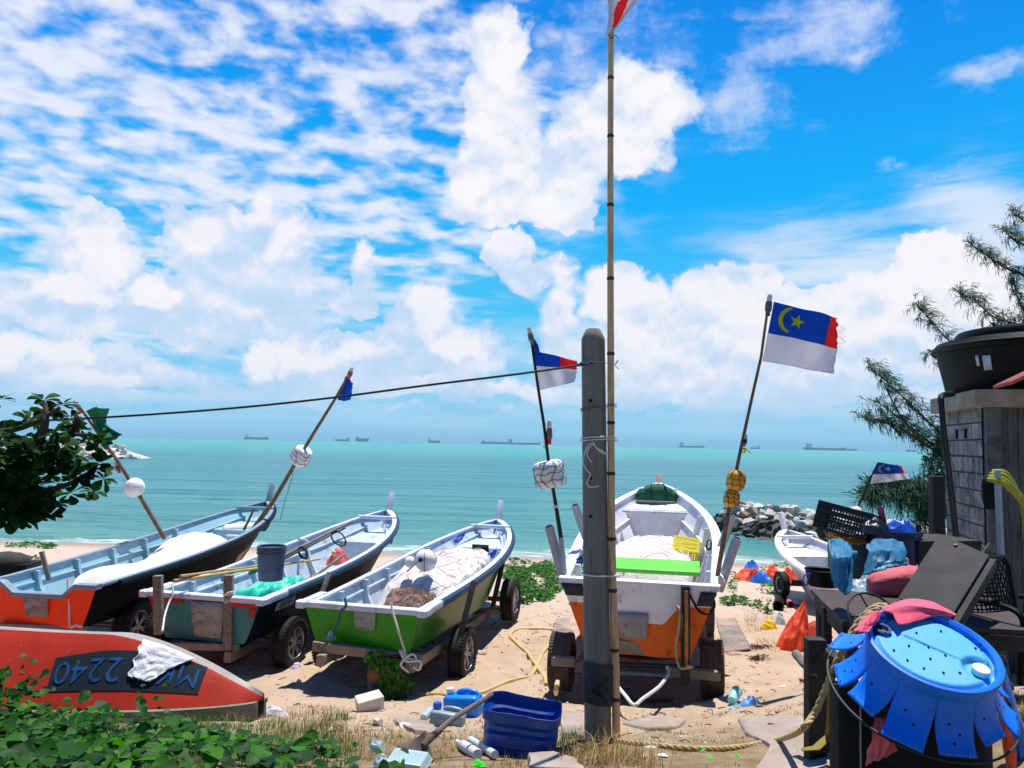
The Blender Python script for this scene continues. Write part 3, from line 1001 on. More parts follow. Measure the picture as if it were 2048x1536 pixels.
def fishing_boat(label, org, rz, H, mats, rail_w=.045, notch=None, lower=None, stem=.33, ribs=(.12, .25, .38, .51, .64), stern_cap=True, rail_t0=.06, deck_t=.78, ptch=0.0, deck_drop=.16, wings=True, lowt=.5):
    rt = thing('fishing_boat', label, 'boat', org, Matrix.Rotation(rz, 3, 'Z') @ Matrix.Rotation(ptch, 3, 'X'), 'fishing boats pulled up on the beach')
    A = dict(parent=rt, world=False)
    # sides
    for side in (-1, 1):
        mb = MB()
        mb.grid(lambda u, v: H.pt(u, v, side), 36, 8, mf=lambda u, v: 1 if (v < lowt and u > .62) else 0)
        mb.build('hull_side', [mats['side'], mats.get('low', mats['side'])], **A)
        mb = MB()
        mb.grid(lambda u, v: H.pt(u * .985 + .006, .10 + .895 * v, side, .035), 36, 6)
        mb.build('inner_side', mats['inner'], **A)
    mb = MB()
    def bot(u, v):
        p = H.pt(u, 0, 1)
        p.x *= (v * 2 - 1)
        p.z -= .05 * (1 - abs(v * 2 - 1)) * (1 - ss(.8, 1, u))
        return p
    mb.grid(bot, 30, 4)
    mb.build('bottom', mats.get('low', mats['side']), **A)
    mb = MB()
    def flo(u, v):
        t = .006 + u * .95
        p = H.pt(t, .10, 1, .035)
        p.x *= (v * 2 - 1)
        return p
    mb.grid(flo, 30, 4)
    mb.build('floor', mats['inner'], **A)
    # transom (with a cut-down notch on some boats)
    top = [(-1, 1), (1, 1)] if not notch else [(-1, 1), (-notch[0] - .12, 1), (-notch[0] + .06, 1 - notch[1]), (notch[0] - .06, 1 - notch[1]), (notch[0] + .12, 1), (1, 1)]
    def tp(sx_, v, dy=0.0):
        p = H.pt(0, v, 1)
        return V((p.x * sx_, p.y + dy, p.z))
    def tgrid(dy, lo, hi_f, mi):
        def f(u, v):
            sx_ = u * 2 - 1
            return tp(sx_, lerp(lo, hi_f(sx_), v), dy)
        return f
    hf = lambda q: interp(top, q)
    split = lower if lower else None
    mb = MB()
    if split:
        def lo_top(q): return min(hf(q) - .02, split(q))
        mb.grid(tgrid(-.012, 0, lo_top, 0), 48, 6)
        mb.build('transom', mats['transom'], **A)
        mb = MB()
        def f2(u, v):
            q = u * 2 - 1
            return tp(q, lerp(lo_top(q), hf(q), v), -.018 - .012 * (1 - abs(2 * v - 1)))
        mb.grid(f2, 48, 4)
        mb.build('transom_band', mats['band'], **A)
    else:
        mb.grid(tgrid(-.012, 0, hf, 0), 48, 6)
        mb.build('transom', mats['transom'], **A)
    mb = MB()
    mb.grid(tgrid(.045, .02, hf, 0), 48, 6)
    mb.build('inner_transom', mats['inner'], **A)
    if stern_cap:
        pts = []
        for i in range(61):
            q = lerp(-1.0, 1.0, i / 60)
            p = tp(q, hf(q), .015)
            p.z += .012
            pts.append(p)
        mb = MB()
        prev = None
        ex = .10 if wings else .02
        pts[0].x -= ex
        pts[-1].x += ex
        # flat-topped capping that follows the cut of the transom
        vs = []
        for p in pts:
            for dy, dz in ((-.055, -.035), (-.055, .018), (-.045, .026), (.05, .026), (.058, .018), (.058, -.035)):
                vs.append(p + V((0, dy, dz)))
        k = len(pts)
        fs = [(i * 6 + j, i * 6 + (j + 1) % 6, (i + 1) * 6 + (j + 1) % 6, (i + 1) * 6 + j) for i in range(k - 1) for j in range(6)]
        fs += [tuple(range(5, -1, -1)), tuple((k - 1) * 6 + j for j in range(6))]
        mb.add(vs, fs)
        mb.build('stern_capping', mats['cap'], **A)
    # gunwales: round rubbing rail outside, flat capping on top
    for side in (-1, 1):
        mb = MB()
        mb.tube(H.rail(side, rail_t0, 1.0, 44, .012, -.03), rail_w, 8)
        mb.build('rubbing_rail', mats['rail'], **A)
        mb = MB()
        vs, P = [], []
        for i in range(45):
            t = i / 44
            p, q = H.pt(t, 1, side), H.pt(t, 1, side, .075)
            for a, dz in ((p, -.012), (p, .016), (q, .016), (q, -.012)):
                vs.append(a + V((0, 0, dz + .002)))
        fs = [(i * 4 + j, i * 4 + (j + 1) % 4, i * 4 + 4 + (j + 1) % 4, i * 4 + 4 + j) for i in range(44) for j in range(4)]
        mb.add(vs, fs)
        mb.build('gunwale', mats['cap'], **A)
        mb = MB()
        mb.tube([H.pt(lerp(.02, .93, i / 30), .74, side, .055) for i in range(31)], .016, 6)
        mb.build('stringer', mats['inner'], **A)
        if wings:
            mb = MB()
            a, b_ = H.pt(0, 1, side), H.pt(rail_t0 + .02, 1, side)
            mb.beam(a + V((side * .03, -.08, .0)), b_ + V((side * .025, 0, 0)), .10, .075, bev=.014)
            mb.build('quarter_knee', mats['cap'], **A)
        for t in ribs:
            mb = MB()
            w0 = .055
            for dy in (0,):
                prof_o = [H.pt(t, v, side, .033) for v in (.12, .35, .6, .85, .99)]
                ins = (.17, .085, .06, .075, .095)
                prof_i = [p - V((side * q, 0, 0)) for p, q in zip(prof_o, ins)]
                ring = prof_o + prof_i[::-1]
                k = len(ring)
                vs = [p + V((0, -w0 / 2, 0)) for p in ring] + [p + V((0, w0 / 2, 0)) for p in ring]
                fs = [tuple(range(k)), tuple(range(2 * k - 1, k - 1, -1))] + [(i, i + k, (i + 1) % k + k, (i + 1) % k) for i in range(k)]
                mb.add(vs, fs)
            mb.build('rib', mats['inner'], smooth=False, **A)
    # stem post
    mb = MB()
    tip_ = H.pt(1, 1, 1)
    lean = .42
    mb.beam(tip_ + V((0, -.22, -.34)), tip_ + V((0, .02, .02)), .075, .11, (0, 1, 0), bev=.012)
    mb.beam(tip_ + V((0, -.02, -.02)), tip_ + V((0, stem * lean, stem)), .085, .10, (0, 1, 0), bev=.016)
    mb.build('stem_post', mats.get('stem', mats['cap']), **A)
    mb = MB()
    mb.tube([H.pt(1, v, 1) + V((0, .012, 0)) for v in (0, .2, .4, .6, .8, .97)], [.03, .035, .04, .042, .045, .045], 8)
    mb.build('stem', mats['rail'], **A)
    # cross beam and fore deck
    t = .905
    mb = MB()
    a, b_ = H.pt(t, 1, -1), H.pt(t, 1, 1)
    mb.tube([a + V((.0, 0, .02)), b_ + V((0, 0, .02))], .034, 10)
    mb.build('cross_beam', mats['cap'], **A)
    if deck_t:
        mb = MB()
        def dk(u, v):
            t = lerp(deck_t, .955, u)
            p = H.pt(t, 1, 1, .03)
            z = lerp(H.sheer(deck_t), H.sheer(.93), u) - deck_drop
            return V((p.x * (v * 2 - 1), H.L * t - .05 * u, z))
        mb.grid(dk, 10, 6)
        mb.build('fore_deck', mats['inner'], **A)
        mb = MB()
        def bh(u, v):
            vv = lerp(.1, 1, v)
            p = H.pt(deck_t, vv, 1, .03)
            z = lerp(H.keel(deck_t) + .02, H.sheer(deck_t) - deck_drop, v)
            pz = (z - H.keel(deck_t)) / (H.sheer(deck_t) - H.keel(deck_t))
            p = H.pt(deck_t, clamp(pz), 1, .03)
            return V((p.x * (u * 2 - 1), H.L * deck_t, z))
        mb.grid(bh, 6, 6)
        mb.build('bulkhead', mats['inner'], **A)
    return rt
def bl(rt, p): return WM[rt.name] @ V(p)

def patch_on_transom(rt, H, q0, q1, v0, v1, mat, name, off=-.032):
    mb = MB()
    def f(u, v):
        q = lerp(q0, q1, u)
        p = H.pt(0, lerp(v0, v1, v), 1)
        return V((p.x * q, p.y + off, p.z))
    mb.grid(f, 6, 4)
    return mb.build(name, mat, rt, world=False, solid=.012)

# wheels: thing > wheel > rim
def wheel(parent, c, axis, r, wd, tyre=RUBBER, rimm=ALLOY, spokes=6):
    ax = V(axis).normalized()
    mb = MB()
    h = wd / 2
    prof = [(r * .62, -h * .75), (r * .70, -h * .95), (r * .86, -h), (r * .96, -h * .88), (r, -h * .6), (r * .985, -h * .5), (r, -h * .42), (r, -h * .1), (r * .982, 0), (r, h * .1), (r, h * .42), (r * .985, h * .5), (r, h * .6), (r * .96, h * .88), (r * .86, h), (r * .70, h * .95), (r * .62, h * .75)]
    mb.lathe(prof, c, ax, 40, closed=True)
    # tread blocks
    u = ax.orthogonal().normalized()
    w_ = ax.cross(u)
    for k in range(48):
        a = 2 * PI * k / 48
        d = u * math.cos(a) + w_ * math.sin(a)
        tdir = ax.cross(d)
        for s_ in (-1, 1):
            rot = Matrix((tdir, ax, d)).transposed()
            mb.box(V(c) + d * r + ax * (s_ * h * .72), (r * .075, h * .42, .012), rot)
    wo = mb.build('wheel', tyre, parent)
    mb = MB()
    rr = r * .63
    mb.lathe([(rr * .98, -h * .7), (rr, h * .8), (rr * .93, h * .86), (rr * .88, h * .5), (rr * .86, -h * .6)], c, ax, 32, closed=True)
    mb.lathe([(0.001, h * .62), (rr * .2, h * .62), (rr * .24, h * .5), (rr * .24, h * .1), (.001, h * .1)], c, ax, 20)
    for k in range(spokes):
        a = 2 * PI * k / spokes
        d = u * math.cos(a) + w_ * math.sin(a)
        t_ = ax.cross(d)
        for s_ in (-1, 1):
            p = V(c) + ax * h * .5 + d * rr * .15 + t_ * s_ * rr * .03
            q = V(c) + ax * h * .62 + d * rr * .92 + t_ * s_ * rr * .12
            mb.beam(p, q, rr * .12, h * .18, ax, bev=.006)
    mb.build('rim', rimm, wo)
    mb = MB()
    mb.lathe([(.001, -h * .3), (rr * .86, -h * .3), (rr * .86, -h * .4), (.001, -h * .4)], c, ax, 24)
    mb.build('brake_disc', DARKIN, wo)
    return wo

HD = dict(lin=.34, pw=2.7, e1=2.5, e2=.72, fl=.85, rake=.55, tr=.07)
# ---- green boat
Hg = Hull(L=5.45, ws=.68, wm=.74, zs=.45, zb=.92, kr=.42, rb=.80, **HD)
green = fishing_boat('green boat with navy rail holding a heap of white net', (-1.58, 8.72, .47), R(-14.7), Hg, dict(side=GREENSHADED, transom=GREEN, inner=INNER, rail=RAILNAVY, cap=RAILW))
# ---- black and teal boat
Ht = Hull(L=5.5, ws=.76, wm=.80, zs=.52, zb=1.12, kr=.45, rb=.70, **HD)
teal = fishing_boat('black sided boat with a teal transom and red corner trim', (-3.62, 9.5, .33), R(-14.0), Ht, dict(side=NAVY, transom=TEAL, inner=INNER, rail=RAILNAVY, cap=RAILW), deck_drop=.22)
# ---- orange boat at left
Ho = Hull(L=6.1, ws=.74, wm=.80, zs=.50, zb=1.05, kr=.40, rb=.72, **HD)
orange = fishing_boat('bright orange boat with a notched transom at far left', (-5.60, 9.5, .46), R(-7.6), Ho, dict(side=BLACKP, low=paint('orange_bottom', (170, 70, 20)), transom=ORANGE, inner=SKYIN, rail=NAVY, cap=paint('grey_stern_rail', (128, 150, 165))), notch=(.52, .26), wings=False, stern_cap=True, deck_drop=.2)
# ---- white and orange boat at right
Hw = Hull(L=6.15, ws=.80, wm=.90, zs=.74, zb=1.50, kr=.45, rb=.66, **{**HD, 'lin': .62, 'pw': 2.4, 'fl': 1.0, 'e1': 2.2, 'e2': .86})
white = fishing_boat('white topped boat with an amber orange transom behind the concrete post', (1.37, 8.3, .57), R(-12.7), Hw, dict(side=AMBER, transom=AMBER, band=WHITEP, inner=INNERW, rail=WHITEP, cap=WHITEP, stem=paint('bare_stem', (205, 170, 140))), rail_w=.06, lower=lambda q: interp([(-1, .70), (-.62, .70), (-.45, .46), (.40, .46), (.58, .72), (1, .74)], q), wings=False, stem=.16, deck_drop=.14, lowt=.6)
# ---- small white boat behind the clutter
Hs = Hull(L=4.6, ws=.62, wm=.78, zs=.55, zb=1.14, kr=.48, rb=.6, **HD)
small = fishing_boat('small white boat with bow to the sea behind the black crate', (6.15, 11.35, -.03), R(7.0), Hs, dict(side=WHITEP, transom=WHITEP, inner=INNERW, rail=WHITEP, cap=WHITEP), wings=False)
def landmarks(nm, rt, H):
    print('LM', nm, 'sternTL', [round(q) for q in proj(bl(rt, H.pt(0, 1, -1)))], 'TR', [round(q) for q in proj(bl(rt, H.pt(0, 1, 1)))], 'BL', [round(q) for q in proj(bl(rt, H.pt(0, 0, -1)))], 'BR', [round(q) for q in proj(bl(rt, H.pt(0, 0, 1)))],
          'bow', [round(q) for q in proj(bl(rt, H.pt(1, 1, 1)))], 'L', [[round(q) for q in proj(bl(rt, H.pt(t, 1, -1)))] for t in (.3, .6, .8)], 'R', [[round(q) for q in proj(bl(rt, H.pt(t, 1, 1)))] for t in (.3, .6, .8, .92)])
for a in (('green', green, Hg), ('teal', teal, Ht), ('orange', orange, Ho), ('white', white, Hw), ('small', small, Hs)): landmarks(*a)
random.seed(11)
# ------------------------------------------------------------------ trailers
def frame_dir(rz): return V((math.cos(rz), math.sin(rz), 0)), V((-math.sin(rz), math.cos(rz), 0))
def trailer(label, rz, wheels, beams, axles, loc, r=.31, wd=.20, tyre=RUBBER, struts=()):
    rt = thing('boat_trailer', label, 'trailer', loc, None, 'home made boat trailers')
    X, Yd = frame_dir(rz)
    for (p, s_) in wheels: wheel(rt, p, X * s_, r, wd, tyre, ALLOY if tyre is RUBBER else MUDRUB, random.choice((5, 6, 7)))
    for (p, q, w_, h) in beams:
        mb = MB(); mb.beam(p, q, w_, h, bev=.008); mb.build('timber_beam', RAWWOOD, rt)
    for (p, q, rad) in axles:
        mb = MB(); mb.tube([p, q], rad, 12); mb.build('axle', PIPEM, rt)
    for (p, q, w_, h) in struts:
        mb = MB(); mb.beam(p, q, w_, h, (0, 1, 0), bev=.006); mb.build('upright', WOOD if h < .08 else DARKWOOD, rt)
    return rt
X, Yd = frame_dir(R(-14.7))
gr_, gf_ = at(925, 1306, 9.55), at(1021, 1200, 12.2)
gl_ = gr_ - X * 1.75; gfl = gf_ - X * 1.55
b0 = at(626, 1291, 8.62); b1 = at(848, 1318, 8.62)
trailer('wheeled timber trailer under the green boat', R(-14.7), [(gr_, 1), (gf_, 1), (gl_, -1), (gfl, -1)],
        [(b0, b1, .10, .10), (at(640, 1322, 8.42), at(760, 1235, 12.4), .09, .11), (at(818, 1335, 8.35), at(975, 1225, 12.2), .09, .11), (at(930, 1222, 12.0), at(1005, 1222, 12.0), .1, .08)],
        [(gr_ - X * .08, gl_ + X * .08, .035), (gf_ - X * .08, gfl + X * .08, .035)], (gr_.x - .7, gr_.y, .03),
        struts=[(at(916, 1290, 9.35), at(948, 1163, 9.62), .07, .09), (at(985, 1215, 11.3), at(1006, 1122, 11.6), .07, .09)])
X, Yd = frame_dir(R(-14.0))
tr_ = at(581, 1284, 9.85); tl_ = tr_ - X * 1.8; tf_ = tr_ + Yd * 2.7
trailer('wheeled timber trailer under the black and teal boat', R(-14.0), [(tr_, 1), (tl_, -1), (tf_, 1)],
        [(at(300, 1290, 9.42), at(478, 1294, 9.42), .09, .08), (at(330, 1300, 9.4), at(500, 1215, 13.4), .09, .1), (at(455, 1315, 9.3), at(640, 1222, 13.0), .09, .12)],
        [(tr_ - X * .05, tl_ + X * .05, .035)], (tr_.x - .8, tr_.y, 0),
        struts=[(at(318, 1268, 9.36), at(316, 1151, 9.33), .10, .075), (at(456, 1300, 9.36), at(458, 1150, 9.33), .10, .075), (at(635, 1215, 10.0), at(659, 1145, 10.2), .06, .07), (at(565, 1200, 10.2), at(690, 1108, 12.2), .03, .03)])
X, Yd = frame_dir(R(-7.6))
or_ = at(268, 1252, 10.4); ol_ = or_ - X * 1.75
trailer('trailer in the shade under the bright orange boat', R(-7.6), [(or_, 1), (ol_, -1)],
        [(at(0, 1253, 9.5), at(172, 1258, 9.5), .1, .09)], [(or_ - X * .05, ol_ + X * .05, .035)], (or_.x - .8, or_.y, 0), r=.33, wd=.22)
X, Yd = frame_dir(R(-12.7))
wr_ = at(1424, 1338, 8.75); wl_ = at(1124, 1322, 8.95)
trailer('mud caked trailer under the white topped boat', R(-12.7), [(wr_, 1), (wl_, -1), (wr_ + Yd * 3.0, 1), (wl_ + Yd * 3.0, -1)],
        [(at(1103, 1321, 8.45), at(1150, 1324, 8.42), .10, .09), (at(1345, 1342, 8.2), at(1440, 1352, 8.15), .10, .09), (at(1180, 1283, 8.35), at(1372, 1308, 8.3), .10, .13), (at(1160, 1335, 8.5), at(1235, 1215, 13.2), .1, .11), (at(1405, 1285, 9.0), at(1400, 1200, 13.0), .1, .11)],
        [(at(1150, 1340, 8.55), at(1362, 1352, 8.42), .045), (wr_ - X * .05, wl_ + X * .05, .03)], (1.4, 8.8, -.1), r=.31, wd=.25, tyre=MUDRUB)
p = at(1558, 1190, 14.3)
rt = thing('boat_trailer', 'small black wheeled trailer beside the little white boat', 'trailer', (p.x + .3, p.y, gz(p.x, p.y)), None, 'home made boat trailers')
wheel(rt, at(1563, 1168, 14.2), (1, .1, 0), .215, .14); wheel(rt, at(1665, 1172, 14.3), (1, .1, 0), .215, .14)
mb = MB(); mb.tube([at(1566, 1168, 14.2), at(1662, 1172, 14.3)], .03, 8); mb.build('axle', PIPEM, rt)
mb = MB(); mb.beam(at(1585, 1165, 14.0), at(1660, 1168, 14.0), .1, .08); mb.build('timber_beam', DARKWOOD, rt)

# ------------------------------------------------------------------ boat fittings (parts of the boats)
patch_on_transom(green, Hg, -.12, .26, .50, 1.0, PAD, 'motor_pad')
patch_on_transom(orange, Ho, -.26, .20, .24, .76, PAD, 'motor_pad')
patch_on_transom(teal, Ht, -.22, .42, .10, .92, PAD, 'motor_pad')
patch_on_transom(teal, Ht, -.99, -.36, .84, .985, REDTRIM, 'red_trim', -.028)
patch_on_transom(teal, Ht, -.99, -.80, .66, .835, REDTRIM, 'red_trim', -.028)
patch_on_transom(teal, Ht, .46, .99, .84, .985, REDTRIM, 'red_trim', -.028)
patch_on_transom(teal, Ht, .88, .99, .66, .835, REDTRIM, 'red_trim', -.028)
patch_on_transom(white, Hw, -.30, .16, .24, .60, pm('steel_pad', C(155, 148, 150), .7, .2, 4, .3, 30, dirt=(.05, .05, .06, 1), dirt_amt=.3, dirt_scale=6), 'motor_pad', -.05)
DARKCAP = paint('dark_corner_cap', (40, 44, 52))
patch_on_transom(white, Hw, -1.0, -.72, .80, .97, DARKCAP, 'corner_cap', -.045)
patch_on_transom(white, Hw, .80, 1.0, .76, .95, DARKCAP, 'corner_cap', -.045)
# raised stern bulwark of the white boat
mb = MB()
mb.beam(bl(white, (-.66, .02, .70)), bl(white, (.66, .02, .70)), .10, .10, bev=.02)
mb.build('stern_thwart', WHITEP, white)
LIME = pm('lime_green_paint', C(92, 205, 50), .35, .12, 2, .05, 30, dirt=C(150, 225, 40), dirt_amt=.2, dirt_scale=1.5, dirt_hard=.4)
mb = MB()
mb.box((0, 0, 0), (1.30, .36, .05), bev=.008)
rot = WM[white.name].to_3x3() @ Matrix.Rotation(R(12), 3, 'X')
mb.v = [bl(white, (-.01, .62, .83)) + rot @ p for p in mb.v]
mb.build('seat_plank', LIME, white)
for (y, z, wd, dpt, mt) in ((4.35, 1.13, 1.02, .17, INNER), (4.75, 1.26, .62, .13, WOOD)):
    mb = MB()
    mb.beam(bl(white, (-wd / 2, y, z)), bl(white, (wd / 2, y, z)), dpt, .03)
    mb.build('bow_plank', mt, white)
# grey pipe rod holders slanting up from the gunwale
PVC = pm('grey_pvc', C(150, 158, 172), .5, .12, 4, .08, 30, dirt=C(90, 92, 98), dirt_amt=.15)
for (a, b, Y0, Y1) in (((1131, 1172), (1098, 1052), 8.75, 8.6), ((1172, 1075), (1150, 1010), 9.9, 9.75), ((1438, 1180), (1474, 1076), 8.7, 8.5), ((1440, 1100), (1465, 1032), 10.0, 9.9)):
    p, q = at(*a, Y0), at(*b, Y1)
    d = (q - p).normalized()
    mb = MB()
    mb.lathe([(.052, 0), (.052, (q - p).length), (.044, (q - p).length), (.044, .1), (.0, .1)], p, d, 18)
    mb.build('rod_holder', PVC, white)
# dark hatch in the green boat's bulkhead, black mooring cleats
mb = MB()
mb.grid(lambda u, v: bl(green, (lerp(-.10, .18, u), Hg.L * .78 - .012, lerp(.46, .63, v))), 1, 1)
mb.build('hatch', DARKIN, green, solid=.01)
# sticker lettering on the black side
mb = MB()
vs, fs = text_mesh('DAIWA', .075)
def teal_side(tx, ty, off=.012):
    t = .105 + tx / Ht.L
    v = .70 + ty / .5
    p = Ht.pt(t, v, 1)
    p.x += off
    return bl(teal, p)
mb.grid(lambda u, v: teal_side(lerp(-.2, .2, u), lerp(-.055, .055, v) + .012 * nz(u * 4, v * 4, 1), .012), 6, 3)
stick = mb.build('sticker', pm('sticker_grey', C(150, 165, 172), .6, .2, 9, .1), teal, solid=.004)
mb = MB()
mb.add([teal_side(p.x * 1.15, p.y, .018) for p in vs], fs)
mb.build('lettering', DARKIN, stick)

# ------------------------------------------------------------------ cargo
NETW = pm('white_net', C(238, 232, 232), .95, .08, 7, .9, 55, dirt=C(205, 190, 185), dirt_amt=.28, dirt_scale=9, dist=.03)
NETP = pm('pinkish_mono_net', C(242, 228, 224), .8, .08, 9, .9, 70, dirt=C(188, 160, 152), dirt_amt=.32, dirt_scale=7, dist=.02)
TARPW = pm('cream_tarp', C(240, 230, 220), .8, .05, 2, .25, 9, dirt=C(222, 205, 190), dirt_amt=.3, dirt_scale=2, dist=.03)
NETB = pm('brown_net', C(150, 122, 110), .95, .3, 14, 1.0, 70, dirt=C(95, 74, 64), dirt_amt=.35, dirt_scale=12, dist=.03)
def heap(name, label, cat, boat, H, t0, t1, hfun, mat, x0=-.93, x1=.93, zb=.14, nu=46, nv=26, amp=.03, ns=5.0, ridge=0.0, strands=0, smat=None):
    mb = MB()
    def f(u, v):
        t = lerp(t0, t1, u)
        q = lerp(x0, x1, v)
        base = H.keel(t) + (H.sheer(t) - H.keel(t)) * zb
        h = hfun(u, q) * (ss(-.02, .14, u) * ss(1.02, .86, u)) * (ss(x0 - .02, x0 + .25, q) * ss(x1 + .02, x1 - .25, q)) ** .6
        fr = clamp(zb + h / (H.sheer(t) - H.keel(t)))
        hw = H.pt(t, fr, 1, .05).x
        n = amp * (nz(t * 9, q * 2.2, 1, ns * .35) + .5 * nz(t * 20, q * 5, 2, ns * .4))
        if ridge: n += ridge * abs(nz(t * 6 + q, q * 1.3 - t * 4, 4, 1.7))
        return bl(boat, (hw * q, H.L * t - .04 * nz(t * 20, q * 6), base + h + n * (h > .03)))
    mb.grid(f, nu, nv)
    o = mb.build(name, mat)
    if strands:
        # loose meshes and lines lying over the heap
        rr = random.Random(len(label))
        mb = MB()
        for k in range(strands):
            u, v, a = rr.uniform(.08, .92), rr.uniform(.08, .92), rr.uniform(0, 6.28)
            pts = []
            for j in range(rr.randint(6, 16)):
                if not (.04 < u < .96 and .04 < v < .96): break
                pts.append(f(u, v) + V((0, 0, .006 + .012 * rr.random())))
                u += .022 * math.cos(a); v += .045 * math.sin(a); a += rr.gauss(0, .55)
            if len(pts) > 3: mb.tube(pts, rr.choice((.002, .0028, .004)), 4, caps=False)
        s_ = mb.build('loose_strands', smat or ROPEB, o, ang=180)
        s_['kind'] = 'stuff'
    return tag(o, label, cat)
STRP = pm('net_strand_grey', C(205, 194, 192), .9, .25, 12, 0)
STRB = pm('net_strand_brown', C(120, 92, 78), .9, .3, 12, 0)
heap('net_heap', 'heap of white net filling the green boat', 'fishing net', green, Hg, .24, .74, lambda u, q: .44 * (1 - .3 * q * q) * (0.80 + .35 * math.sin(u * 3.0)) + .10 * math.exp(-((u - .8) / .12) ** 2) + .05 * nz(u * 5, q * 2, 7), NETW, amp=.05, ridge=.06, strands=80, smat=STRP)
heap('net_heap', 'brown net bunched behind the white net in the green boat', 'fishing net', green, Hg, .08, .27, lambda u, q: .34 * ss(0, .7, u) * (1 - .3 * q * q), NETB, x0=-.45, x1=.70, amp=.05, ridge=.05, strands=110, smat=STRB)
heap('net_heap', 'pale pinkish net spread in the white topped boat', 'fishing net', white, Hw, .15, .71, lambda u, q: .64 * (1 - .25 * q * q) + .06 * nz(u * 5, q * 3, 2), NETP, amp=.05, ridge=.04, strands=70, smat=pm('net_strand_pink', C(222, 200, 192), .9, .2, 12, 0))
heap('tarpaulin', 'cream tarpaulin humped over the cargo of the orange boat', 'tarp', orange, Ho, .14, .70, lambda u, q: (.36 + .24 * math.exp(-((u - .75) / .16) ** 2) + .05 * math.sin(u * 9)) * (1 - .5 * q * q), TARPW, amp=.02, ridge=.03)
heap('net_heap', 'thin white net on the floor of the black and teal boat', 'fishing net', teal, Ht, .40, .72, lambda u, q: .10 + .06 * nz(u * 5, q * 3, 4), NETW, amp=.04, ridge=.04, strands=60, smat=STRP)
TURQ = pm('turquoise_tarp', C(28, 190, 165), .55, .2, 8, .35, 24, dist=.02)
heap('tarpaulin', 'turquoise tarpaulin crumpled beside the grey bucket', 'tarp', teal, Ht, .12, .34, lambda u, q: .36 + .12 * nz(u * 4, q * 4, 3), TURQ, x0=-.35, x1=.95, amp=.09, ridge=.10)

def crumple(name, label, cat, c, rx, ry, h, mat, seed=0, rot=0.0, amp=.35, nu=30, nv=30, group=None, lean=(0, 0), ground=True, sharp=1.7, solid=0.0):
    mb = MB()
    c = V(c)
    def f(u, v):
        a = u * 2 * PI
        rr = v
        edge = 1 + .28 * nz(math.cos(a) * 1.4, math.sin(a) * 1.4, seed * 3.1)
        x, y = rr * math.cos(a) * rx * edge, rr * math.sin(a) * ry * edge
        z = h * (1 - rr ** sharp)
        fold = 1 - abs(nz(x / rx * 1.3, y / ry * 1.3, seed + .3)) * 2.4
        fold2 = 1 - abs(nz(x / rx * 2.7, y / ry * 2.7, seed + 5.3)) * 2.4
        z += h * amp * (fold * .6 + fold2 * .35) * (1 - rr ** 6)
        xr, yr = x * math.cos(rot) - y * math.sin(rot), x * math.sin(rot) + y * math.cos(rot)
        px_, py_ = c.x + xr + lean[0] * z, c.y + yr + lean[1] * z
        base = gz(px_, py_) + .004 if ground else c.z
        return V((px_, py_, base + max(z, .004)))
    mb.grid(f, nu, nv)
    o = mb.build(name, mat, solid=solid)
    return tag(o, label, cat, group)
def ball_buoy(label, p, r, mat, group=None, cord=None, squash=1.0):
    rt = thing('buoy', label, 'buoy', p, None, group)
    mb = MB(); mb.ball(p, (r, r, r * squash), 24, 16, amp=.03); mb.build('float', mat, rt)
    if cord:
        mb = MB()
        for ang in (0, PI / 2):
            n = V((math.cos(ang), math.sin(ang), 0))
            mb.tube([V(p) + (n * math.cos(a) + V((0, 0, 1)) * math.sin(a) * squash) * (r * 1.015) for a in [2 * PI * k / 32 for k in range(32)]], .004, 5, closed=True)
        mb.build('cord', cord, rt)
    return rt
STYRO = pm('white_styrofoam', C(240, 236, 236), .85, .06, 8, .5, 22, dirt=C(165, 160, 155), dirt_amt=.22, dirt_scale=5, dist=.015)
WPLAS = pm('white_plastic_float', C(240, 236, 228), .45, .05, 3, .05, 20, dirt=C(200, 190, 175), dirt_amt=.15)
BLACKC = pm('black_cord', C(25, 28, 30), .9, .2, 20, 0)
ball_buoy('large white ball buoy with a black plug on the net heap', at(851, 1120, 10.35), .145, WPLAS, 'white ball buoys in the green boat', BLACKC)
mb = MB(); p = at(862, 1119, 10.2); 
o = ball_buoy('smaller white float half hidden left of the large buoy', at(820, 1124, 10.4), .075, WPLAS, 'white ball buoys in the green boat')
ball_buoy('white ball buoy against the right gunwale of the green boat', at(957, 1133, 11.5), .13, WPLAS, 'white ball buoys in the green boat', BLACKC)
p, q = at(838, 1121, 10.18), at(814, 1143, 10.0)
rt = thing('buoy_stick', 'short wooden stick with a black plug pushed into the large ball buoy', 'stick', p)
mb = MB(); mb.tube([p, q], .012, 8); mb.build('stick', RAWWOOD, rt)
mb = MB(); mb.ball(p + V((.02, -.01, .01)), .03, 10, 8); mb.build('plug', DARKIN, rt)
BLUEC = pm('faded_blue_cloth', C(95, 120, 205), .9, .2, 8, .4, 40)
def rag(name, label, cat, pts, mat, amp=.02, seed=0, solid=.004, nu=14, nv=12, thickn=None):
    # a small cloth hung on four world-space corners (order: tl, tr, br, bl)
    a, b, c, d = [V(p) for p in pts]
    n = (b - a).cross(d - a).normalized()
    def f(u, v):
        p = (a * (1 - u) + b * u) * (1 - v) + (d * (1 - u) + c * u) * v
        e = .3 * amp
        return p + n * amp * (nz(u * 3, v * 3, seed) + .6 * nz(u * 7, v * 5, seed + 2)) + V((e * nz(v * 5, seed), 0, e * nz(u * 5, seed + 4)))
    mb = MB(); mb.grid(f, nu, nv)
    return tag(mb.build(name, mat, solid=solid), label, cat)
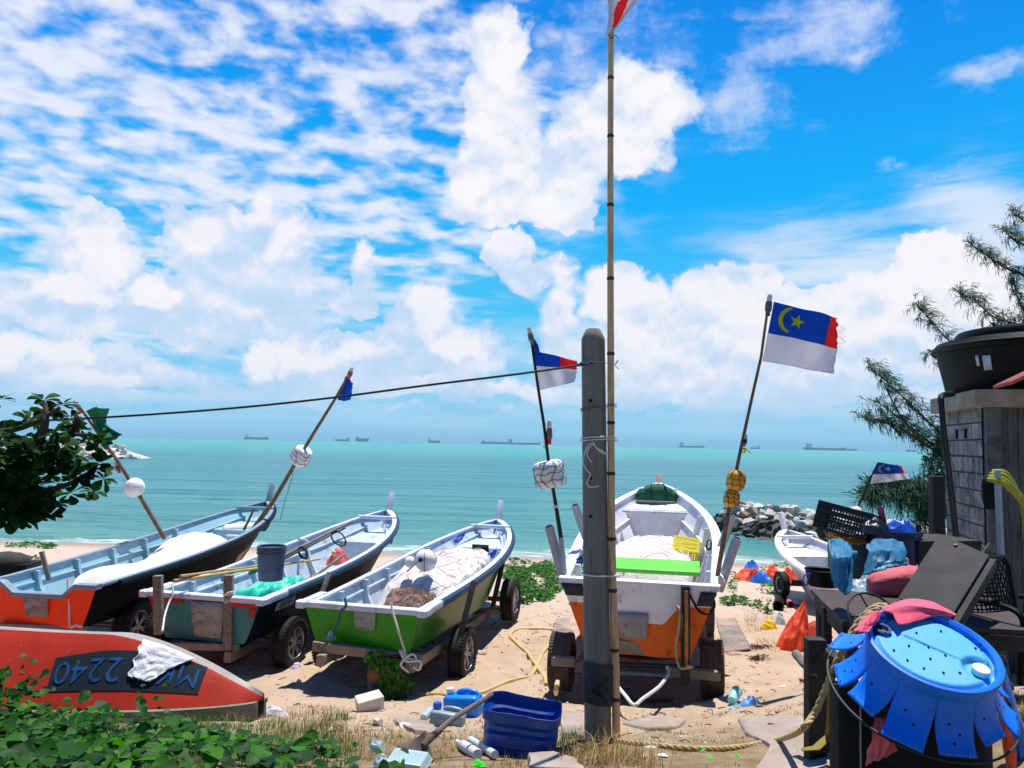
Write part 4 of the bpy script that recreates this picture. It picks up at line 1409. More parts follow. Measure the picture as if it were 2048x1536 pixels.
rag('cloth', 'faded blue cloth tied to the left gunwale of the green boat', 'cloth', [at(905, 1072, 12.3), at(935, 1062, 12.6), at(922, 1082, 12.5), at(910, 1092, 12.2)], BLUEC, .05, 3)
rag('cloth', 'blue rag by the bulkhead of the green boat', 'cloth', [at(975, 1108, 11.9), at(995, 1094, 12.2), at(990, 1112, 12.2), at(972, 1120, 11.9)], BLUEC, .04, 5)
REDC = pm('red_plastic', C(220, 40, 30), .4, .1, 4, 0)
# coils, floats and spars
def rope(name, label, cat, pts, r, mat, n=8, twist=True, group=None, parent=None):
    P = catmull(pts, n)
    mb = MB()
    if twist and r > .009:
        # three laid strands
        L_ = 0
        acc = [0]
        for i in range(1, len(P)):
            L_ += (P[i] - P[i - 1]).length
            acc.append(L_)
        step = r * 1.1
        cnt = int(L_ / step)
        Q = []
        j = 0
        for k in range(cnt + 1):
            d = L_ * k / cnt
            while j < len(acc) - 2 and acc[j + 1] < d: j += 1
            Q.append(P[j].lerp(P[j + 1], clamp((d - acc[j]) / max(1e-6, acc[j + 1] - acc[j]))))
        for s_ in range(3):
            pts2 = []
            u = V((0.3, .2, 1))
            for i, p in enumerate(Q):
                t = (Q[min(i + 1, cnt)] - Q[max(i - 1, 0)]).normalized()
                u = (u - t * u.dot(t))
                u = u.normalized() if u.length > 1e-5 else t.orthogonal().normalized()
                w_ = t.cross(u)
                a = 2 * PI * (i * step / (r * 7.5) + s_ / 3)
                pts2.append(p + (u * math.cos(a) + w_ * math.sin(a)) * r * .48)
            mb.tube(pts2, r * .56, 6)
    else:
        mb.tube(P, r, 6)
    o = mb.build(name, mat, parent, ang=70)
    if parent is None: tag(o, label, cat, group)
    return o
def loops(c, r, n, nrm, seed, squash=.8, jit=.25):
    rr = random.Random(seed)
    nrm = V(nrm).normalized()
    u = nrm.orthogonal().normalized()
    w_ = nrm.cross(u)
    pts = []
    for k in range(n * 8):
        a = 2 * PI * k / 8
        q = r * (1 + jit * nz(k * .37, seed))
        pts.append(V(c) + u * math.cos(a) * q + w_ * math.sin(a) * q * squash + nrm * (.02 * nz(k * .5, seed + 9) + .01 * rr.random()))
    return pts
rope('rope', 'white mooring rope hanging from the green boat stern and knotted at the trailer', 'rope', [at(783, 1206, 8.5), at(785, 1222, 8.48), at(797, 1262, 8.44), at(811, 1308, 8.40), at(806, 1318, 8.38), at(825, 1308, 8.36), at(832, 1318, 8.38), at(815, 1316, 8.38), at(800, 1300, 8.40), at(812, 1322, 8.36), at(840, 1322, 8.35), at(838, 1340, 8.35), at(822, 1330, 8.36), at(812, 1318, 8.37), at(802, 1330, 8.36), at(818, 1345, 8.35)], .013, ROPEW)
rope('rope', 'frayed green rope knotted over the left of the green transom', 'rope', [at(690, 1196, 8.5), at(692, 1212, 8.47), at(682, 1222, 8.46), at(676, 1245, 8.45), at(668, 1262, 8.45), at(662, 1272, 8.44), at(655, 1285, 8.43), at(642, 1296, 8.45)], .018, ROPEG)
crumple('rope_knot', 'lump of knotted green rope on the stern beam of the green boat', 'rope', at(661, 1278, 8.44), .05, .05, .07, ROPEG, 3, ground=False)
rope('rope', 'thin rope hanging down the orange transom', 'rope', [at(136, 1158, 9.42), at(136, 1178, 9.4), at(138, 1200, 9.4), at(140, 1252, 9.4), at(150, 1250, 9.3), at(165, 1254, 9.3)], .014, ROPEW)
rope('rope', 'white rope tied round the right stern post of the teal boat', 'rope', [at(446, 1188, 9.28), at(456, 1190, 9.24), at(468, 1184, 9.28), at(455, 1186, 9.24), at(447, 1194, 9.26), at(449, 1204, 9.26), at(454, 1205, 9.26), at(454, 1198, 9.26)], .010, ROPEW)
rope('rope', 'white rope running down the left stern post of the teal boat to the rag', 'rope', [at(344, 1170, 9.3), at(346, 1188, 9.26), at(338, 1205, 9.2), at(330, 1230, 9.0), at(325, 1262, 8.6)], .012, ROPEW)
# bamboo poles in the teal boat
BAMB = pm('bamboo', C(190, 158, 100), .55, .25, 6, .2, 30, stretch=(1, 1, 1), dirt=C(110, 88, 60), dirt_amt=.25)
OLDSPAR = pm('grey_spar', C(120, 112, 104), .8, .3, 6, .3, 30)
def pole_thing(name, label, cat, p, q, r, mat, group=None):
    mb = MB(); n = 10
    mb.tube([V(p).lerp(V(q), k / n) + V((0, 0, .012 * nz(k * .7, p[0]))) for k in range(n + 1)], [r * (1 - .25 * k / n) for k in range(n + 1)], 10)
    return tag(mb.build(name, mat), label, cat, group)
pole_thing('bamboo_pole', 'lower yellow bamboo pole sticking over the teal stern', 'pole', at(347, 1162, 9.35), at(640, 1118, 12.0), .022, BAMB, 'poles lying in the teal boat')
pole_thing('bamboo_pole', 'upper yellow bamboo pole sticking over the teal stern', 'pole', at(360, 1152, 9.4), at(560, 1126, 11.6), .018, BAMB, 'poles lying in the teal boat')
pole_thing('long_spar', 'long grey spar lying along the black and teal boat', 'pole', at(500, 1146, 10.6), at(705, 1042, 13.2), .03, OLDSPAR, 'poles lying in the teal boat')
pole_thing('long_spar', 'thin dark spar lashed under the long grey spar', 'pole', at(560, 1122, 11.0), at(690, 1056, 13.0), .016, DARKWOOD, 'poles lying in the teal boat')
SACKR = pm('coral_cloth', C(230, 105, 105), .8, .15, 5, .3, 20, dist=.02)
crumple('cloth_bundle', 'coral red cloth bundle in the middle of the black and teal boat', 'cloth', bl(teal, (.05, 3.35, .42)), .20, .16, .22, SACKR, 5, .4, ground=False, amp=.3)
ball_buoy('small yellow float by the coral bundle', at(668, 1106, 12.4), .04, pm('yellow_float', C(235, 170, 40), .5, .15, 5, .1))
rope('rope', 'loops of black rope hung on the grey spar', 'rope', loops(at(677, 1078, 12.5), .09, 3, (0, 1, .2), 4, 1.5), .009, BLACKC, 3, False)
rope('rope', 'black lashing round the grey spar', 'rope', loops(at(606, 1106, 11.6), .06, 3, (.4, 1, 0), 8, 1.6), .012, BLACKC, 3, False)
# grey bucket
BUCK = pm('grey_bucket_plastic', C(70, 92, 112), .5, .15, 4, .08, 20, dirt=C(120, 132, 145), dirt_amt=.12, dirt_scale=5)
bp_ = at(541, 1160, 9.9)
rt = thing('bucket', 'grey plastic paint bucket with faded letters at the teal stern', 'bucket', bp_)
mb = MB()
mb.lathe([(.145, 0), (.150, .02), (.172, .36), (.180, .36), (.180, .375), (.172, .378), (.174, .405), (.182, .405), (.182, .425), (.165, .425), (.145, .03), (.0, .02)], bp_ - V((0, 0, .0)), (0, 0, 1), 32)
for z in (.33, .375): mb.lathe([(.172, z), (.184, z + .004), (.184, z + .014), (.174, z + .018)], bp_, (0, 0, 1), 32)
mb.build('shell', BUCK, rt)
vs, fs = text_mesh('RE', .075)
def cyl(px_, pz_, r0=.166, a0=-PI / 2 - .35):
    a = a0 + px_ / r0
    z = .20 + pz_
    rr = .150 + (.172 - .150) * z / .36 + .003
    return bp_ + V((math.cos(a) * rr, math.sin(a) * rr, z))
mb = MB(); mb.add([cyl(p.x, p.y) for p in vs], fs)
vs, fs = text_mesh('Y', .06); mb.add([cyl(p.x, p.y + .075) for p in vs], fs)
for k in range(3):
    mb.grid(lambda u, v: cyl(lerp(-.04, .11 - .02 * k, u), -.10 - .022 * k + .010 * v), 8, 1)
mb.build('lettering', pm('faded_print', C(120, 138, 155), .7, .3, 20, 0), rt)
# yellow crate in the white boat
YEL = pm('yellow_crate_plastic', C(228, 215, 0), .4, .08, 4, .05, 20, dirt=C(170, 150, 20), dirt_amt=.12)
def crate(label, c, size, rot, mat, nx=7, nz_=4, t=.012, cat='crate', holes=True):
    rt = thing('plastic_crate', label, cat, c, rot)
    Lx, Ly, Lz = size
    A = dict(parent=rt, world=False, smooth=False)
    def panel(name, o, ux, uz, lx, lz, nx_, nzz):
        mb = MB()
        n = V(ux).cross(V(uz)).normalized()
        rot2 = Matrix((V(ux), n, V(uz))).transposed()
        for (z, h) in ((0 + .012, .024), (lz - .015, .03), (lz * .36, .02), (lz * .68, .02)):
            mb.box(V(o) + V(uz) * z, (lx, t, h), rot2)
        for k in range(nx_ + 1):
            wdt = .03 if k in (0, nx_) else .010
            xx = lerp(-lx / 2 + .012, lx / 2 - .012, k / nx_)
            mb.box(V(o) + V(ux) * xx + V(uz) * lz / 2, (wdt, t * .8, lz), rot2)
        for k in range(9):
            mb.box(V(o) + V(uz) * (lz * (k + .5) / 9), (lx, t * .5, .009), rot2)
        mb.build(name, mat, **A)
    panel('side_panel', (0, -Ly / 2, 0), (1, 0, 0), (0, 0, 1), Lx, Lz, nx * 2, nz_)
    panel('side_panel', (0, Ly / 2, 0), (1, 0, 0), (0, 0, 1), Lx, Lz, nx * 2, nz_)
    panel('end_panel', (-Lx / 2, 0, 0), (0, 1, 0), (0, 0, 1), Ly, Lz, nx, nz_)
    panel('end_panel', (Lx / 2, 0, 0), (0, 1, 0), (0, 0, 1), Ly, Lz, nx, nz_)
    panel('base_panel', (0, 0, .0), (1, 0, 0), (0, 1, 0), Lx, .02, 2, 2)
    mb = MB()
    for k in range(10): mb.box((lerp(-Lx / 2, Lx / 2, (k + .5) / 10), 0, .01), (.012, Ly, .01))
    for k in range(7): mb.box((0, lerp(-Ly / 2, Ly / 2, (k + .5) / 7), .012), (Lx, .012, .01))
    mb.build('base_grid', mat, **A)
    return rt
crate('yellow plastic crate tipped on its side in the white topped boat', at(1372, 1092, 11.0), (.34, .47, .22), Matrix.Rotation(R(-8), 3, 'Z') @ Matrix.Rotation(R(-38), 3, 'X') @ Matrix.Rotation(R(8), 3, 'Y') @ Matrix.Rotation(PI, 3, 'X'), YEL, 5, 3)
# dark green bag at the bow, little gear
GBAG = pm('dark_green_canvas', C(16, 88, 62), .85, .25, 6, .3, 25, dist=.02)
p = bl(white, (0, 5.35, 1.33))
rt = thing('canvas_bag', 'dark green canvas bag slumped in the white bow', 'bag', p)
mb = MB(); mb.ball(p + V((0, 0, .03)), (.28, .16, .17), 20, 12, amp=.22, ns=2.2); mb.build('body', GBAG, rt)
mb = MB(); mb.ball(p + V((-.25, .0, -.02)), (.12, .10, .14), 12, 8, amp=.2); mb.ball(p + V((.25, 0, -.03)), (.12, .10, .13), 12, 8, amp=.2); mb.build('side_pocket', GBAG, rt)
mb = MB(); mb.tube([p + V((-.13, -.14, -.1)), p + V((-.14, -.17, .05)), p + V((-.12, -.12, .17)), p + V((-.1, 0, .2))], .012, 6); mb.tube([p + V((.13, -.14, -.1)), p + V((.14, -.17, .05)), p + V((.12, -.12, .17)), p + V((.1, 0, .2))], .012, 6); mb.build('strap', pm('green_strap', C(8, 55, 40), .9, .2, 8, 0), rt)
rag('cloth', 'dark blue cloth hung inside the left gunwale of the white topped boat', 'cloth', [at(1152, 1118, 9.3), at(1166, 1110, 9.5), at(1166, 1138, 9.4), at(1150, 1130, 9.2)], pm('dark_blue_cloth', C(15, 45, 120), .9, .2, 8, .3), .04, 2)
rope('rope', 'black cable looping from the timber post to the right stern corner', 'cable', [at(1362, 1188, 8.15), at(1375, 1183, 8.1), at(1385, 1200, 8.1), at(1398, 1222, 8.1), at(1416, 1228, 8.1), at(1428, 1215, 8.12), at(1426, 1198, 8.12), at(1412, 1196, 8.12)], .014, BLACKC, 8, False)
rope('rope', 'small black cord loop on the right gunwale of the white topped boat', 'cord', loops(at(1417, 1090, 9.7), .05, 2, (1, .3, 0), 3, 1.3), .008, BLACKC, 3, False)
# timber post with an orange worn face and its rope
p, q = at(1371, 1345, 8.02), at(1371, 1172, 8.06)
rt = thing('timber_post', 'upright timber with a worn orange face at the right stern', 'post', p)
mb = MB(); mb.beam(p - V((0, 0, .12)), q, .085, .07, (0, 1, 0), bev=.01); mb.build('plank', DARKWOOD, rt)
mb = MB(); mb.beam(p + V((0, -.04, .05)), q + V((0, -.04, -.04)), .035, .02, (0, 1, 0), bev=.006); mb.build('worn_face', pm('worn_orange_wood', C(190, 120, 40), .7, .35, 5, .4, 30, dirt=C(95, 60, 25), dirt_amt=.3), rt)
rope('rope', 'brown rope hanging beside the orange faced timber', 'rope', [at(1354, 1212, 8.05), at(1360, 1222, 8.0), at(1357, 1260, 8.0), at(1352, 1285, 8.0), at(1353, 1315, 7.98), at(1360, 1335, 7.95), at(1372, 1336, 7.92), at(1385, 1334, 7.95), at(1375, 1332, 7.9)], .014, ROPET)
rope('rope', 'second brown rope draped close to the orange faced timber', 'rope', [at(1354, 1215, 8.03), at(1363, 1225, 7.99), at(1364, 1250, 8.0), at(1360, 1275, 8.02), at(1361, 1285, 8.0)], .012, ROPEB)
rope('rope', 'thick white towing rope tied to the axle and staked in the sand', 'rope', [at(1343, 1338, 8.25), at(1334, 1334, 8.2), at(1338, 1345, 8.1), at(1320, 1372, 7.75), at(1285, 1398, 7.4), at(1268, 1410, 7.3), at(1250, 1390, 7.5), at(1225, 1360, 8.1)], .018, ROPEW)
# white floats and tangle in the orange bow
WCYL = at(478, 1060, 14.4)
mb = MB(); d = V((1, .15, .05)).normalized(); mb.lathe([(.0, -.30), (.06, -.29), (.11, -.24), (.12, -.1), (.12, .1), (.11, .24), (.06, .29), (0, .30)], WCYL, d, 20)
tag(mb.build('float', STYRO), 'white cylinder float lying in the bow of the orange boat', 'float')
rope('rope', 'tangled white line on the fore deck of the orange boat', 'rope', loops(at(475, 1073, 14.2), .16, 6, (0, .2, 1), 5, .7, .6), .012, ROPEW, 3, False)
pole_thing('mooring_stake', 'short dark stake leaning in the orange bow', 'stake', at(488, 1060, 14.0), at(508, 1018, 14.3), .025, DARKWOOD)
mb = MB(); mb.beam(at(98, 1160, 9.8), at(83, 1103, 9.75), .05, .04, (0, 1, 0)); tag(mb.build('oar_post', WOOD), 'thin grey wooden post standing in the orange stern', 'post')
random.seed(21)
# ------------------------------------------------------------------ flags and marker poles
FBLUE = pm('flag_blue', C(8, 100, 205), .85, .15, 6, .2, 60, trans=.45)
FWHITE = pm('flag_white', C(240, 238, 245), .85, .06, 6, .2, 60, trans=.45)
FRED = pm('flag_red', C(245, 62, 55), .85, .12, 6, .2, 60, trans=.45)
FYEL = pm('flag_yellow', C(205, 215, 30), .85, .08, 6, 0, trans=.2)
FGREEN = pm('green_flag_net', C(10, 120, 92), .85, .25, 6, .2, 60, trans=.35)
LAMPR = pm('red_lamp_plastic', C(230, 40, 35), .35, .1, 6, 0)
LAMPG = pm('grey_lamp_plastic', C(90, 108, 115), .5, .1, 6, 0)
LENS = pm('clear_lens', C(215, 215, 205), .15, .05, 6, 0, alpha=.75)
POLEW = pm('worn_pole_wood', C(120, 92, 68), .75, .35, 8, .3, 40, dirt=C(60, 48, 40), dirt_amt=.3)
POLEB = pm('dark_pole', C(22, 24, 30), .6, .2, 8, .1, 40)
YTIE = pm('yellow_tie', C(215, 205, 40), .7, .1, 6, 0)
FOAMY = pm('yellow_foam_float', C(240, 165, 45), .75, .18, 9, .35, 30, dirt=C(185, 115, 35), dirt_amt=.2, dist=.01)

def curved(p, q, bend=(0, 0, 0), n=14):
    return [V(p).lerp(V(q), k / n) + V(bend) * (4 * (k / n) * (1 - k / n)) for k in range(n + 1)]
def part_tube(rt, name, pts, r, mat, seg=8):
    mb = MB(); mb.tube(pts, r, seg); return mb.build(name, mat, rt)
def lamp(rt, p, d, L_, r, body=LAMPR, collar=LAMPG):
    d = V(d).normalized()
    mb = MB(); mb.lathe([(0, 0), (r * .7, .0), (r * .75, L_ * .2), (r, L_ * .24), (r, L_ * .6), (r * .9, L_ * .64), (.0, L_ * .64)], p, d, 14)
    o = mb.build('marker_lamp', body, rt)
    mb = MB(); mb.lathe([(r * 1.04, L_ * .28), (r * 1.06, L_ * .30), (r * 1.06, L_ * .52), (r * 1.04, L_ * .54)], p, d, 14); mb.build('collar', collar, o)
    mb = MB(); mb.lathe([(r * .82, L_ * .64), (r * .82, L_ * .84), (r * .6, L_ * .95), (0, L_)], p, d, 14); mb.build('lens', LENS, o)
def flag_surf(c, wave, amp, sag=0.0, seed=0, rag=0.0, tw=0.0):
    tl, tr, br, bl_ = [V(p) for p in c]
    n = (tr - tl).cross(bl_ - tl).normalized()
    def f(u, v):
        p = (tl * (1 - u) + tr * u) * (1 - v) + (bl_ * (1 - u) + br * u) * v
        a = amp * (u ** .6) * (math.sin(wave * u * 6.28 + 2.2 * v + seed) + .5 * math.sin(wave * 2.3 * u * 6.28 - 3 * v + seed * 2))
        p = p + n * a + V((0, 0, -1)) * sag * 4 * u * (1 - u) * (1 - v * .6)
        p += n * tw * u * (v - .5)
        if rag and u > .9: p += (tr - tl) * rag * (u - .9) * 10 * (nz(v * 9, seed) + .6 * nz(v * 27, seed + 3))
        return p
    return f
def state_flag(rt, c, wave=1.0, amp=.04, seed=0, rag=.05, split=.54, red=.80, emblem=True, eu=.26, ev=.27, es=.17, sag=0, tw=0.0, ragtop=0.0):
    f0 = flag_surf(c, wave, amp, sag, seed, rag, tw)
    def f(u, v):
        # torn upper fly corner
        if ragtop and v < split:
            lim = 1 - ragtop * (1 - v / split) * (1 + .5 * nz(v * 14, seed))
            if u > lim - .12: u = lim - .12 + (u - lim + .12) * .12 / (1 - lim + .12)
        return f0(u, v)
    mb = MB()
    mb.grid(f, 60, 36, mf=lambda u, v: 1 if v > split else (2 if u > red else 0))
    fl = mb.build('flag', [FBLUE, FWHITE, FRED], rt, solid=.003)
    if emblem:
        W_ = (V(c[1]) - V(c[0])).length
        H_ = (V(c[3]) - V(c[0])).length
        def put(pts, off):
            n = (V(c[1]) - V(c[0])).cross(V(c[3]) - V(c[0])).normalized()
            return [f(eu + x * H_ / W_, ev + y) + n * off for x, y in pts]
        cres, star = [], []
        K = 18
        a0 = 1.15
        for k in range(K + 1):
            a = PI - a0 * 1.18 + 2 * a0 * 1.18 * k / K
            cres.append((es * 1.35 * math.cos(a) + .04, es * 1.35 * math.sin(a)))
        for k in range(K + 1):
            a = PI - a0 * .98 + 2 * a0 * .98 * k / K
            cres.append((es * 1.38 * math.cos(a) + .115, es * 1.30 * math.sin(a)))
        for k in range(10):
            a = -PI / 2 + .15 + k * PI / 5
            r_ = es * (.80 if k % 2 == 0 else .33)
            star.append((r_ * math.cos(a) + .12, r_ * math.sin(a) - .0))
        for off in (.007, -.007):
            mb = MB()
            vs = put(cres, off)
            mb.add(vs, [(k, k + 1, K + 1 + k + 1, K + 1 + k) for k in range(K)])
            mb.build('crescent', FYEL, fl, smooth=False)
            mb = MB()
            vs = put(star + [(.12, 0)], off)
            mb.add(vs, [(k, (k + 1) % 10, 10) for k in range(10)])
            mb.build('star', FYEL, fl, smooth=False)
    return fl, f
def netted(rt, p, d, r, h, mat, cord, k=6, name='foam_float', round_=False):
    d = V(d).normalized()
    u = d.orthogonal().normalized(); w_ = d.cross(u)
    mb = MB()
    if round_: prof = [(0.001, -h / 2), (r * .5, -h * .49), (r * .82, -h * .38), (r * .97, -h * .2), (r, 0), (r * .97, h * .2), (r * .82, h * .38), (r * .5, h * .49), (.001, h / 2)]
    else: prof = [(0.001, -h / 2), (r * .75, -h * .5), (r * .93, -h * .43), (r, -h * .3), (r, h * .3), (r * .93, h * .43), (r * .75, h * .5), (.001, h / 2)]
    mb.lathe(prof, p, d, 26, wob=.05)
    fo = mb.build(name, mat, rt)
    mb = MB()
    def sp(a, s_):
        rr = interp([(b, a_) for a_, b in prof], s_ * h / 2) * 1.025 + .003
        return V(p) + d * s_ * h / 2 * 1.02 + (u * math.cos(a) + w_ * math.sin(a)) * rr
    for j in range(k):
        a = 2 * PI * j / k
        mb.tube([sp(a + .22 * math.sin(s_ * 3 + j), s_) for s_ in [-.97 + 1.94 * q / 12 for q in range(13)]], .0035, 5)
    for s_ in (-.45, .1, .55):
        mb.tube([sp(2 * PI * q / 32, s_ + .08 * math.sin(q * 1.3)) for q in range(32)], .0035, 5, closed=True)
    mb.build('netting', cord, fo)
GCORD = pm('green_cord', C(30, 92, 78), .9, .2, 20, 0)

# 1 tall state flag on the white boat's right quarter
Yb, Yt = 8.55, 8.45
def mk(px, py, f=None): return at(px, py, lerp(Yb, Yt, (1190 - py) / 605))
base, top = mk(1428, 1192), mk(1537, 606)
rt = thing('marker_pole', 'flag marker with two yellow floats and the large state flag on the white boat', 'flag marker', base, None, 'flag marker poles of the fishing boats')
part_tube(rt, 'pole', [base, mk(1447, 1080), mk(1464, 985), mk(1480, 905), mk(1505, 790), mk(1522, 715), top], [.026, .026, .022, .019, .017, .016, .014], POLEW)
dd = (mk(1478, 925) - mk(1465, 1000)).normalized()
netted(rt, mk(1472, 961), dd, .095, .225, FOAMY, ROPEB, 6, 'foam_float', True)
netted(rt, mk(1463, 997), dd, .078, .19, FOAMY, ROPEB, 6, 'foam_float', True)
lamp(rt, mk(1487, 893), mk(1495, 850) - mk(1487, 893), .14, .028, LAMPG, POLEB)
lamp(rt, mk(1535, 632), mk(1540, 588) - mk(1535, 632), .25, .036, pm('grey_green_lamp', C(60, 90, 80), .5, .1, 6, 0))
rope('tie', '', '', [mk(1484, 897), mk(1490, 900), mk(1488, 905), mk(1482, 902), mk(1490, 897), mk(1502, 907)], .009, YTIE, 5, False, parent=None)
o = COL.objects[-1]; o.parent = rt; o.matrix_local = WM[rt.name].inverted(); o.name = 'cord_tie'
for k_ in ('label', 'category'):
    if k_ in o: del o[k_]
_, ff = state_flag(rt, [mk(1548, 603), mk(1692, 640), mk(1668, 748), mk(1525, 722)], 1.0, .045, 1.0, .035, .52, .80, True, .255, .245, .165, ragtop=.10)
mb = MB()
for k in range(10):
    a = ff(.995, .12 + k * .035)
    mb.tube([a, a + V((.05, .01, .012 * math.sin(k * 2.1))), a + V((.085 + .02 * math.sin(k * 3), .0, -.03 * math.cos(k)))], .0018, 4)
mb.build('frayed_threads', FRED, rt)

# 2 half hidden state flag on the white boat's left quarter
Yb, Yt = 8.6, 8.5
base, top = mk(1131, 1170), mk(1064, 690)
rt = thing('marker_pole', 'flag marker with netted foam drum and folded flag left of the concrete post', 'flag marker', base, None, 'flag marker poles of the fishing boats')
part_tube(rt, 'pole', [base, mk(1122, 1075), mk(1110, 1000), mk(1098, 930), mk(1088, 850), mk(1076, 775), top], [.026, .025, .02, .018, .017, .016, .014], POLEB)
part_tube(rt, 'pipe_sleeve', [base, mk(1122, 1075)], .029, PVC)
netted(rt, mk(1099, 948), mk(1093, 920) - mk(1099, 950), .165, .285, STYRO, GCORD, 9)
lamp(rt, mk(1099, 889), V((-.02, 0, 1)), .28, .03)
lamp(rt, mk(1065, 690), mk(1057, 652) - mk(1065, 690), .21, .03, pm('yellow_green_lamp', C(150, 140, 80), .5, .2, 6, 0))
part_tube(rt, 'cord_tie', [mk(1090, 886), mk(1096, 890), mk(1092, 898), mk(1086, 893), mk(1094, 887)], .009, YTIE)
fl, f = state_flag(rt, [mk(1063, 700), mk(1155, 722), mk(1150, 764), mk(1077, 781)], .9, .05, 2.2, .05, .40, .62, False)
mb = MB(); mb.grid(flag_surf([mk(1066, 672), mk(1076, 690), mk(1082, 712), mk(1063, 704)], .6, .02, 0, 1), 10, 10); mb.build('flag_fold', FBLUE, fl, solid=.003)
rope('rope', 'frayed string tied round the pole with the foam drum', 'string', loops(mk(1111, 1015), .03, 4, (0, .2, 1), 12, 1, .4), .007, ROPEW, 3, False)

# 3 pole with foam drum leaning from the orange bow
Yb, Yt = 14.3, 13.3
def mk(px, py): return at(px, py, lerp(Yb, Yt, (1070 - py) / 335))
base, top = mk(497, 1070), mk(702, 742)
rt = thing('marker_pole', 'leaning flag marker with a white foam drum and a torn blue flag', 'flag marker', base, None, 'flag marker poles of the fishing boats')
part_tube(rt, 'pole', [base, mk(545, 1005), mk(590, 928), mk(630, 862), mk(672, 795), top], [.042, .04, .034, .03, .026, .022], POLEW)
netted(rt, mk(602, 912), mk(625, 872) - mk(590, 930), .165, .31, STYRO, ROPEB, 5)
lamp(rt, mk(697, 757), mk(704, 735) - mk(697, 757), .22, .042)
mb = MB(); f = flag_surf([mk(691, 752), mk(707, 765), mk(700, 802), mk(675, 800)], .8, .05, 0, .5, .12); mb.grid(f, 16, 16); mb.build('flag', FBLUE, rt, solid=.003)
rope('fishing_line', 'thin slack line hanging below the leaning foam drum marker', 'line', [mk(588, 935), mk(583, 960), mk(575, 985), mk(560, 1040)], .005, BLACKC, 6, False)

# 4 pole with a ball float and a green flag at far left
Yb, Yt = 12.6, 12.2
def mk(px, py): return at(px, py, lerp(Yb, Yt, (1075 - py) / 265))
base, top = mk(330, 1078), mk(160, 815)
rt = thing('marker_pole', 'leaning flag marker with a white ball float and a green net flag', 'flag marker', base, None, 'flag marker poles of the fishing boats')
part_tube(rt, 'pole', [base, mk(280, 993), mk(235, 922), mk(200, 872), top], [.036, .033, .028, .024, .02], POLEW)
mb = MB(); mb.ball(mk(269, 975), .152, 26, 18, amp=.05, ns=5); mb.build('ball_float', STYRO, rt)
lamp(rt, mk(240, 946), mk(226, 922) - mk(240, 946), .20, .035)
lamp(rt, mk(164, 826), mk(149, 802) - mk(164, 826), .24, .035)
mb = MB(); f = flag_surf([mk(172, 822), mk(224, 816), mk(242, 872), mk(219, 902)], .7, .09, 0, 1.8, .03, tw=.2)
def fg(u, v):
    p = f(u, v)
    return p + V((-.16 * math.sin(PI * v) * (.4 + u), .1 * math.sin(v * 5), .05 * math.sin(PI * u)))
mb.grid(fg, 24, 20); mb.build('flag', FGREEN, rt, solid=.003)

# 5 small marker behind the crates
Yb, Yt = 11.5, 11.3
def mk(px, py): return at(px, py, 11.4)
rt = thing('marker_pole', 'small flag marker with a white ball and state flag behind the black crate', 'flag marker', mk(1700, 1050), None, 'flag marker poles of the fishing boats')
part_tube(rt, 'pole', [mk(1700, 1050), mk(1716, 1014), mk(1738, 962), mk(1756, 926)], .013, POLEB)
mb = MB(); mb.ball(mk(1711, 1025), .098, 24, 16, amp=.02); mb.build('ball_float', WPLAS, rt)
mb = MB(); mb.tube([mk(1711, 1025) + V((.1 * math.cos(a), -.02, .1 * math.sin(a))) for a in [2 * PI * k / 24 for k in range(24)]], .004, 5, closed=True); mb.build('cord', BLACKC, rt)
state_flag(rt, [mk(1757, 924), mk(1806, 933), mk(1822, 958), mk(1740, 968)], 1.0, .05, .4, .05, .56, .80, True, .26, .28, .16)

# ------------------------------------------------------------------ concrete post, bamboo flagpole and the cable
CONC = pm('grey_concrete', C(132, 128, 120), .92, .3, 4, .6, 30, dirt=C(60, 58, 58), dirt_amt=.3, dirt_scale=4, stretch=(2.5, 2.5, .35), dist=.012)
pb = atg(1196, 1482)
YP = pb.y
pt_ = at(1186, 658, YP + .05)
rt = thing('concrete_post', 'weathered octagonal concrete post with drilled holes and rope ties', 'post', pb)
hgt = (pt_ - pb).length
axp = (pt_ - pb).normalized()
r0, r1 = .103, .094
mb = MB()
seg = 8
prof = [(r0, -.35), (r0, 0), (lerp(r0, r1, .5), hgt * .5), (r1, hgt - .10), (r1 * .985, hgt - .075), (r1 * .62, hgt - .005), (r1 * .55, hgt), (0.0, hgt)]
u0 = (axp.cross(V((0, 1, 0)))).normalized(); w0 = axp.cross(u0)
vs, fs = [], []
for (r_, h_) in prof:
    for k in range(16):
        a = 2 * PI * (k // 2) / 8 + (.12 if k % 2 else -.12) + PI / 8 * 1.3
        vs.append(pb + axp * h_ + (u0 * math.cos(a) + w0 * math.sin(a)) * r_)
for i in range(len(prof) - 1):
    for k in range(16): fs.append((i * 16 + k, i * 16 + (k + 1) % 16, (i + 1) * 16 + (k + 1) % 16, (i + 1) * 16 + k))
mb.add(vs, fs)
mb.build('shaft', CONC, rt, ang=28)
front = (w0 if w0.y < 0 else -w0)
for py in (724, 801, 879, 957, 1033):
    c = at(1181, py, YP - .10)
    mb = MB(); mb.lathe([(0, .0), (.0125, 0), (.0135, .004), (.012, .006), (0, .006)], c + V((0, .008, 0)), (0, -1, 0), 14); mb.build('drilled_hole', DARKIN, rt)
def ring_pts(py, dr=.006, tilt=0.0, inc_bamboo=True, n=28):
    c = at(1187 + (py - 700) * .0125, py, YP)
    out = []
    for k in range(n):
        a = 2 * PI * k / n
        x = (r0 + dr) * math.cos(a)
        y = (r0 + dr) * math.sin(a)
        if inc_bamboo and x > 0: x *= 1.62
        out.append(c + V((x, y, tilt * math.cos(a))))
    return out
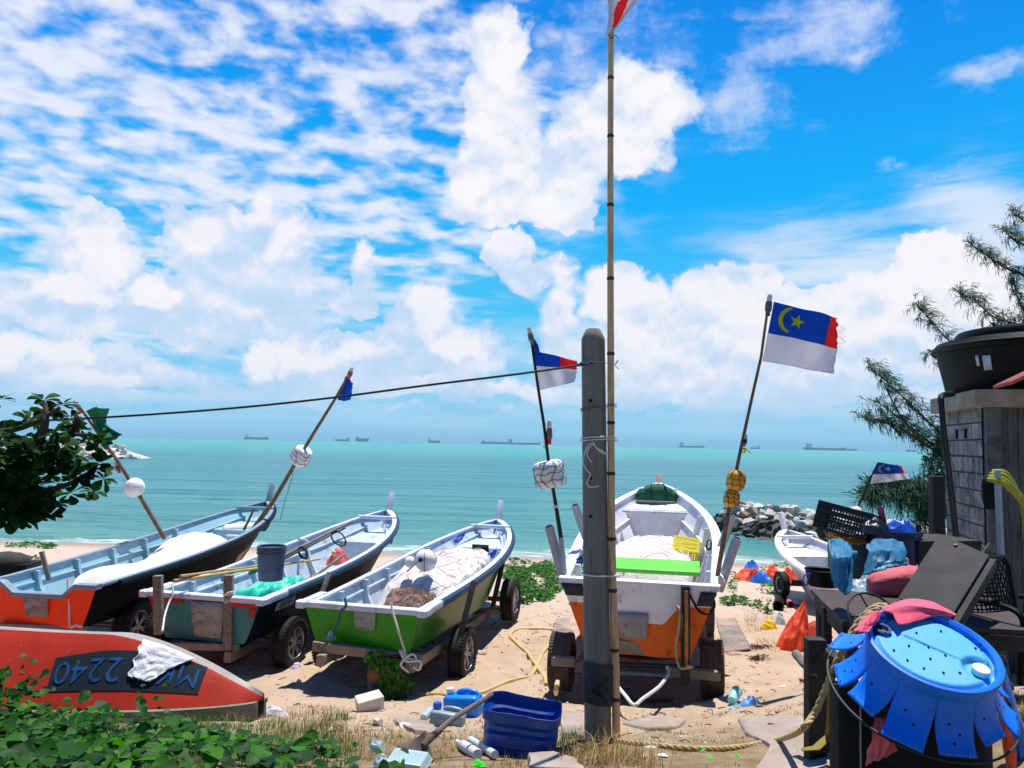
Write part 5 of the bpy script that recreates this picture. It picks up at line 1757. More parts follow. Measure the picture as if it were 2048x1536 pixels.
def tie(name, label, py, r, mat, tilt=0.0, inc=True, turns=1, pitch=.012):
    pts = []
    for t in range(turns): pts += [p + V((0, 0, pitch * (t + k / 28))) for k, p in enumerate(ring_pts(py, .006, tilt, inc))]
    mb = MB(); mb.tube(pts, r, 6, closed=(turns == 1))
    return tag(mb.build(name, mat), label, 'tie')
tie('wire_tie', 'rusty wire wound round the concrete post below its upper holes', 818, .003, pm('rust_wire', C(90, 75, 60), .8, .3, 9, 0), .02, True, 2)
tie('rope_tie', 'white rope ring lashing the concrete post and bamboo below the bow of the boats', 1150, .0075, ROPEW, -.004)
tie('rope_tie', 'thin white string wound twice round post and bamboo above the sea line', 883, .0055, ROPEW, .008, True, 2, .02)
F = YP - .118
rope('string', 'white string ends dangling in loops down the front of the concrete post', 'string', [at(1186, 884, F), at(1175, 892, F), at(1168, 910, F), at(1166, 925, F), at(1172, 938, F), at(1180, 948, F), at(1177, 958, F), at(1174, 966, F), at(1180, 974, F), at(1192, 973, F), at(1197, 972, F)], .0055, ROPEW, 6, False)
rope('string', 'short frayed white string end hanging from the post knot', 'string', [at(1190, 886, F), at(1178, 896, F), at(1174, 908, F), at(1180, 920, F), at(1183, 925, F)], .006, ROPEW, 6, False)
rope('string', 'white string loop pulled from the post toward the bamboo', 'string', [at(1188, 888, F), at(1196, 900, F), at(1207, 907, F), at(1216, 908, F), at(1205, 903, F), at(1192, 895, F)], .005, ROPEW, 6, False)
CLOTHB = pm('blackened_cloth', C(62, 68, 72), .95, .3, 10, .7, 40, dirt=C(28, 30, 32), dirt_amt=.35, dist=.015)
rt = thing('cloth_wrap', 'dark cloth strip wrapped round the foot of the concrete post', 'cloth', at(1195, 1370, YP))
mb = MB()
def wrap(u, v):
    a = 2 * PI * u
    py = lerp(1322, 1402, v)
    c = at(1195, py, YP)
    rr = r0 + .012 + .006 * nz(math.cos(a) * 2, v * 6, 2) + .005 * math.sin(v * 22 + a)
    x, y = rr * math.cos(a), rr * math.sin(a)
    return c + V((x * (1.06 if x > 0 else 1), y, .010 * math.sin(a * 2)))
mb.grid(wrap, 32, 18); mb.build('wrap', CLOTHB, rt)
mb = MB(); mb.tube(catmull([at(1170, 1365, F), at(1178, 1382, F - .01), at(1192, 1392, F - .012), at(1205, 1398, F - .02), at(1215, 1404, F - .02)], 5), .012, 7); mb.build('twisted_end', CLOTHB, rt)
mb = MB(); mb.tube([at(1203, 1376, F - .03), at(1212, 1396, F - .02), at(1220, 1412, F)], [.022, .017, .009], 8); mb.build('knot', CLOTHB, rt)
# bamboo flagpole
YB = YP - .03
bpts = [at(1233, 1506, YB), at(1231, 1350, YB), at(1226, 1180, YB), at(1223, 1030, YB), at(1222, 845, YB), at(1221, 557, YB), at(1221, 272, YB), at(1222, 60, YB), at(1223, -60, YB)]
rt = thing('bamboo_flagpole', 'tall bamboo flagpole lashed to the concrete post with a red and white flag', 'flagpole', bpts[0])
BP = catmull(bpts, 10)
BAMBP = pm('flagpole_bamboo', C(214, 178, 132), .5, .3, 5, .2, 40, stretch=(8, 8, .8), dirt=C(110, 98, 86), dirt_amt=.3)
def brad(z): return lerp(.031, .022, clamp((z - .5) / 6))
mb = MB(); mb.tube(BP, [brad(p.z) for p in BP], 14); mb.build('culm', BAMBP, rt)
NODEM = pm('bamboo_node', C(70, 58, 48), .8, .3, 6, .2, 40)
for py in (1476, 1394, 1295, 1185, 1080, 948, 845, 698, 557, 403, 272, 150):
    c = min(BP, key=lambda p: abs(proj(p)[1] - py))
    r_ = brad(c.z)
    mb = MB(); mb.lathe([(r_ * .98, -.018), (r_ * 1.16, -.004), (r_ * 1.18, .004), (r_ * 1.02, .012)], c, (0, 0, 1), 14); mb.build('node_ring', NODEM, rt)
fl0 = at(1222, 64, YB)
def topflag(u, v):
    # hangs almost folded from the hoist, blown out to the upper right
    hoist = at(lerp(1211, 1217, v), lerp(-120, 72, v), YB - .05)
    fly = at(lerp(1430, 1228, v), lerp(-190, 64, v), YB + .03)
    p = hoist.lerp(fly, u)
    return p + V((0, .03 * math.sin(u * 9 + v * 3), .0)) + V((.012 * math.sin(v * 11), 0, 0)) * (1 - u)
mb = MB(); mb.grid(topflag, 30, 30, mf=lambda u, v: 1 if (.30 + .10 * math.sin(v * 14) < u < .54 + .06 * math.sin(v * 9) and v < .93) else 0)
mb.build('flag', [FWHITE, FRED], rt, solid=.003)
part_tube(rt, 'wire_tie', catmull([at(1214, 62, YB - .035), at(1222, 77, YB - .035), at(1230, 70, YB - .03), at(1237, 77, YB - .03)], 4), .003, DARKIN, 5)
part_tube(rt, 'cord_tie', catmull([at(1180, 722, F), at(1200, 724, F), at(1230, 728, F - .02), at(1236, 720, F), at(1230, 730, F), at(1238, 738, F)], 4), .003, pm('blue_grey_cord', C(80, 120, 140), .8, .1, 8, 0), 5)
# black cable from the post to the left
cp = [at(-420, 880, 6.6), at(-200, 862, 6.45), at(0, 846, 6.3), at(150, 838, 6.2), at(300, 829, 6.1), at(480, 815, 6.0), at(660, 796, 5.9), at(850, 771, 5.8), at(1020, 750, 5.7), at(1150, 732, YP - .12), at(1178, 726, YP - .11)]
mb = MB(); mb.tube(catmull(cp, 8), .0085, 8)
tag(mb.build('cable', pm('black_cable', C(20, 20, 26), .6, .2, 8, 0)), 'black cable strung from the concrete post out of the left side', 'cable')
mb = MB(); mb.tube(catmull([at(1156, 731, YP - .125), at(1164, 726, YP - .13), at(1172, 729, YP - .13), at(1184, 724, YP - .12)], 5), [.010 + .004 * math.sin(k * 1.9) for k in range(16)], 7)
tag(mb.build('cord_tie', pm('navy_cord', C(25, 60, 115), .8, .2, 9, .2)), 'dark blue cord knot holding the cable to the post', 'tie')
# ------------------------------------------------------------------ overturned red boat
REDH = paint('faded_red_hull', (178, 44, 22), rough=.6, var=.14, dirt=C(140, 44, 28), dirt_amt=.25, dirt_scale=2.5, bump=.2, spec=.25)
KEELG = paint('grey_keel', (150, 145, 138), dirt_amt=.35)
GUNW = paint('mouldy_gunwale', (120, 122, 112), rough=.85, var=.25, dirt=C(110, 88, 58), dirt_amt=.42, dirt_scale=3, bump=.5)
PANEL = paint('dark_number_panel', (26, 40, 50), rough=.75, dirt=C(20, 26, 32), dirt_amt=.3, spec=.2)
NUMB = paint('blue_number_paint', (40, 84, 140), rough=.8, var=.25, dirt=C(26, 46, 66), dirt_amt=.5, dirt_scale=16, spec=.1)
b0, b1 = V((-6.9, 7.95, .47)), V((-2.08, 6.85, .52))
ax_ = (b1 - b0); LW = ax_.length; ax_ = V((ax_.x, ax_.y, 0)).normalized(); ac_ = V((-ax_.y, ax_.x, 0))
def bg_(s): return .82 * max(0.0, 1 - max(0, (s - .25) / .75) ** 2.6) ** .75
def hb_(s): return .02 + .50 * (1 - clamp((s - .72) / .28) ** 1.5)
def bb_(s): return bg_(s) * .42 * (1 - .35 * ss(.6, 1, s)) + .004
def hull_pt(s, q):
    # q in [-2,2]: -2 near gunwale, -1 near chine, 0 keel, 1 far chine, 2 far gunwale
    a = abs(q); sg = -1 if q < 0 else 1
    g, b, h = bg_(s), bb_(s), hb_(s)
    if a > 1:
        k = a - 1
        y = b + (g - b) * k; z = h * (1 - k ** 1.15)
    else:
        y = b * a; z = h + .035 * (1 - a)
    c = b0.lerp(b1, s)
    z -= .30 * max(0, sg * y + b)
    return c + ac_ * (sg * y) + V((0, 0, z))
rt = thing('overturned_boat', 'red boat lying upside down with a dark number panel', 'boat', (-4.3, 7.3, .42))
mb = MB(); mb.grid(lambda u, v: hull_pt(u, lerp(-2, 2, v)), 70, 40, mf=lambda u, v: 1 if abs(v - .5) < .245 else 0)
mb.build('hull', [REDH, KEELG], rt, ang=28)
for sg in (-2, 2):
    mb = MB()
    vs = []
    for i in range(61):
        s = i / 60 * .995
        p = hull_pt(s, sg); o_ = ac_ * (-1 if sg < 0 else 1)
        for dy, dz in ((.0, .012), (.055, .012), (.060, -.02), (.035, -.03), (.045, -.17), (.0, -.18)):
            vs.append(p + o_ * (dy + .01) + V((0, 0, dz - .012)))
    fs = [(i * 6 + j, i * 6 + (j + 1) % 6, (i + 1) * 6 + (j + 1) % 6, (i + 1) * 6 + j) for i in range(60) for j in range(6)]
    fs.append(tuple(60 * 6 + j for j in range(6)))
    mb.add(vs, fs)
    mb.build('gunwale', GUNW, rt, ang=30)
def near_sq(px, py):
    best = None
    for i in range(0, 101):
        for j in range(0, 41):
            s, q = i / 100, -2 + j / 40
            x, y = proj(hull_pt(s, q))
            d = (x - px) ** 2 + (y - py) ** 2
            if best is None or d < best[0]: best = (d, s, q)
    _, s, q = best
    st = .01
    for _ in range(60):
        imp = False
        for ds, dq in ((st, 0), (-st, 0), (0, st), (0, -st)):
            x, y = proj(hull_pt(clamp(s + ds), max(-2, min(-1, q + dq))))
            d = (x - px) ** 2 + (y - py) ** 2
            if d < best[0]: best = (d, clamp(s + ds), max(-2, min(-1, q + dq))); s, q = best[1:]; imp = True
        if not imp: st *= .5
    return s, q
pc = [near_sq(*p) for p in ((112, 1316), (416, 1334), (396, 1389), (92, 1384))]
def pan(u, v, off):
    a = V(pc[0]).lerp(V(pc[1]), u); b = V(pc[3]).lerp(V(pc[2]), u)
    p = a.lerp(b, v)
    e = hull_pt(p.x, p.y)
    n = (hull_pt(p.x + .004, p.y) - e).cross(hull_pt(p.x, p.y + .01) - e).normalized()
    if n.z < 0: n = -n
    return e + n * off
mb = MB(); mb.grid(lambda u, v: pan(u, v, .005), 30, 8)
pn = mb.build('number_panel', PANEL, rt)
def letters(body, uc, wu, hv, vc=.5):
    vs, fs = text_mesh(body, 1.0)
    x0, x1 = min(p.x for p in vs), max(p.x for p in vs); y0, y1 = min(p.y for p in vs), max(p.y for p in vs)
    mb = MB()
    out = []
    for p in vs:
        tx = (p.x - (x0 + x1) / 2) / (x1 - x0); ty = (p.y - (y0 + y1) / 2) / (y1 - y0)
        # upside down, as the hull is
        out.append(pan(uc - tx * wu, vc + ty * hv - tx * .0, .011))
    mb.add(out, fs)
    mb.build('lettering', NUMB, pn)
letters('2240', .245, .44, .62)
letters('MK', .83, .27, .62)
# bare scratch patch
# white rag over the hull
RAGW = pm('white_rag', C(232, 232, 238), .95, .06, 6, .5, 35, dirt=C(195, 200, 212), dirt_amt=.25, dirt_scale=3, dist=.02)
rc = [near_sq(*p) for p in ((293, 1264), (398, 1300), (300, 1366), (258, 1355))]
def ragf(u, v):
    a = V(rc[0]).lerp(V(rc[1]), u); b = V(rc[3]).lerp(V(rc[2]), u)
    p = a.lerp(b, v)
    p.y -= .16 * (1 - v) * (v < 1) * 0
    e = hull_pt(p.x, p.y)
    n = (hull_pt(p.x + .004, p.y) - e).cross(hull_pt(p.x, p.y + .01) - e).normalized()
    if n.z < 0: n = -n
    d = .020 + .022 * abs(nz(u * 1.6 + v, v * 1.2 - u, 3)) + .005 * nz(u * 6, v * 6, 1)
    return e + n * d + ax_ * .03 * nz(v * 6, u * 4, 6) + V((0, 0, -.02 * (v > .9) * nz(u * 9, 2)))
mb = MB(); mb.grid(ragf, 36, 36)
tag(mb.build('cloth', RAGW, solid=.006), 'white rag thrown over the overturned red hull', 'cloth')
print('LM wreck', [[round(x) for x in proj(hull_pt(s, q))] for s, q in ((.5, -2), (.8, -2), (.99, -2), (.5, -1), (.7, -1), (.85, -1), (.3, 1), (.6, 1))])
random.seed(31)
# ------------------------------------------------------------------ block house with its water tank
def block_mat():
    m = bpy.data.materials.new('concrete_blocks')
    nt, N, L = nodes_of(m)
    b = N['Principled BSDF']
    tc = N.new('ShaderNodeTexCoord')
    mp = N.new('ShaderNodeMapping')
    L.new(tc.outputs['UV'], mp.inputs['Vector'])
    br = N.new('ShaderNodeTexBrick')
    br.inputs['Scale'].default_value = 1
    br.inputs['Brick Width'].default_value = .40
    br.inputs['Row Height'].default_value = .20
    br.inputs['Mortar Size'].default_value = .012
    br.inputs['Mortar Smooth'].default_value = .3
    br.inputs['Color1'].default_value = C(150, 154, 154)
    br.inputs['Color2'].default_value = C(118, 124, 126)
    br.inputs['Mortar'].default_value = C(58, 60, 60)
    L.new(mp.outputs[0], br.inputs['Vector'])
    n = N.new('ShaderNodeTexNoise')
    n.inputs['Scale'].default_value = 5
    n.inputs['Detail'].default_value = 9
    L.new(tc.outputs['Object'], n.inputs['Vector'])
    r = rampnode(nt, [(.35, (.28, .28, .28, 1)), (.6, (1, 1, 1, 1))])
    L.new(n.outputs['Fac'], r.inputs['Fac'])
    mx = N.new('ShaderNodeMix'); mx.data_type = 'RGBA'; mx.blend_type = 'MULTIPLY'
    mx.inputs[0].default_value = .85
    L.new(br.outputs['Color'], mx.inputs[6]); L.new(r.outputs['Color'], mx.inputs[7])
    L.new(mx.outputs[2], b.inputs['Base Color'])
    b.inputs['Roughness'].default_value = .95
    bp = N.new('ShaderNodeBump'); bp.inputs['Strength'].default_value = .8; bp.inputs['Distance'].default_value = .02
    bp.invert = True
    L.new(br.outputs['Fac'], bp.inputs['Height']); L.new(bp.outputs[0], b.inputs['Normal'])
    return m
BLOCK = block_mat()
BOARD = pm('grey_wall_boards', C(88, 96, 100), .85, .3, 4, .4, 30, stretch=(9, 9, .8), dirt=C(35, 38, 42), dirt_amt=.4)
SLAB = pm('roof_slab_concrete', C(150, 140, 124), .95, .3, 5, .7, 25, dirt=C(70, 62, 56), dirt_amt=.35, dist=.02)
BLKPL = pm('black_plastic', C(9, 10, 13), .55, .2, 5, .1, 30, spec=.18)
A_ = V((5.46, 9.0, 0)); B_ = V((5.92, 10.6, 0)); fx = V((.961, -.276, 0)); D_ = A_ + fx * 3.4; E_ = B_ + fx * 3.4
zt = 3.27
house = thing('block_house', 'small grey concrete block house with a flat slab roof', 'house', A_)
def wallq(name, p, q, z0, z1, mat, th=.0):
    mb = MB()
    mb.grid(lambda u, v: V((lerp(p.x, q.x, u), lerp(p.y, q.y, u), lerp(z0, z1, v))), 1, 1)
    o = mb.build(name, mat, house, smooth=False, solid=th)
    uv = o.data.uv_layers.new(name='UVMap')
    Lq = (V(q) - V(p)).length
    for l in o.data.loops:
        c = WM[o.name] @ o.data.vertices[l.vertex_index].co
        uv.data[l.index].uv = ((V((c.x, c.y, 0)) - V((p.x, p.y, 0))).length, c.z - z0)
    return o
wallq('side_wall', A_, B_, -.1, zt, BLOCK)
wallq('back_wall', B_, E_, -.1, zt, BLOCK)
wallq('end_wall', E_, D_, -.1, zt, BLOCK)
mb = MB(); mb.beam(A_ + fx * .10 + V((0, 0, 0)), A_ + fx * .10 + V((0, 0, zt)), .2, .16, fx, bev=.01); mb.build('corner_pillar', pm('render_pillar', C(95, 100, 102), .95, .35, 5, .5, 25, dirt=C(48, 50, 52), dirt_amt=.4), house)
mb = MB()
k = 0; x = .2
while x < 3.4:
    wd = .16 + .05 * math.sin(k * 3.1)
    mb.box(A_ + fx * (x + wd / 2) + V((0, 0, zt / 2)), (wd - .006, .03 + .012 * (k % 2), zt), Matrix.Rotation(math.atan2(fx.y, fx.x), 3, 'Z'))
    x += wd; k += 1
mb.build('front_wall', BOARD, house, smooth=False)
mb = MB(); mb.box(A_ + fx * .82 + V((-.01, -.05, 1.9)), (.52, .05, 2.5), Matrix.Rotation(math.atan2(fx.y, fx.x), 3, 'Z'))
dr = mb.build('door', pm('dark_door', C(26, 32, 38), .8, .3, 4, .3, 25), house, smooth=False)
mb = MB(); mb.box(A_ + fx * .82 + V((-.02, -.09, 1.9)), (.06, .03, 2.4), Matrix.Rotation(math.atan2(fx.y, fx.x), 3, 'Z')); mb.build('batten', BOARD, dr, smooth=False)
# two narrow air holes in the block wall
wd_ = (B_ - A_).normalized()
for t in (.62, 1.02):
    mb = MB(); c = A_ + wd_ * t + V((-.01, 0, 2.98 - .0)); mb.box(c, (.03, .05, .12), Matrix.Rotation(math.atan2(wd_.y, wd_.x) - PI / 2, 3, 'Z')); mb.build('air_hole', DARKIN, house)
# slab roof
sl_pts = [A_ - fx * .10 - wd_ * .16, D_ - wd_ * .16, E_ + wd_ * .12, B_ - fx * .14 + wd_ * .12]
mb = MB()
def slabgrid(z, u, v):
    p = (sl_pts[0] * (1 - u) + sl_pts[1] * u) * (1 - v) + (sl_pts[3] * (1 - u) + sl_pts[2] * u) * v
    return V((p.x, p.y, z))
for i in range(4):
    p, q = sl_pts[i], sl_pts[(i + 1) % 4]
    nn = V((q - p).cross(V((0, 0, 1)))).normalized()
    mb.grid(lambda u, v: V((lerp(p.x, q.x, u), lerp(p.y, q.y, u), lerp(zt, zt + .20, v))) + nn * .012 * nz(u * 12, v * 3, i) * (0 < u < 1), 24, 4)
mb.grid(lambda u, v: slabgrid(zt, u, v), 2, 2)
mb.grid(lambda u, v: slabgrid(zt + .20, u, v), 2, 2)
mb.build('roof_slab', SLAB, house, ang=50)
# corrugated awning sticking in from the right
mb = MB()
a0 = at(2027, 764, 7.9); a1 = at(2160, 700, 7.9)
mb.grid(lambda u, v: a0.lerp(a1, u) + V((.10 * v, .5 * v, -.02 * v)) + V((0, 0, .018 * math.sin(v * 110))), 4, 120)
mb.build('awning_sheet', pm('red_corrugated', C(175, 95, 88), .7, .25, 5, .2, 30, dirt=C(90, 50, 45), dirt_amt=.3), house, solid=.006)
# tank
tc_ = V((6.84, 9.95, zt + .205))
tank = thing('water_tank', 'large black plastic water tank on the slab roof', 'tank', tc_)
mb = MB(); mb.lathe([(1.06, 0), (1.09, .03), (1.20, .56), (1.25, .57), (1.27, .60), (1.26, .64), (1.22, .66)], tc_, (0, 0, 1), 56); mb.build('body', BLKPL, tank)
mb = MB(); mb.lathe([(1.235, .655), (1.20, .70), (1.0, .735), (.985, .745), (.985, .80), (.95, .845), (.6, .885), (.3, .90), (0, .905)], tc_, (0, 0, 1), 56); mb.build('lid', BLKPL, tank)
def on_tank(a, z): 
    r_ = 1.09 + (1.20 - 1.09) * z / .56 + .006
    return tc_ + V((math.cos(a) * r_, math.sin(a) * r_, z))
for (a0_, a1_, z0, z1) in ((3.50, 3.535, .34, .47), (3.575, 3.66, .28, .46)):
    mb = MB(); mb.grid(lambda u, v: on_tank(lerp(a0_, a1_, u), lerp(z0, z1, v)), 4, 2); mb.build('sticker', pm('white_sticker', C(190, 195, 200), .6, .2, 30, .1, dirt=C(70, 75, 80), dirt_amt=.3, dirt_scale=25), tank, solid=.003)
pipe = thing('drain_pipe', 'black drain pipe leaning down from the tank past the block wall', 'pipe', at(1912, 1085, 8.1))
part_tube(pipe, 'pipe', [at(1882, 800, 8.85), at(1886, 850, 8.75), at(1897, 940, 8.5), at(1914, 1090, 8.1)], .032, BLKPL)
part_tube(pipe, 'elbow', catmull([at(1882, 806, 8.85), at(1882, 795, 8.9), at(1888, 790, 9.1), at(1905, 788, 9.4)], 5), .036, BLKPL)
# wire fence
fen = thing('wire_fence', 'sagging wire mesh fence on a dark post before the block house', 'fence', at(1874, 1085, 7.6))
mb = MB(); mb.beam(at(1874, 1110, 7.6) - V((0, 0, .3)), at(1873, 952, 7.6), .115, .10, (0, 1, 0), bev=.012); mb.build('post', DARKWOOD, fen)
mb = MB(); mb.beam(at(1889, 1090, 7.75), at(1877, 955, 7.62), .04, .03, (0, 1, 0)); mb.build('brace', WOOD, fen)
WIRE = pm('mesh_wire', C(64, 74, 76), .6, .3, 8, 0, metal=.3)
mb = MB()
f0, f1 = V((4.17, 7.5, 0)), V((6.2, 6.9, 0))
def mesh_pt(u, v):
    p = f0.lerp(f1, u)
    return V((p.x, p.y + .06 * nz(u * 5, v * 3, 2), lerp(1.55, 2.75 - .12 * math.sin(u * 3), v) + .03 * nz(u * 7, v * 4, 6)))
NU, NV = 44, 24
for i in range(NU):
    for s_ in (0, 1):
        mb.tube([mesh_pt((i + .5 + (.38 if (j + s_) % 2 else -.12) * (1 if s_ else -1)) / NU, j / NV) for j in range(NV + 1)], .0016, 3, caps=False)
for v in (0, .5, 1): mb.tube([mesh_pt(i / 20, v) for i in range(21)], .0028, 4)
mb.build('wire_mesh', WIRE, fen)
HOSEY = pm('yellow_green_hose', C(150, 150, 25), .45, .2, 6, .15, 30, dirt=C(80, 80, 20), dirt_amt=.3)
hang = []
for k in range(4):
    o_ = k * 5
    hang += [at(1984 - o_ * .3, 944 + o_, 6.85 - .03 * k), at(2015, 950 + o_ * 1.4, 6.8 - .03 * k), at(2044 + o_, 1010 + o_, 6.8), at(2052 + o_, 1075 - o_, 6.82), at(2046 + o_ * .5, 1005, 6.88), at(2012, 958 + o_, 6.86)]
mb = MB(); mb.tube(catmull(hang, 6), .024, 8); tag(mb.build('garden_hose', HOSEY), 'thick yellow green hose hung in loops on the wire fence', 'hose')
mb = MB(); mb.lathe([(.026, 0), (.026, 1.05), (.02, 1.05), (.02, 0)], at(2005, 1190, 6.72), (0, 0.02, 1), 14); tag(mb.build('pvc_pipe', pm('white_pvc', C(165, 175, 185), .5, .15, 4, .1)), 'upright white pvc pipe standing by the hung hose', 'pipe')
mb = MB()
mb.ball(at(1983, 985, 6.95), (.085, .06, .17), 14, 10, amp=.25)
tag(mb.build('cloth_bundle', pm('black_cloth', C(18, 20, 24), .95, .3, 8, .4, 25)), 'black cloth bundle hung on the wire fence', 'cloth')

# ------------------------------------------------------------------ work table and what lies on it
TZ = 1.60
def tat(px, py, dz=0.0): return atz(px, py, TZ + dz)
table = thing('work_table', 'dark brown wooden work table crowded with gear', 'table', (2.9, 5.5, .85))
T0, T1 = tat(1622, 1178), tat(1684, 1241)
tx_ = V((.985, -.17, 0))
T2, T3 = T1 + tx_ * 1.35, T0 + tx_ * 1.35
TBROWN = pm('brown_table_top', C(58, 44, 44), .7, .3, 4, .3, 25, dirt=C(120, 108, 100), dirt_amt=.12, dirt_scale=14)
mb = MB(); mb.poly([T0, T1, T2, T3], .035, V((0, 0, 1))); mb.build('top', TBROWN, table, smooth=False)
ins = V((0, 0, -.037))
for (p, q) in ((T0, T1), (T1, T2), (T3, T2)):
    mb = MB(); d_ = (q - p).normalized(); mb.beam(p + ins + d_ * .05 + V((0, 0, -.05)) + tx_ * .03, q + ins - d_ * .05 + V((0, 0, -.05)) + tx_ * .03, .03, .10, (0, 0, 1)); mb.build('apron', DARKWOOD, table)
for p in (T0, T1, T2, T3):
    c = T0.lerp(T2, .5); d_ = (c - p); d_.z = 0; d_ = d_.normalized()
    q = p + d_ * .09
    mb = MB(); mb.beam(V((q.x, q.y, gz(q.x, q.y) - .05)), V((q.x, q.y, TZ - .04)), .07, .07, (0, 1, 0)); mb.build('leg', DARKWOOD, table)
mid = T0.lerp(T1, .45) + tx_ * .02
mb = MB(); mb.beam(V((mid.x, mid.y, .75)), V((mid.x, mid.y, TZ - .04)), .06, .06, (0, 1, 0)); mb.build('leg', DARKWOOD, table)
# black tub with a blue rope
p = tat(1643, 1172) + V((.02, .0, .002))
tub = thing('plastic_tub', 'low black tub with a blue cord at the left corner of the table', 'tub', p)
mb = MB(); mb.lathe([(.12, 0), (.125, .01), (.15, .13), (.16, .135), (.155, .14), (.14, .13), (.115, .015), (0, .015)], p, (0, 0, 1), 24); mb.build('shell', BLKPL, tub)
part_tube(tub, 'cord', catmull([p + V((-.13, -.08, .12)), p + V((-.17, -.03, .09)), p + V((-.17, .02, .03)), p + V((-.15, .0, .0)), p + V((-.15, -.05, .06)), p + V((-.14, -.08, .12))], 5), .006, pm('bright_blue_cord', C(25, 90, 200), .8, .1, 8, 0), 5)
# grey bin under the black crate, yellow crate rim on it
p = tat(1716, 1160) + V((.03, .18, 0))
gb = thing('storage_bin', 'grey green bin standing under the black crate', 'bin', p)
mb = MB(); mb.box(p + V((0, 0, .155)), (.34, .30, .31), bev=.02); mb.build('body', pm('grey_green_plastic', C(80, 98, 98), .6, .3, 4, .2, 20, dirt=C(40, 50, 50), dirt_amt=.3), gb)
crate('yellow crate squeezed between the grey bin and black crate', p + V((0.0, -.01, .315)), (.34, .30, .05), Matrix.Rotation(.05, 3, 'Z'), pm('dirty_yellow_crate', C(190, 140, 25), .6, .2, 8, .2), 6, 2)
crate('black openwork plastic crate tilted on top of the heap', p + V((-.09, -.02, .375)), (.46, .32, .25), Matrix.Rotation(R(15), 3, 'Y') @ Matrix.Rotation(R(-38), 3, 'Z'), pm('black_crate_plastic', C(20, 24, 30), .5, .2, 6, .1), 8, 4)
BLUEP = pm('blue_poly_sheet', C(50, 125, 165), .45, .3, 5, .35, 18, dirt=C(110, 165, 185), dirt_amt=.3, dirt_scale=4, dist=.02, trans=.25)
def sheet(name, label, cat, rows, mat, amp=.03, seed=0, nu=26, nv=20, solid=.003, sharp=True):
    # rows: list of rows of world points (top to bottom), each left to right
    rr = [catmull(r_, 6) for r_ in rows]
    def f(u, v):
        k = v * (len(rr) - 1); i = min(int(k), len(rr) - 2); t = k - i
        def g(r_):
            j = u * (len(r_) - 1); a = min(int(j), len(r_) - 2)
            return r_[a].lerp(r_[a + 1], j - a)
        p = g(rr[i]).lerp(g(rr[i + 1]), t)
        a = nz(u * 4, v * 1.5, seed); b = nz(u * 9, v * 4, seed + 3)
        return p + V((.4 * amp * b, -amp * (1.5 * abs(a) if sharp else a) - .5 * amp * b, .4 * amp * nz(u * 5, v * 5, seed + 8)))
    mb = MB(); mb.grid(f, nu, nv)
    return tag(mb.build(name, mat, solid=solid), label, cat)
sheet('plastic_sheet', 'blue plastic sheet drooping left of the grey bin to a white lit tip', 'sheet',
      [[at(1656, 1080, 5.75), at(1675, 1076, 5.9), at(1692, 1084, 5.8), at(1704, 1098, 5.6)], [at(1656, 1110, 5.6), at(1675, 1112, 5.5), at(1695, 1112, 5.5), at(1712, 1105, 5.5)], [at(1660, 1150, 5.55), at(1675, 1155, 5.45), at(1695, 1145, 5.45), at(1704, 1140, 5.5)], [at(1664, 1168, 5.5), at(1677, 1180, 5.45), at(1688, 1188, 5.4), at(1694, 1186, 5.4)]], BLUEP, .035, 2)
sheet('plastic_sheet', 'blue striped plastic sheet thrown to the right of the grey bin', 'sheet',
      [[at(1734, 1088, 5.7), at(1752, 1078, 5.9), at(1780, 1078, 5.95), at(1806, 1084, 5.9)], [at(1736, 1105, 5.55), at(1755, 1100, 5.5), at(1785, 1100, 5.5), at(1812, 1104, 5.6)], [at(1730, 1130, 5.5), at(1752, 1128, 5.45), at(1780, 1126, 5.45), at(1813, 1122, 5.5)], [at(1720, 1150, 5.5), at(1745, 1146, 5.42), at(1775, 1134, 5.42), at(1812, 1132, 5.48)]], BLUEP, .035, 7)
# blue trash drum
p = at(1793, 1140, 6.9); p.z = 1.05
dm = thing('trash_drum', 'dark blue plastic drum heaped with blue plastic', 'drum', p)
DBLUE = pm('dark_blue_plastic', C(12, 32, 92), .45, .25, 4, .1, 25)
hd = at(1793, 1060, 6.9).z - p.z
mb = MB(); mb.lathe([(.19, 0), (.2, .02), (.205, hd * .5), (.2, hd - .05), (.215, hd - .04), (.215, hd), (.2, hd), (.19, hd - .06), (.18, .05), (0, .05)], p, (0, 0, 1), 32); mb.build('body', DBLUE, dm)
mb = MB(); mb.lathe([(.0, hd - .03), (.17, hd - .03), (.17, hd - .06), (0, hd - .06)], p, (0, 0, 1), 20); mb.build('contents', DARKIN, dm)
o = crumple('plastic_bag', 'crumpled bright blue plastic on the dark blue drum', 'bag', p + V((.05, 0, hd - .03)), .14, .13, .10, pm('bright_blue_plastic', C(20, 80, 190), .35, .3, 8, .3, 25), 4, ground=False, amp=.5)
crumple('plastic_bag', 'dark plastic bag slumped on the left rim of the blue drum', 'bag', at(1752, 1066, 6.8), .13, .12, .11, pm('black_bin_bag', C(22, 26, 30), .35, .3, 8, .3, 25), 9, ground=False, amp=.4)
mb = MB(); a, b_ = at(1768, 1050, 6.9), at(1760, 1014, 6.95); mb.beam(a, b_, .055, .018, (0, 1, 0), bev=.008); mb.tube([a, a - V((-.02, 0, .45))], .015, 8)
tag(mb.build('paddle', pm('maroon_paint', C(110, 28, 52), .5, .2, 5, .1)), 'maroon paddle blade sticking up from the drum', 'paddle')
mb = MB(); mb.beam(at(1836, 1085, 6.9), at(1834, 1048, 6.9), .02, .02); mb.beam(at(1841, 1085, 6.95), at(1840, 1050, 6.95), .016, .016); mb.beam(at(1834, 1050, 6.9), at(1840, 1052, 6.95), .016, .016)
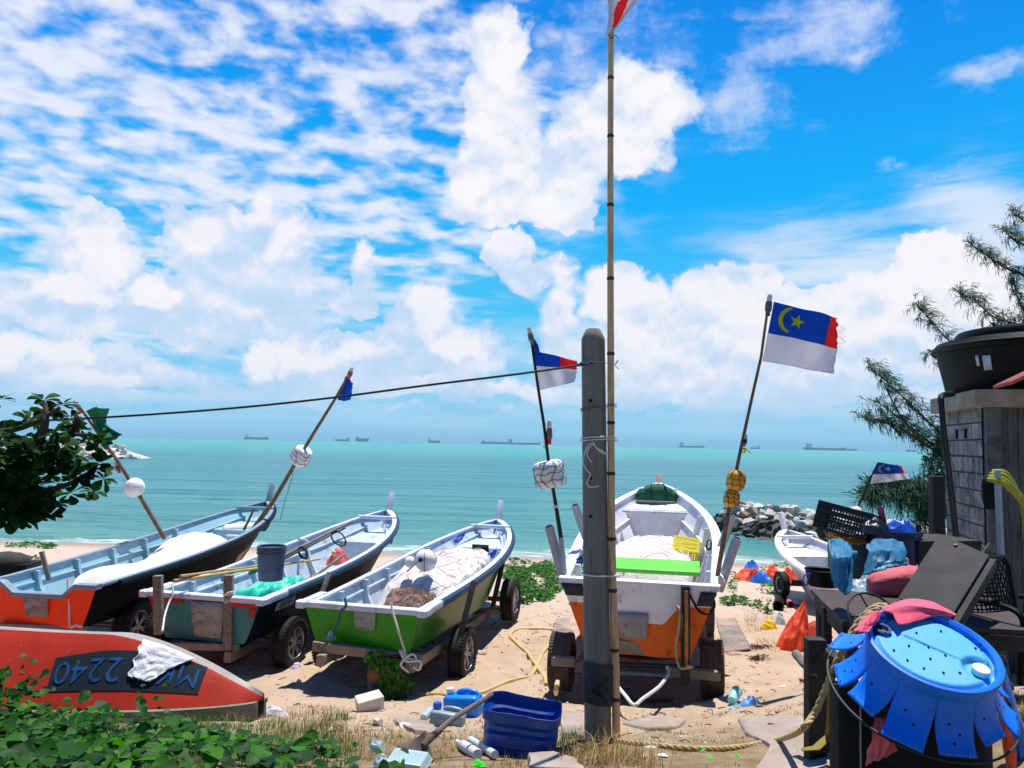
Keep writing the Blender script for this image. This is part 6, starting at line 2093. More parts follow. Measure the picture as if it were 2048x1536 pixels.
tag(mb.build('picket', DARKWOOD), 'small dark wooden frame behind the blue drum', 'frame')
mb = MB(); mb.box(at(1860, 1120, 7.0), (.62, .5, .40), Matrix.Rotation(.2, 3, 'Z'), bev=.01)
tag(mb.build('wooden_box', DARKWOOD), 'dark box in the shade between the drum and the fence', 'box')
CLEAR = pm('clear_plastic_bag', C(190, 215, 222), .25, .15, 6, .4, 16, alpha=.78, dist=.03)
crumple('plastic_bag', 'clear plastic sack of bottles behind the pink sack', 'bag', tat(1762, 1172), .17, .16, .20, CLEAR, 3, ground=False, amp=.35)
crumple('plastic_bag', 'smaller clear bag in front with a green bottle cap', 'bag', tat(1729, 1183), .12, .10, .10, CLEAR, 8, ground=False, amp=.45)
mb = MB(); mb.lathe([(0, 0), (.022, 0), (.022, .018), (0, .02)], tat(1722, 1182) + V((0, -.05, .03)), (.3, -1, .2), 14); tag(mb.build('bottle_cap', pm('green_cap', C(20, 190, 90), .4, .1, 5, 0)), 'green bottle cap by the small clear bag', 'cap')
# pink sack
PINKS = pm('dusty_pink_canvas', C(212, 102, 112), .85, .12, 4, .35, 18, dirt=C(165, 74, 84), dirt_amt=.2, dist=.025)
p = tat(1797, 1190); p.z += .10
pk = thing('canvas_sack', 'dusty pink stuffed sack lying on the table', 'sack', p)
axk = V((.93, -.05, .17)).normalized()
mb = MB()
prof = [(0.001, -.24), (.07, -.235), (.10, -.20), (.112, -.1), (.118, 0), (.115, .1), (.10, .17), (.075, .2), (.05, .215), (.045, .235), (.0, .24)]
mb.lathe([(r_, h_) for r_, h_ in prof], p, axk, 30, wob=.16)
mb.build('body', PINKS, pk, sub=1)
part_tube(pk, 'tie', catmull([p + V((.06, .06, .11)), p + V((.07, .05, .17)), p + V((.1, .05, .18)), p + V((.11, .04, .12)), p + V((.16, .03, .11)), p + V((.17, .03, .14))], 4), .007, ROPEW, 6)
# rusty steel ring with spokes
c = at(1748, 1237, 5.0)
rg = thing('steel_wheel_ring', 'black steel hoop with spokes leaning at the edge of the table', 'hoop', c)
n_ = V((.15, -.80, .58)).normalized(); u_ = n_.orthogonal().normalized(); w_ = n_.cross(u_)
BLKST = pm('black_steel', C(28, 28, 30), .6, .3, 8, .2, 40)
rr = .172
part_tube(rg, 'hoop', [c + (u_ * math.cos(a) + w_ * math.sin(a)) * rr for a in [2 * PI * k / 40 for k in range(41)]], .0075, BLKST)
for k in range(5):
    a = 2 * PI * k / 5 + .3
    part_tube(rg, 'spoke', [c, c + (u_ * math.cos(a) + w_ * math.sin(a)) * rr], .006, BLKST)
# leaning plywood board on its beams
bt = [at(1882, 1068, 6.0), at(1978, 1110, 5.5), at(1893, 1248, 4.75), at(1800, 1196, 5.2)]
bd = thing('plywood_board', 'stained dark plywood board leaning on two beams', 'board', bt[0].lerp(bt[2], .5))
nb = (bt[1] - bt[0]).cross(bt[3] - bt[0]).normalized()
if nb.y > 0: nb = -nb
mb = MB(); mb.poly(bt, .016, nb); mb.build('sheet', pm('stained_plywood', C(25, 29, 31), .7, .3, 4, .3, 20, dirt=C(62, 56, 52), dirt_amt=.28, dirt_scale=3, dirt_hard=.3, spec=.3), bd, smooth=False)
mb = MB(); mb.beam(bt[1] - nb * .05 + V((.02, 0, -.01)), bt[2] - nb * .05 + V((.02, 0, -.01)), .05, .07, nb); mb.build('beam', DARKWOOD, bd)
mb = MB(); mb.beam(bt[0] - nb * .06, bt[3] - nb * .06, .05, .08, nb); mb.build('beam', DARKWOOD, bd)
mb = MB(); c = on_plane(1912, 1093, bt[0], nb) + nb * .008; mb.ball(c, (.018, .014, .013), 12, 8); mb.ball(c + V((.018, -.004, -.012)), .01, 10, 6)
tag(mb.build('snail_shell', pm('orange_shell', C(190, 105, 70), .4, .2, 20, 0)), 'small orange snail shell on the plywood board', 'shell')
mb = MB(); mb.beam(at(1985, 1095, 6.0), at(1968, 1120, 5.9), .09, .02, (0, 1, 0)); tag(mb.build('wooden_offcut', DARKWOOD), 'short dark offcut leaning behind the plywood board', 'wood')
# plastic chair
cp_ = V((3.62, 5.55, 0)); cp_.z = gz(cp_.x, cp_.y)
ch = thing('plastic_chair', 'black plastic garden chair with a woven back in the shade', 'chair', cp_, Matrix.Rotation(R(18), 3, 'Z'))
A = dict(parent=ch, world=False)
mb = MB(); mb.box((0, 0, .43), (.46, .44, .03), bev=.012); mb.build('seat', BLKPL, **A)
for sx_ in (-1, 1):
    for sy in (-1, 1):
        mb = MB(); mb.beam((sx_ * .20, sy * .18, .42), (sx_ * .25, sy * .23, 0), .045, .04, (0, 1, 0), bev=.01); mb.build('leg', BLKPL, **A)
    mb = MB(); mb.tube(catmull([(sx_ * .24, -.2, .42), (sx_ * .27, -.2, .62), (sx_ * .27, 0, .66), (sx_ * .25, .22, .64)], 6), .02, 8); mb.build('armrest', BLKPL, **A)
def backp(u, v):
    x = (u * 2 - 1) * (.22 + .03 * v) * (1 if v < .8 else math.sqrt(max(.05, 1 - ((v - .8) / .22) ** 2 * .35)))
    return V((x, .22 + .10 * v - .05 * (1 - (u * 2 - 1) ** 2), .45 + .47 * v))
mb = MB(); mb.tube(catmull([backp(0, k / 8) for k in range(9)] + [backp(k / 8, 1) for k in range(1, 8)] + [backp(1, 1 - k / 8) for k in range(9)], 3), .018, 8); mb.build('back_frame', BLKPL, **A)
mb = MB()
for k in range(1, 14): mb.tube([backp(k / 14, v / 12) + V((0, .004 * (-1) ** (v + k), 0)) for v in range(13)], .006, 5)
for k in range(1, 16): mb.tube([backp(u / 12, k / 16) for u in range(13)], .006, 5)
mb.build('woven_back', BLKPL, **A)
print('LM table', proj(T2), proj(T3), 'chair', proj(cp_), proj(cp_ + V((0, 0, .92))))

# ------------------------------------------------------------------ blue barrel cut into petals
BLB = pm('blue_barrel_plastic', C(0, 116, 236), .45, .14, 3, .12, 25, spec=.35, dirt=C(40, 120, 215), dirt_amt=.22, dirt_scale=5, dirt_hard=.25)
BLBT = pm('pale_barrel_lid', C(66, 168, 222), .6, .10, 3, .15, 40, dirt=C(120, 160, 170), dirt_amt=.22, dirt_scale=2.2, dirt_hard=.3)  # lid plastic, paler and less saturated than the barrel wall
bc = at(1866, 1297, 3.72)
nb_ = V((.04, -.44, .90)).normalized()
ub = (V((1, 0, 0)) - nb_ * nb_.x).normalized(); wb_ = nb_.cross(ub)
brl = thing('cut_barrel', 'bright blue plastic barrel top cut into flared petals', 'barrel', bc)
def bpt(r_, a, h): return bc + (ub * math.cos(a) + wb_ * math.sin(a)) * r_ + nb_ * h
RB = .292
mb = MB(); mb.lathe([(RB - .028, .0), (RB - .014, .012), (RB, .010), (RB + .004, -.008), (RB - .004, -.03), (RB - .012, -.075), (RB - .022, -.075), (RB - .03, -.03)], bc, nb_, 64, closed=True); mb.build('rim', BLB, brl)
mb = MB()
b1p, b2p = (-.168, .150), (.165, -.118)
def lid(u, v):
    r_ = v * (RB - .026); a = 2 * PI * u
    x, y = r_ * math.cos(a), r_ * math.sin(a)
    h = -.004 - .020 * ss(.86, .95, v)
    for (qx, qy) in (b1p, b2p):
        h -= .026 * ss(.085, .062, math.hypot(x - qx, y - qy))
    # shallow rib joining both bungs
    tt = ((x - b1p[0]) * (b2p[0] - b1p[0]) + (y - b1p[1]) * (b2p[1] - b1p[1])) / ((b2p[0] - b1p[0]) ** 2 + (b2p[1] - b1p[1]) ** 2)
    dd = abs((x - b1p[0]) * (b2p[1] - b1p[1]) - (y - b1p[1]) * (b2p[0] - b1p[0])) / math.hypot(b2p[0] - b1p[0], b2p[1] - b1p[1])
    if 0.15 < tt < .85: h -= .008 * ss(.009, .003, dd)
    return bc + ub * x + wb_ * y + nb_ * h
mb.grid(lid, 96, 40); mb.build('lid', BLBT, brl, ang=60)
def lp(x, y, h=0.0): return bc + ub * x + wb_ * y + nb_ * h
mb = MB(); mb.lathe([(0, .004), (.034, .004), (.038, .0), (.038, -.022), (.0, -.022)], lp(*b2p, -.004), nb_, 28); mb.build('bung_cap', pm('white_bung', C(225, 228, 222), .5, .05, 12, .1, dirt=C(150, 120, 110), dirt_amt=.15, dirt_scale=14), brl)
mb = MB(); mb.lathe([(.026, -.02), (.040, -.02), (.040, .0), (.026, .0)], lp(*b1p, -.014), nb_, 28, closed=True); mb.build('bung_collar', pm('dark_blue_bung', C(8, 45, 110), .4, .1, 5, 0), brl)
mb = MB(); mb.lathe([(0, -.018), (.026, -.018), (.026, -.02), (0, -.02)], lp(*b1p, -.012), nb_, 24); mb.build('bung_hole', DARKIN, brl)
HOLES = [(1896, 1246), (1882, 1262), (1833, 1265), (1935, 1258), (1932, 1272), (1961, 1288), (1951, 1296), (1891, 1310), (1857, 1294), (1818, 1291), (1861, 1317), (1815, 1320), (1788, 1300), (1772, 1272), (1766, 1254), (1757, 1247), (1848, 1336), (1887, 1345), (1920, 1345), (1771, 1258)]
for (px, py) in HOLES:
    c = on_plane(px, py, bc, nb_)
    mb = MB(); mb.lathe([(0, .002), (.0052, .002), (.0052, -.006), (0, -.006)], c, nb_, 10); mb.build('drilled_hole', DARKIN, brl)
NP = 11
gap = .10
# every petal bends outward from the wall and spreads open
for k in range(NP):
    a_c = 2 * PI * (k + .15) / NP
    hw = PI / NP
    ln = .240 + .02 * math.sin(k * 2.7)
    fl = .125 + .03 * math.sin(k * 1.9 + .5)
    def pet(u, v):
        w0 = hw * (1 - .30 * ss(.22, 1.1, v)) * .998
        r_ = RB - .012 + fl * v ** 1.8
        h = -.05 - ln * v + .05 * v ** 3
        # flat-ish petal: chord rather than arc toward the tip
        a = a_c + (u * 2 - 1) * w0
        rc = r_ * lerp(1, math.cos(hw * .7) / max(.5, math.cos((u * 2 - 1) * w0)), v * .8)
        return bpt(rc, a, h)
    mb = MB(); mb.grid(pet, 8, 14); o = mb.build('petal', BLB, brl, solid=.006)
    for (uu, vv) in ((.35, .45), (.62, .62), (.45, .78))[: (k * 7) % 3 + 1]:
        p0 = pet(uu, vv); nn = (pet(uu + .02, vv) - p0).cross(pet(uu, vv + .02) - p0).normalized()
        if nn.dot(p0 - bc) < 0: nn = -nn
        mb = MB(); mb.lathe([(0, .005), (.006, .005), (.006, 0), (0, 0)], p0, nn, 10); mb.build('punched_hole', DARKIN, o)
    for uu in (.2, .8):
        p0 = pet(uu, .955)
        mb = MB(); mb.tube([p0 + V((0, -.006, .012)), p0 + V((0, -.008, 0)), p0 + V((0, -.004, -.012))], .0025, 5); mb.build('wire_stitch', PIPEM, o)
mb = MB(); mb.tube([bpt(RB + .125, 2 * PI * k / 60, -.262) for k in range(60)], .006, 6, closed=True); mb.build('hoop', BLKST, brl)
# rubber mat thrown over the barrel
PINKM = pm('pink_rubber_mat', C(230, 84, 112), .8, .12, 5, .3, 40, dirt=C(180, 60, 90), dirt_amt=.2)
def mp_(px, py, h=.02): return on_plane(px, py, bc + nb_ * h, nb_)
def back_(px, py, Y): return at(px, py, Y)
mat_rows = [[at(1763, 1216, 4.02), at(1815, 1199, 4.22), at(1862, 1204, 4.22), at(1900, 1222, 4.14), at(1912, 1229, 4.08)],
            [mp_(1768, 1222, .03), mp_(1815, 1212, .05), mp_(1860, 1216, .05), mp_(1895, 1225, .035), mp_(1910, 1231, .03)],
            [mp_(1785, 1228, .03), mp_(1818, 1226, .03), mp_(1856, 1226, .03), mp_(1885, 1230, .025), mp_(1905, 1233, .022)],
            [mp_(1797, 1250, .02), mp_(1815, 1249, .016), mp_(1842, 1240, .016), mp_(1872, 1232, .018), mp_(1902, 1235, .02)]]
sheet('rubber_mat', 'pink rubber mat thrown over the top of the blue barrel', 'mat', mat_rows, PINKM, .006, 3, sharp=False, solid=.006)
sheet('rubber_mat', 'pink rubber strip drooping off the left of the blue barrel', 'mat', [[at(1738, 1226, 3.85), at(1752, 1222, 3.9), at(1766, 1222, 3.95)], [at(1722, 1245, 3.75), at(1735, 1248, 3.75), at(1752, 1245, 3.85)], [at(1706, 1263, 3.7), at(1724, 1264, 3.7), at(1738, 1263, 3.72)]], PINKM, .008, 5, solid=.006)
# what carries the barrel: dark timbers and a black drum below
p = V((bc.x + .06, bc.y + .16, 0)); g_ = gz(p.x, p.y)
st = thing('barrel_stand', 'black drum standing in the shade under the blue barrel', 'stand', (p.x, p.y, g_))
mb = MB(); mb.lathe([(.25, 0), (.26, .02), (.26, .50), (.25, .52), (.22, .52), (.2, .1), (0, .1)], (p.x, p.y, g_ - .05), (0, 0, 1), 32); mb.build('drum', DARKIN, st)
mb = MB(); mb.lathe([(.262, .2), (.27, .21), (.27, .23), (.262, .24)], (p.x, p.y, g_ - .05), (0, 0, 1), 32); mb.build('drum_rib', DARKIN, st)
DARKTIMB = pm('black_timber', C(26, 27, 29), .85, .4, 5, .5, 30)  # near-black timber, tone varied by noise
def bigpost(label, px, py0, py1, Y, w_, d_, mat=DARKTIMB):
    a, b = at(px, py1, Y), at(px, py0, Y)
    a.z = min(a.z, gz(a.x, a.y)) - .05
    mb = MB(); mb.beam(a, b, w_, d_, (0, 1, 0), bev=.012)
    return tag(mb.build('timber_post', mat), label, 'post', None)
bigpost('weathered dark timber post where the thick rope passes', 1630, 1276, 1482, 5.0, .115, .10, DARKWOOD)
bigpost('thin black timber post just behind the rope post', 1660, 1290, 1500, 5.05, .05, .06)
bigpost('broad near-black timber under the left of the blue barrel', 1707, 1368, 1540, 3.95, .20, .12)
pole_thing('plank', 'grey plank sloping down left of the rope post', 'plank', at(1592, 1308, 5.3), at(1628, 1352, 4.95), .03, WOOD)
mb = MB(); mb.beam(at(1655, 1305, 4.7), at(1690, 1335, 4.6), .08, .05); mb.beam(at(1665, 1350, 4.6), at(1700, 1350, 4.5), .03, .03)
tag(mb.build('wooden_bracket', DARKWOOD), 'dark cross timbers between the rope post and barrel', 'timber')
STRAP = pm('mustard_strap', C(128, 118, 48), .85, .2, 6, .3, 60)
sr = [[at(1652, 1296, 4.72), at(1664, 1300, 4.72)], [at(1654, 1340, 4.72), at(1666, 1345, 4.72)], [at(1654, 1420, 4.75), at(1666, 1425, 4.75)], [at(1650, 1470, 4.8), at(1664, 1476, 4.78)], [at(1625, 1492, 4.75), at(1640, 1500, 4.7)], [at(1602, 1496, 4.75), at(1603, 1502, 4.72)]]
sheet('webbing_strap', 'mustard webbing strap hanging down the posts onto the slab', 'strap', sr, STRAP, .006, 1, nu=4, nv=40, solid=.003)
# thick rope: coil on the table corner, over the post and along the ground
def gpt(px, py, dz=.02):
    p = atg(px, py); return p + V((0, 0, dz))
rope('rope', 'thick tan rope running from the barrel along the ground to the bamboo pole', 'rope', [at(1775, 1212, 4.6), at(1750, 1214, 4.6), at(1728, 1232, 4.6), at(1706, 1262, 4.6), at(1685, 1300, 4.6), at(1667, 1338, 4.62), at(1648, 1385, 4.66), at(1628, 1428, 4.68), at(1598, 1462, 4.7), gpt(1550, 1486), gpt(1470, 1501), gpt(1390, 1503), gpt(1300, 1495), gpt(1240, 1487), gpt(1222, 1478)], .021, ROPET, 8)
for k, (dx, dy) in enumerate(((0, 0), (8, 4), (15, 9), (22, 13))):
    rope('rope', ('outermost', 'second', 'third', 'innermost')[k] + ' turn of tan rope coiled against the pink mat', 'rope', [at(1774 + dx * .3, 1216 + dy * .4, 4.4), at(1752 + dx, 1220 + dy, 4.45), at(1733 + dx, 1234 + dy, 4.45), at(1722 + dx, 1252 + dy, 4.42)], .018, ROPET, 6, True, 'turns of the tan rope coil')
# frayed tarp strips right of the barrel
def strip(label, px0, px1, mat, Y, seed, x0=1985, y0=1335, y1=1560):
    rows = []
    for k in range(6):
        t = k / 5
        cx_ = lerp(px0[0], px1[0], t) ; cw = lerp(px0[1], px1[1], t)
        py = lerp(y0, y1, t)
        rows.append([at(cx_ - cw / 2, py, Y + .06 * nz(t * 5, seed)), at(cx_, py, Y - .03), at(cx_ + cw / 2, py, Y + .04)])
    return sheet('tarpaulin', label, 'tarp', rows, mat, .02, seed, nu=8, nv=40, solid=.004)
ORTARP = pm('orange_tarp', C(250, 84, 40), .5, .15, 6, .4, 30, dirt=C(255, 140, 95), dirt_amt=.2, dirt_scale=3, dist=.015, trans=.15)
BLTARP = pm('bright_blue_tarp', C(25, 110, 210), .5, .25, 8, .5, 40, dirt=C(90, 165, 235), dirt_amt=.25, dirt_scale=12, dist=.015)
strip('orange frayed tarpaulin strip hanging right of the blue barrel', (1990, 10), (2028, 26), ORTARP, 3.95, 1)
strip('blue frayed tarpaulin strip hanging at the right edge', (2003, 14), (2056, 44), BLTARP, 4.05, 4)
strip('black cloth hanging behind the frayed tarpaulin strips', (1990, 40), (2012, 30), pm('black_cloth', C(18, 20, 24)), 4.15, 7, y0=1310, y1=1380)
sheet('cloth', 'dull pink cloth hanging in the shade under the blue barrel', 'cloth', [[at(1752, 1432, 3.72), at(1770, 1436, 3.72), at(1785, 1450, 3.72)], [at(1740, 1470, 3.7), at(1765, 1472, 3.68), at(1788, 1480, 3.7)], [at(1734, 1505, 3.72), at(1760, 1506, 3.7), at(1792, 1502, 3.72)], [at(1730, 1530, 3.72), at(1745, 1522, 3.7), at(1768, 1514, 3.72)]], PINKS, .02, 6, solid=.004)
pole_thing('rod', 'thin grey rod standing under the blue barrel', 'rod', at(1722, 1545, 3.75), at(1721, 1405, 3.75), .006, PIPEM)

# ------------------------------------------------------------------ orange tarp, rags and pipes behind the table
b0_ = atg(1585, 1300); apex = at(1609, 1199, b0_.y + .22)
def tent(u, v):
    a = 2 * PI * u
    bx = b0_.x + .0; by = b0_.y + .12
    rx, ry = .175, .18
    fold = 1 + .13 * math.sin(a * 5 + 1) + .09 * math.sin(a * 9)
    g_ = 1 - (1 - v) ** 1.15
    x = lerp(bx + rx * math.cos(a) * fold, apex.x, g_)
    y = lerp(by + ry * math.sin(a) * fold, apex.y, g_)
    bulge = .035 * math.sin(PI * v ** .8) + .03 * (1 - abs(nz(a * .9, v * 3, 8)) * 3) * math.sin(PI * v)
    return V((x + bulge * math.cos(a), y + bulge * math.sin(a), lerp(gz(x, y) - .02, apex.z, v) + .02 * nz(u * 7, v * 5, 3)))
mb = MB(); mb.grid(tent, 60, 30); tag(mb.build('tarpaulin', ORTARP), 'orange tarpaulin pulled up to a peak left of the table', 'tarp')
rope('string', 'thin string tying the orange tarpaulin peak to the table corner', 'string', [apex, apex.lerp(T0, .5) + V((0, 0, .01)), T0 + V((0, 0, -.02))], .004, ROPEB, 5, False)
g = atg(1630, 1272)
crumple('tarpaulin', 'dull orange tarpaulin in the shade under the table', 'tarp', g, .22, .2, .2, pm('dull_orange_tarp', C(190, 55, 30), .7, .25, 6, .4, 25), 12)
crumple('plastic_bag', 'yellow plastic rag on the sand left of the orange tarpaulin', 'bag', atg(1537, 1257), .13, .10, .09, pm('yellow_rag', C(240, 195, 0), .6, .15, 6, .3, 30), 5, amp=.6)
crumple('plastic_bag', 'pale plastic bag tucked behind the orange tarpaulin', 'bag', atg(1560, 1248), .09, .09, .14, CLEAR, 6)
names = [('orange', ORTARP), ('blue', BLTARP)]
for i, (px, py, rx, ry, h, k, lab) in enumerate(((1492, 1158, .30, .24, .16, 0, 'leftmost orange tarpaulin of the beach pile'), (1503, 1150, .26, .22, .24, 1, 'blue tarpaulin poking up at the left of the beach pile'), (1522, 1165, .30, .22, .18, 1, 'large blue tarpaulin in the middle of the beach pile'), (1510, 1163, .18, .14, .20, 0, 'small orange fold between the blue tarpaulins'), (1545, 1160, .30, .25, .22, 0, 'right orange tarpaulin of the beach pile beside the small wheel'), (1580, 1162, .26, .22, .20, 0, 'last orange tarpaulin behind the small wheel'))):
    crumple('tarpaulin', lab, 'tarp', atg(px, py), rx, ry, h, names[k][1], i + 2, i, amp=.6, nu=34, nv=20, group='tarpaulins piled on the beach')
def pipe_on_sand(name, label, a, b, r, mat):
    p, q = atg(*a), atg(*b)
    p.z += r; q.z += r
    d = (p - q)
    mb = MB(); mb.lathe([(r, 0), (r, d.length), (r * .86, d.length), (r * .86, .02), (0, .02)], q, d.normalized(), 22)
    return tag(mb.build(name, mat), label, 'pipe')
pipe_on_sand('pipe', 'black pipe end lying on the sand by the orange tarpaulin', (1556, 1222), (1562, 1198), .085, BLKPL)
pipe_on_sand('pipe', 'pink pipe lying beside the black pipe end', (1582, 1216), (1566, 1196), .06, pm('pink_pipe', C(190, 90, 120), .5, .15, 5, .1))
pipe_on_sand('pipe', 'grey pipe piece lying beside the pink pipe', (1596, 1215), (1580, 1200), .03, PVC)
mb = MB(); c = at(26, 1140, 12.3); mb.box(c, (.62, .5, .24), Matrix.Rotation(.1, 3, 'Z'), bev=.02); 
rt = thing('net_basket', 'black basket of dark net on the sand at far left', 'basket', c)
mb.build('basket', BLKPL, rt)
mb = MB(); mb.ball(c + V((-.1, 0, .12)), (.36, .26, .16), 18, 12, amp=.12); mb.build('net', pm('dark_net', C(60, 60, 52), .95, .4, 20, 1, 60), rt)
pole_thing('stake', 'small dark stake between the two left boats on the beach', 'stake', at(839, 1130, 12.5), at(838, 1112, 12.5), .05, DARKWOOD)
random.seed(41)
# ------------------------------------------------------------------ leaves
def leafmat(name, lo, hi, trans=.4, rough=.5, spec=.16):
    m = bpy.data.materials.new(name)
    nt, N, L = nodes_of(m)
    b = N['Principled BSDF']
    g = N.new('ShaderNodeNewGeometry')
    r = rampnode(nt, [(0, lo), (.75, hi), (1, tuple(min(1, c * 1.5) for c in hi[:3]) + (1,))])
    L.new(g.outputs['Random Per Island'], r.inputs['Fac'])
    L.new(r.outputs[0], b.inputs['Base Color'])
    b.inputs['Roughness'].default_value = rough
    b.inputs['Specular IOR Level'].default_value = spec
    t = N.new('ShaderNodeBsdfTranslucent')
    hs = N.new('ShaderNodeHueSaturation'); hs.inputs['Value'].default_value = 1.6; hs.inputs['Saturation'].default_value = 1.1
    L.new(r.outputs[0], hs.inputs['Color']); L.new(hs.outputs[0], t.inputs['Color'])
    mx = N.new('ShaderNodeMixShader'); mx.inputs[0].default_value = trans
    L.new(b.outputs[0], mx.inputs[1]); L.new(t.outputs[0], mx.inputs[2])
    L.new(mx.outputs[0], N['Material Output'].inputs['Surface'])
    return m
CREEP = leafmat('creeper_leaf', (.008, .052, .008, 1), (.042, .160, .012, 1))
CREEPD = leafmat('dark_creeper_leaf', (.006, .034, .008, 1), (.024, .10, .014, 1))  # darker greens for randomly picked leaves and all the shoots
ALMOND = leafmat('almond_leaf', (.004, .020, .006, 1), (.020, .066, .009, 1), .25, .6, .06)
VINE = leafmat('vine_leaf', (.02, .085, .012, 1), (.07, .23, .018, 1))
GRASSG = leafmat('green_grass', (.020, .055, .010, 1), (.075, .15, .025, 1), .25, .6, .2)
STRAW = leafmat('dry_grass', (.16, .105, .04, 1), (.42, .30, .14, 1), .2, .8, .1)
NEEDLE = leafmat('casuarina_needles', (.006, .042, .030, 1), (.022, .090, .050, 1), .15, .6, .2)
STEMM = pm('stem_green_brown', C(88, 78, 50), .8, .3, 8, .2)
BARK = pm('grey_bark', C(70, 60, 52), .95, .35, 6, .8, 20, dist=.02)
def basis(n, yaw):
    n = V(n).normalized()
    u = n.orthogonal().normalized(); w_ = n.cross(u)
    return u * math.cos(yaw) + w_ * math.sin(yaw), n.cross(u * math.cos(yaw) + w_ * math.sin(yaw)), n
ROUND = [(0, .0), (.10, .34), (.38, .50), (.70, .42), (.97, .14)]
OBOV = [(0, .03), (.25, .14), (.55, .30), (.82, .34), (.98, .14)]
def leaf(mb, c, d, n, L_, shape=ROUND, fold=.25, curl=.18):
    d = V(d).normalized(); n = (V(n) - d * V(n).dot(d)).normalized(); s_ = d.cross(n)
    mid, lf, rt_ = [], [], []
    for (t, w_) in shape:
        p = V(c) + d * L_ * t - n * curl * L_ * t * t
        mid.append(p)
        lf.append(p + s_ * w_ * L_ + n * fold * w_ * L_)
        rt_.append(p - s_ * w_ * L_ + n * fold * w_ * L_)
    k = len(shape)
    vs = mid + lf + rt_
    fs = []
    for i in range(k - 1):
        fs.append((i, i + 1, k + i + 1, k + i))
        fs.append((i + 1, i, 2 * k + i, 2 * k + i + 1))
    mb.add(vs, fs)
def blade(mb, p, h, lean, yaw, w_, mi=0):
    d = V((math.cos(yaw), math.sin(yaw), 0)); s_ = V((-d.y, d.x, 0)) * w_
    a = V(p); b = a + V((0, 0, h * .55)) + d * lean * h * .3; c = a + V((0, 0, h * (1 - .35 * lean))) + d * lean * h
    mb.add([a - s_, a + s_, b + s_ * .7, b - s_ * .7, c], [(0, 1, 2, 3), (3, 2, 4)], mi)
def raw(mb, name, mat, parent=None):
    me = bpy.data.meshes.new(name)
    vs = mb.v if parent is None else [WM[parent.name].inverted() @ p for p in mb.v]
    me.from_pydata([tuple(p) for p in vs], [], mb.f)
    for m in (mat if isinstance(mat, list) else [mat]): me.materials.append(m)
    if isinstance(mat, list): me.polygons.foreach_set('material_index', mb.m)
    me.polygons.foreach_set('use_smooth', [True] * len(me.polygons))
    o = bpy.data.objects.new(name, me)
    return link(o, parent)

# ---- creeper bank in the left foreground
def bank_edge(px): return interp([(-200, 1385), (60, 1372), (130, 1425), (330, 1450), (520, 1470), (640, 1478), (720, 1492), (800, 1530)], px)
mb = MB(); cnt = 0
mb2 = MB()
for _ in range(9000):
    x, y = random.uniform(-4.3, .2), random.uniform(3.6, 7.3)
    p = V((x, y, gz(x, y)))
    px, py = proj(p)
    e = bank_edge(px)
    if py < e + 22 or px > 800 or px < -200: continue
    dens = ss(e, e + 50, py) * (1 - .30 * ss(450, 800, px))
    if random.random() > dens * (.50 + .9 * nz(x, y, 4, 1.6)): continue
    L_ = random.uniform(.045, .10)
    if random.random() < .12: L_ *= 1.35
    if random.random() < .35: L_ *= .6
    if py > 1470 and random.random() < .3: L_ *= 1.3
    h = random.uniform(.02, .16) * (.6 + .8 * clamp(.5 + nz(x, y, 1, 1.1)))
    a = random.uniform(0, 6.28)
    n = V((random.gauss(0, .42), random.gauss(-.15, .42), 1))
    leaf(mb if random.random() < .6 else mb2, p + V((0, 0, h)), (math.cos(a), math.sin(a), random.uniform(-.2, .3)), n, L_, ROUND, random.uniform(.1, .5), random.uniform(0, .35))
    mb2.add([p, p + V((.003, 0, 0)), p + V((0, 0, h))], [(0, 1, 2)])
    cnt += 1
# shoots climbing over the stern of the overturned boat
for (x0, y0, x1, y1, n_) in ((40, 1400, 55, 1310, 12), (10, 1390, 20, 1330, 16), (20, 1395, 110, 1330, 14), (-10, 1400, 0, 1300, 14), (60, 1400, 100, 1372, 8), (150, 1400, 180, 1392, 8), (320, 1440, 330, 1350, 7), (285, 1420, 280, 1375, 9)):
    for k in range(n_):
        t = k / n_
        p = at(lerp(x0, x1, t) + random.uniform(-10, 10), lerp(y0, y1, t) + random.uniform(-8, 8), lerp(6.15, 6.5, t))
        a = random.uniform(0, 6.28)
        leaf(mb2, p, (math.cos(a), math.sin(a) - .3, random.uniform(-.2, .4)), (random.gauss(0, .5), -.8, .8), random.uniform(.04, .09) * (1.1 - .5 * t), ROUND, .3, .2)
tag(raw(mb, 'ground_creeper', CREEP), 'glossy round leaved creeper covering the left foreground bank', 'creeper', kind='stuff')
tag(raw(mb2, 'ground_creeper', CREEPD), 'darker creeper leaves mixed through the left foreground bank', 'creeper', kind='stuff')
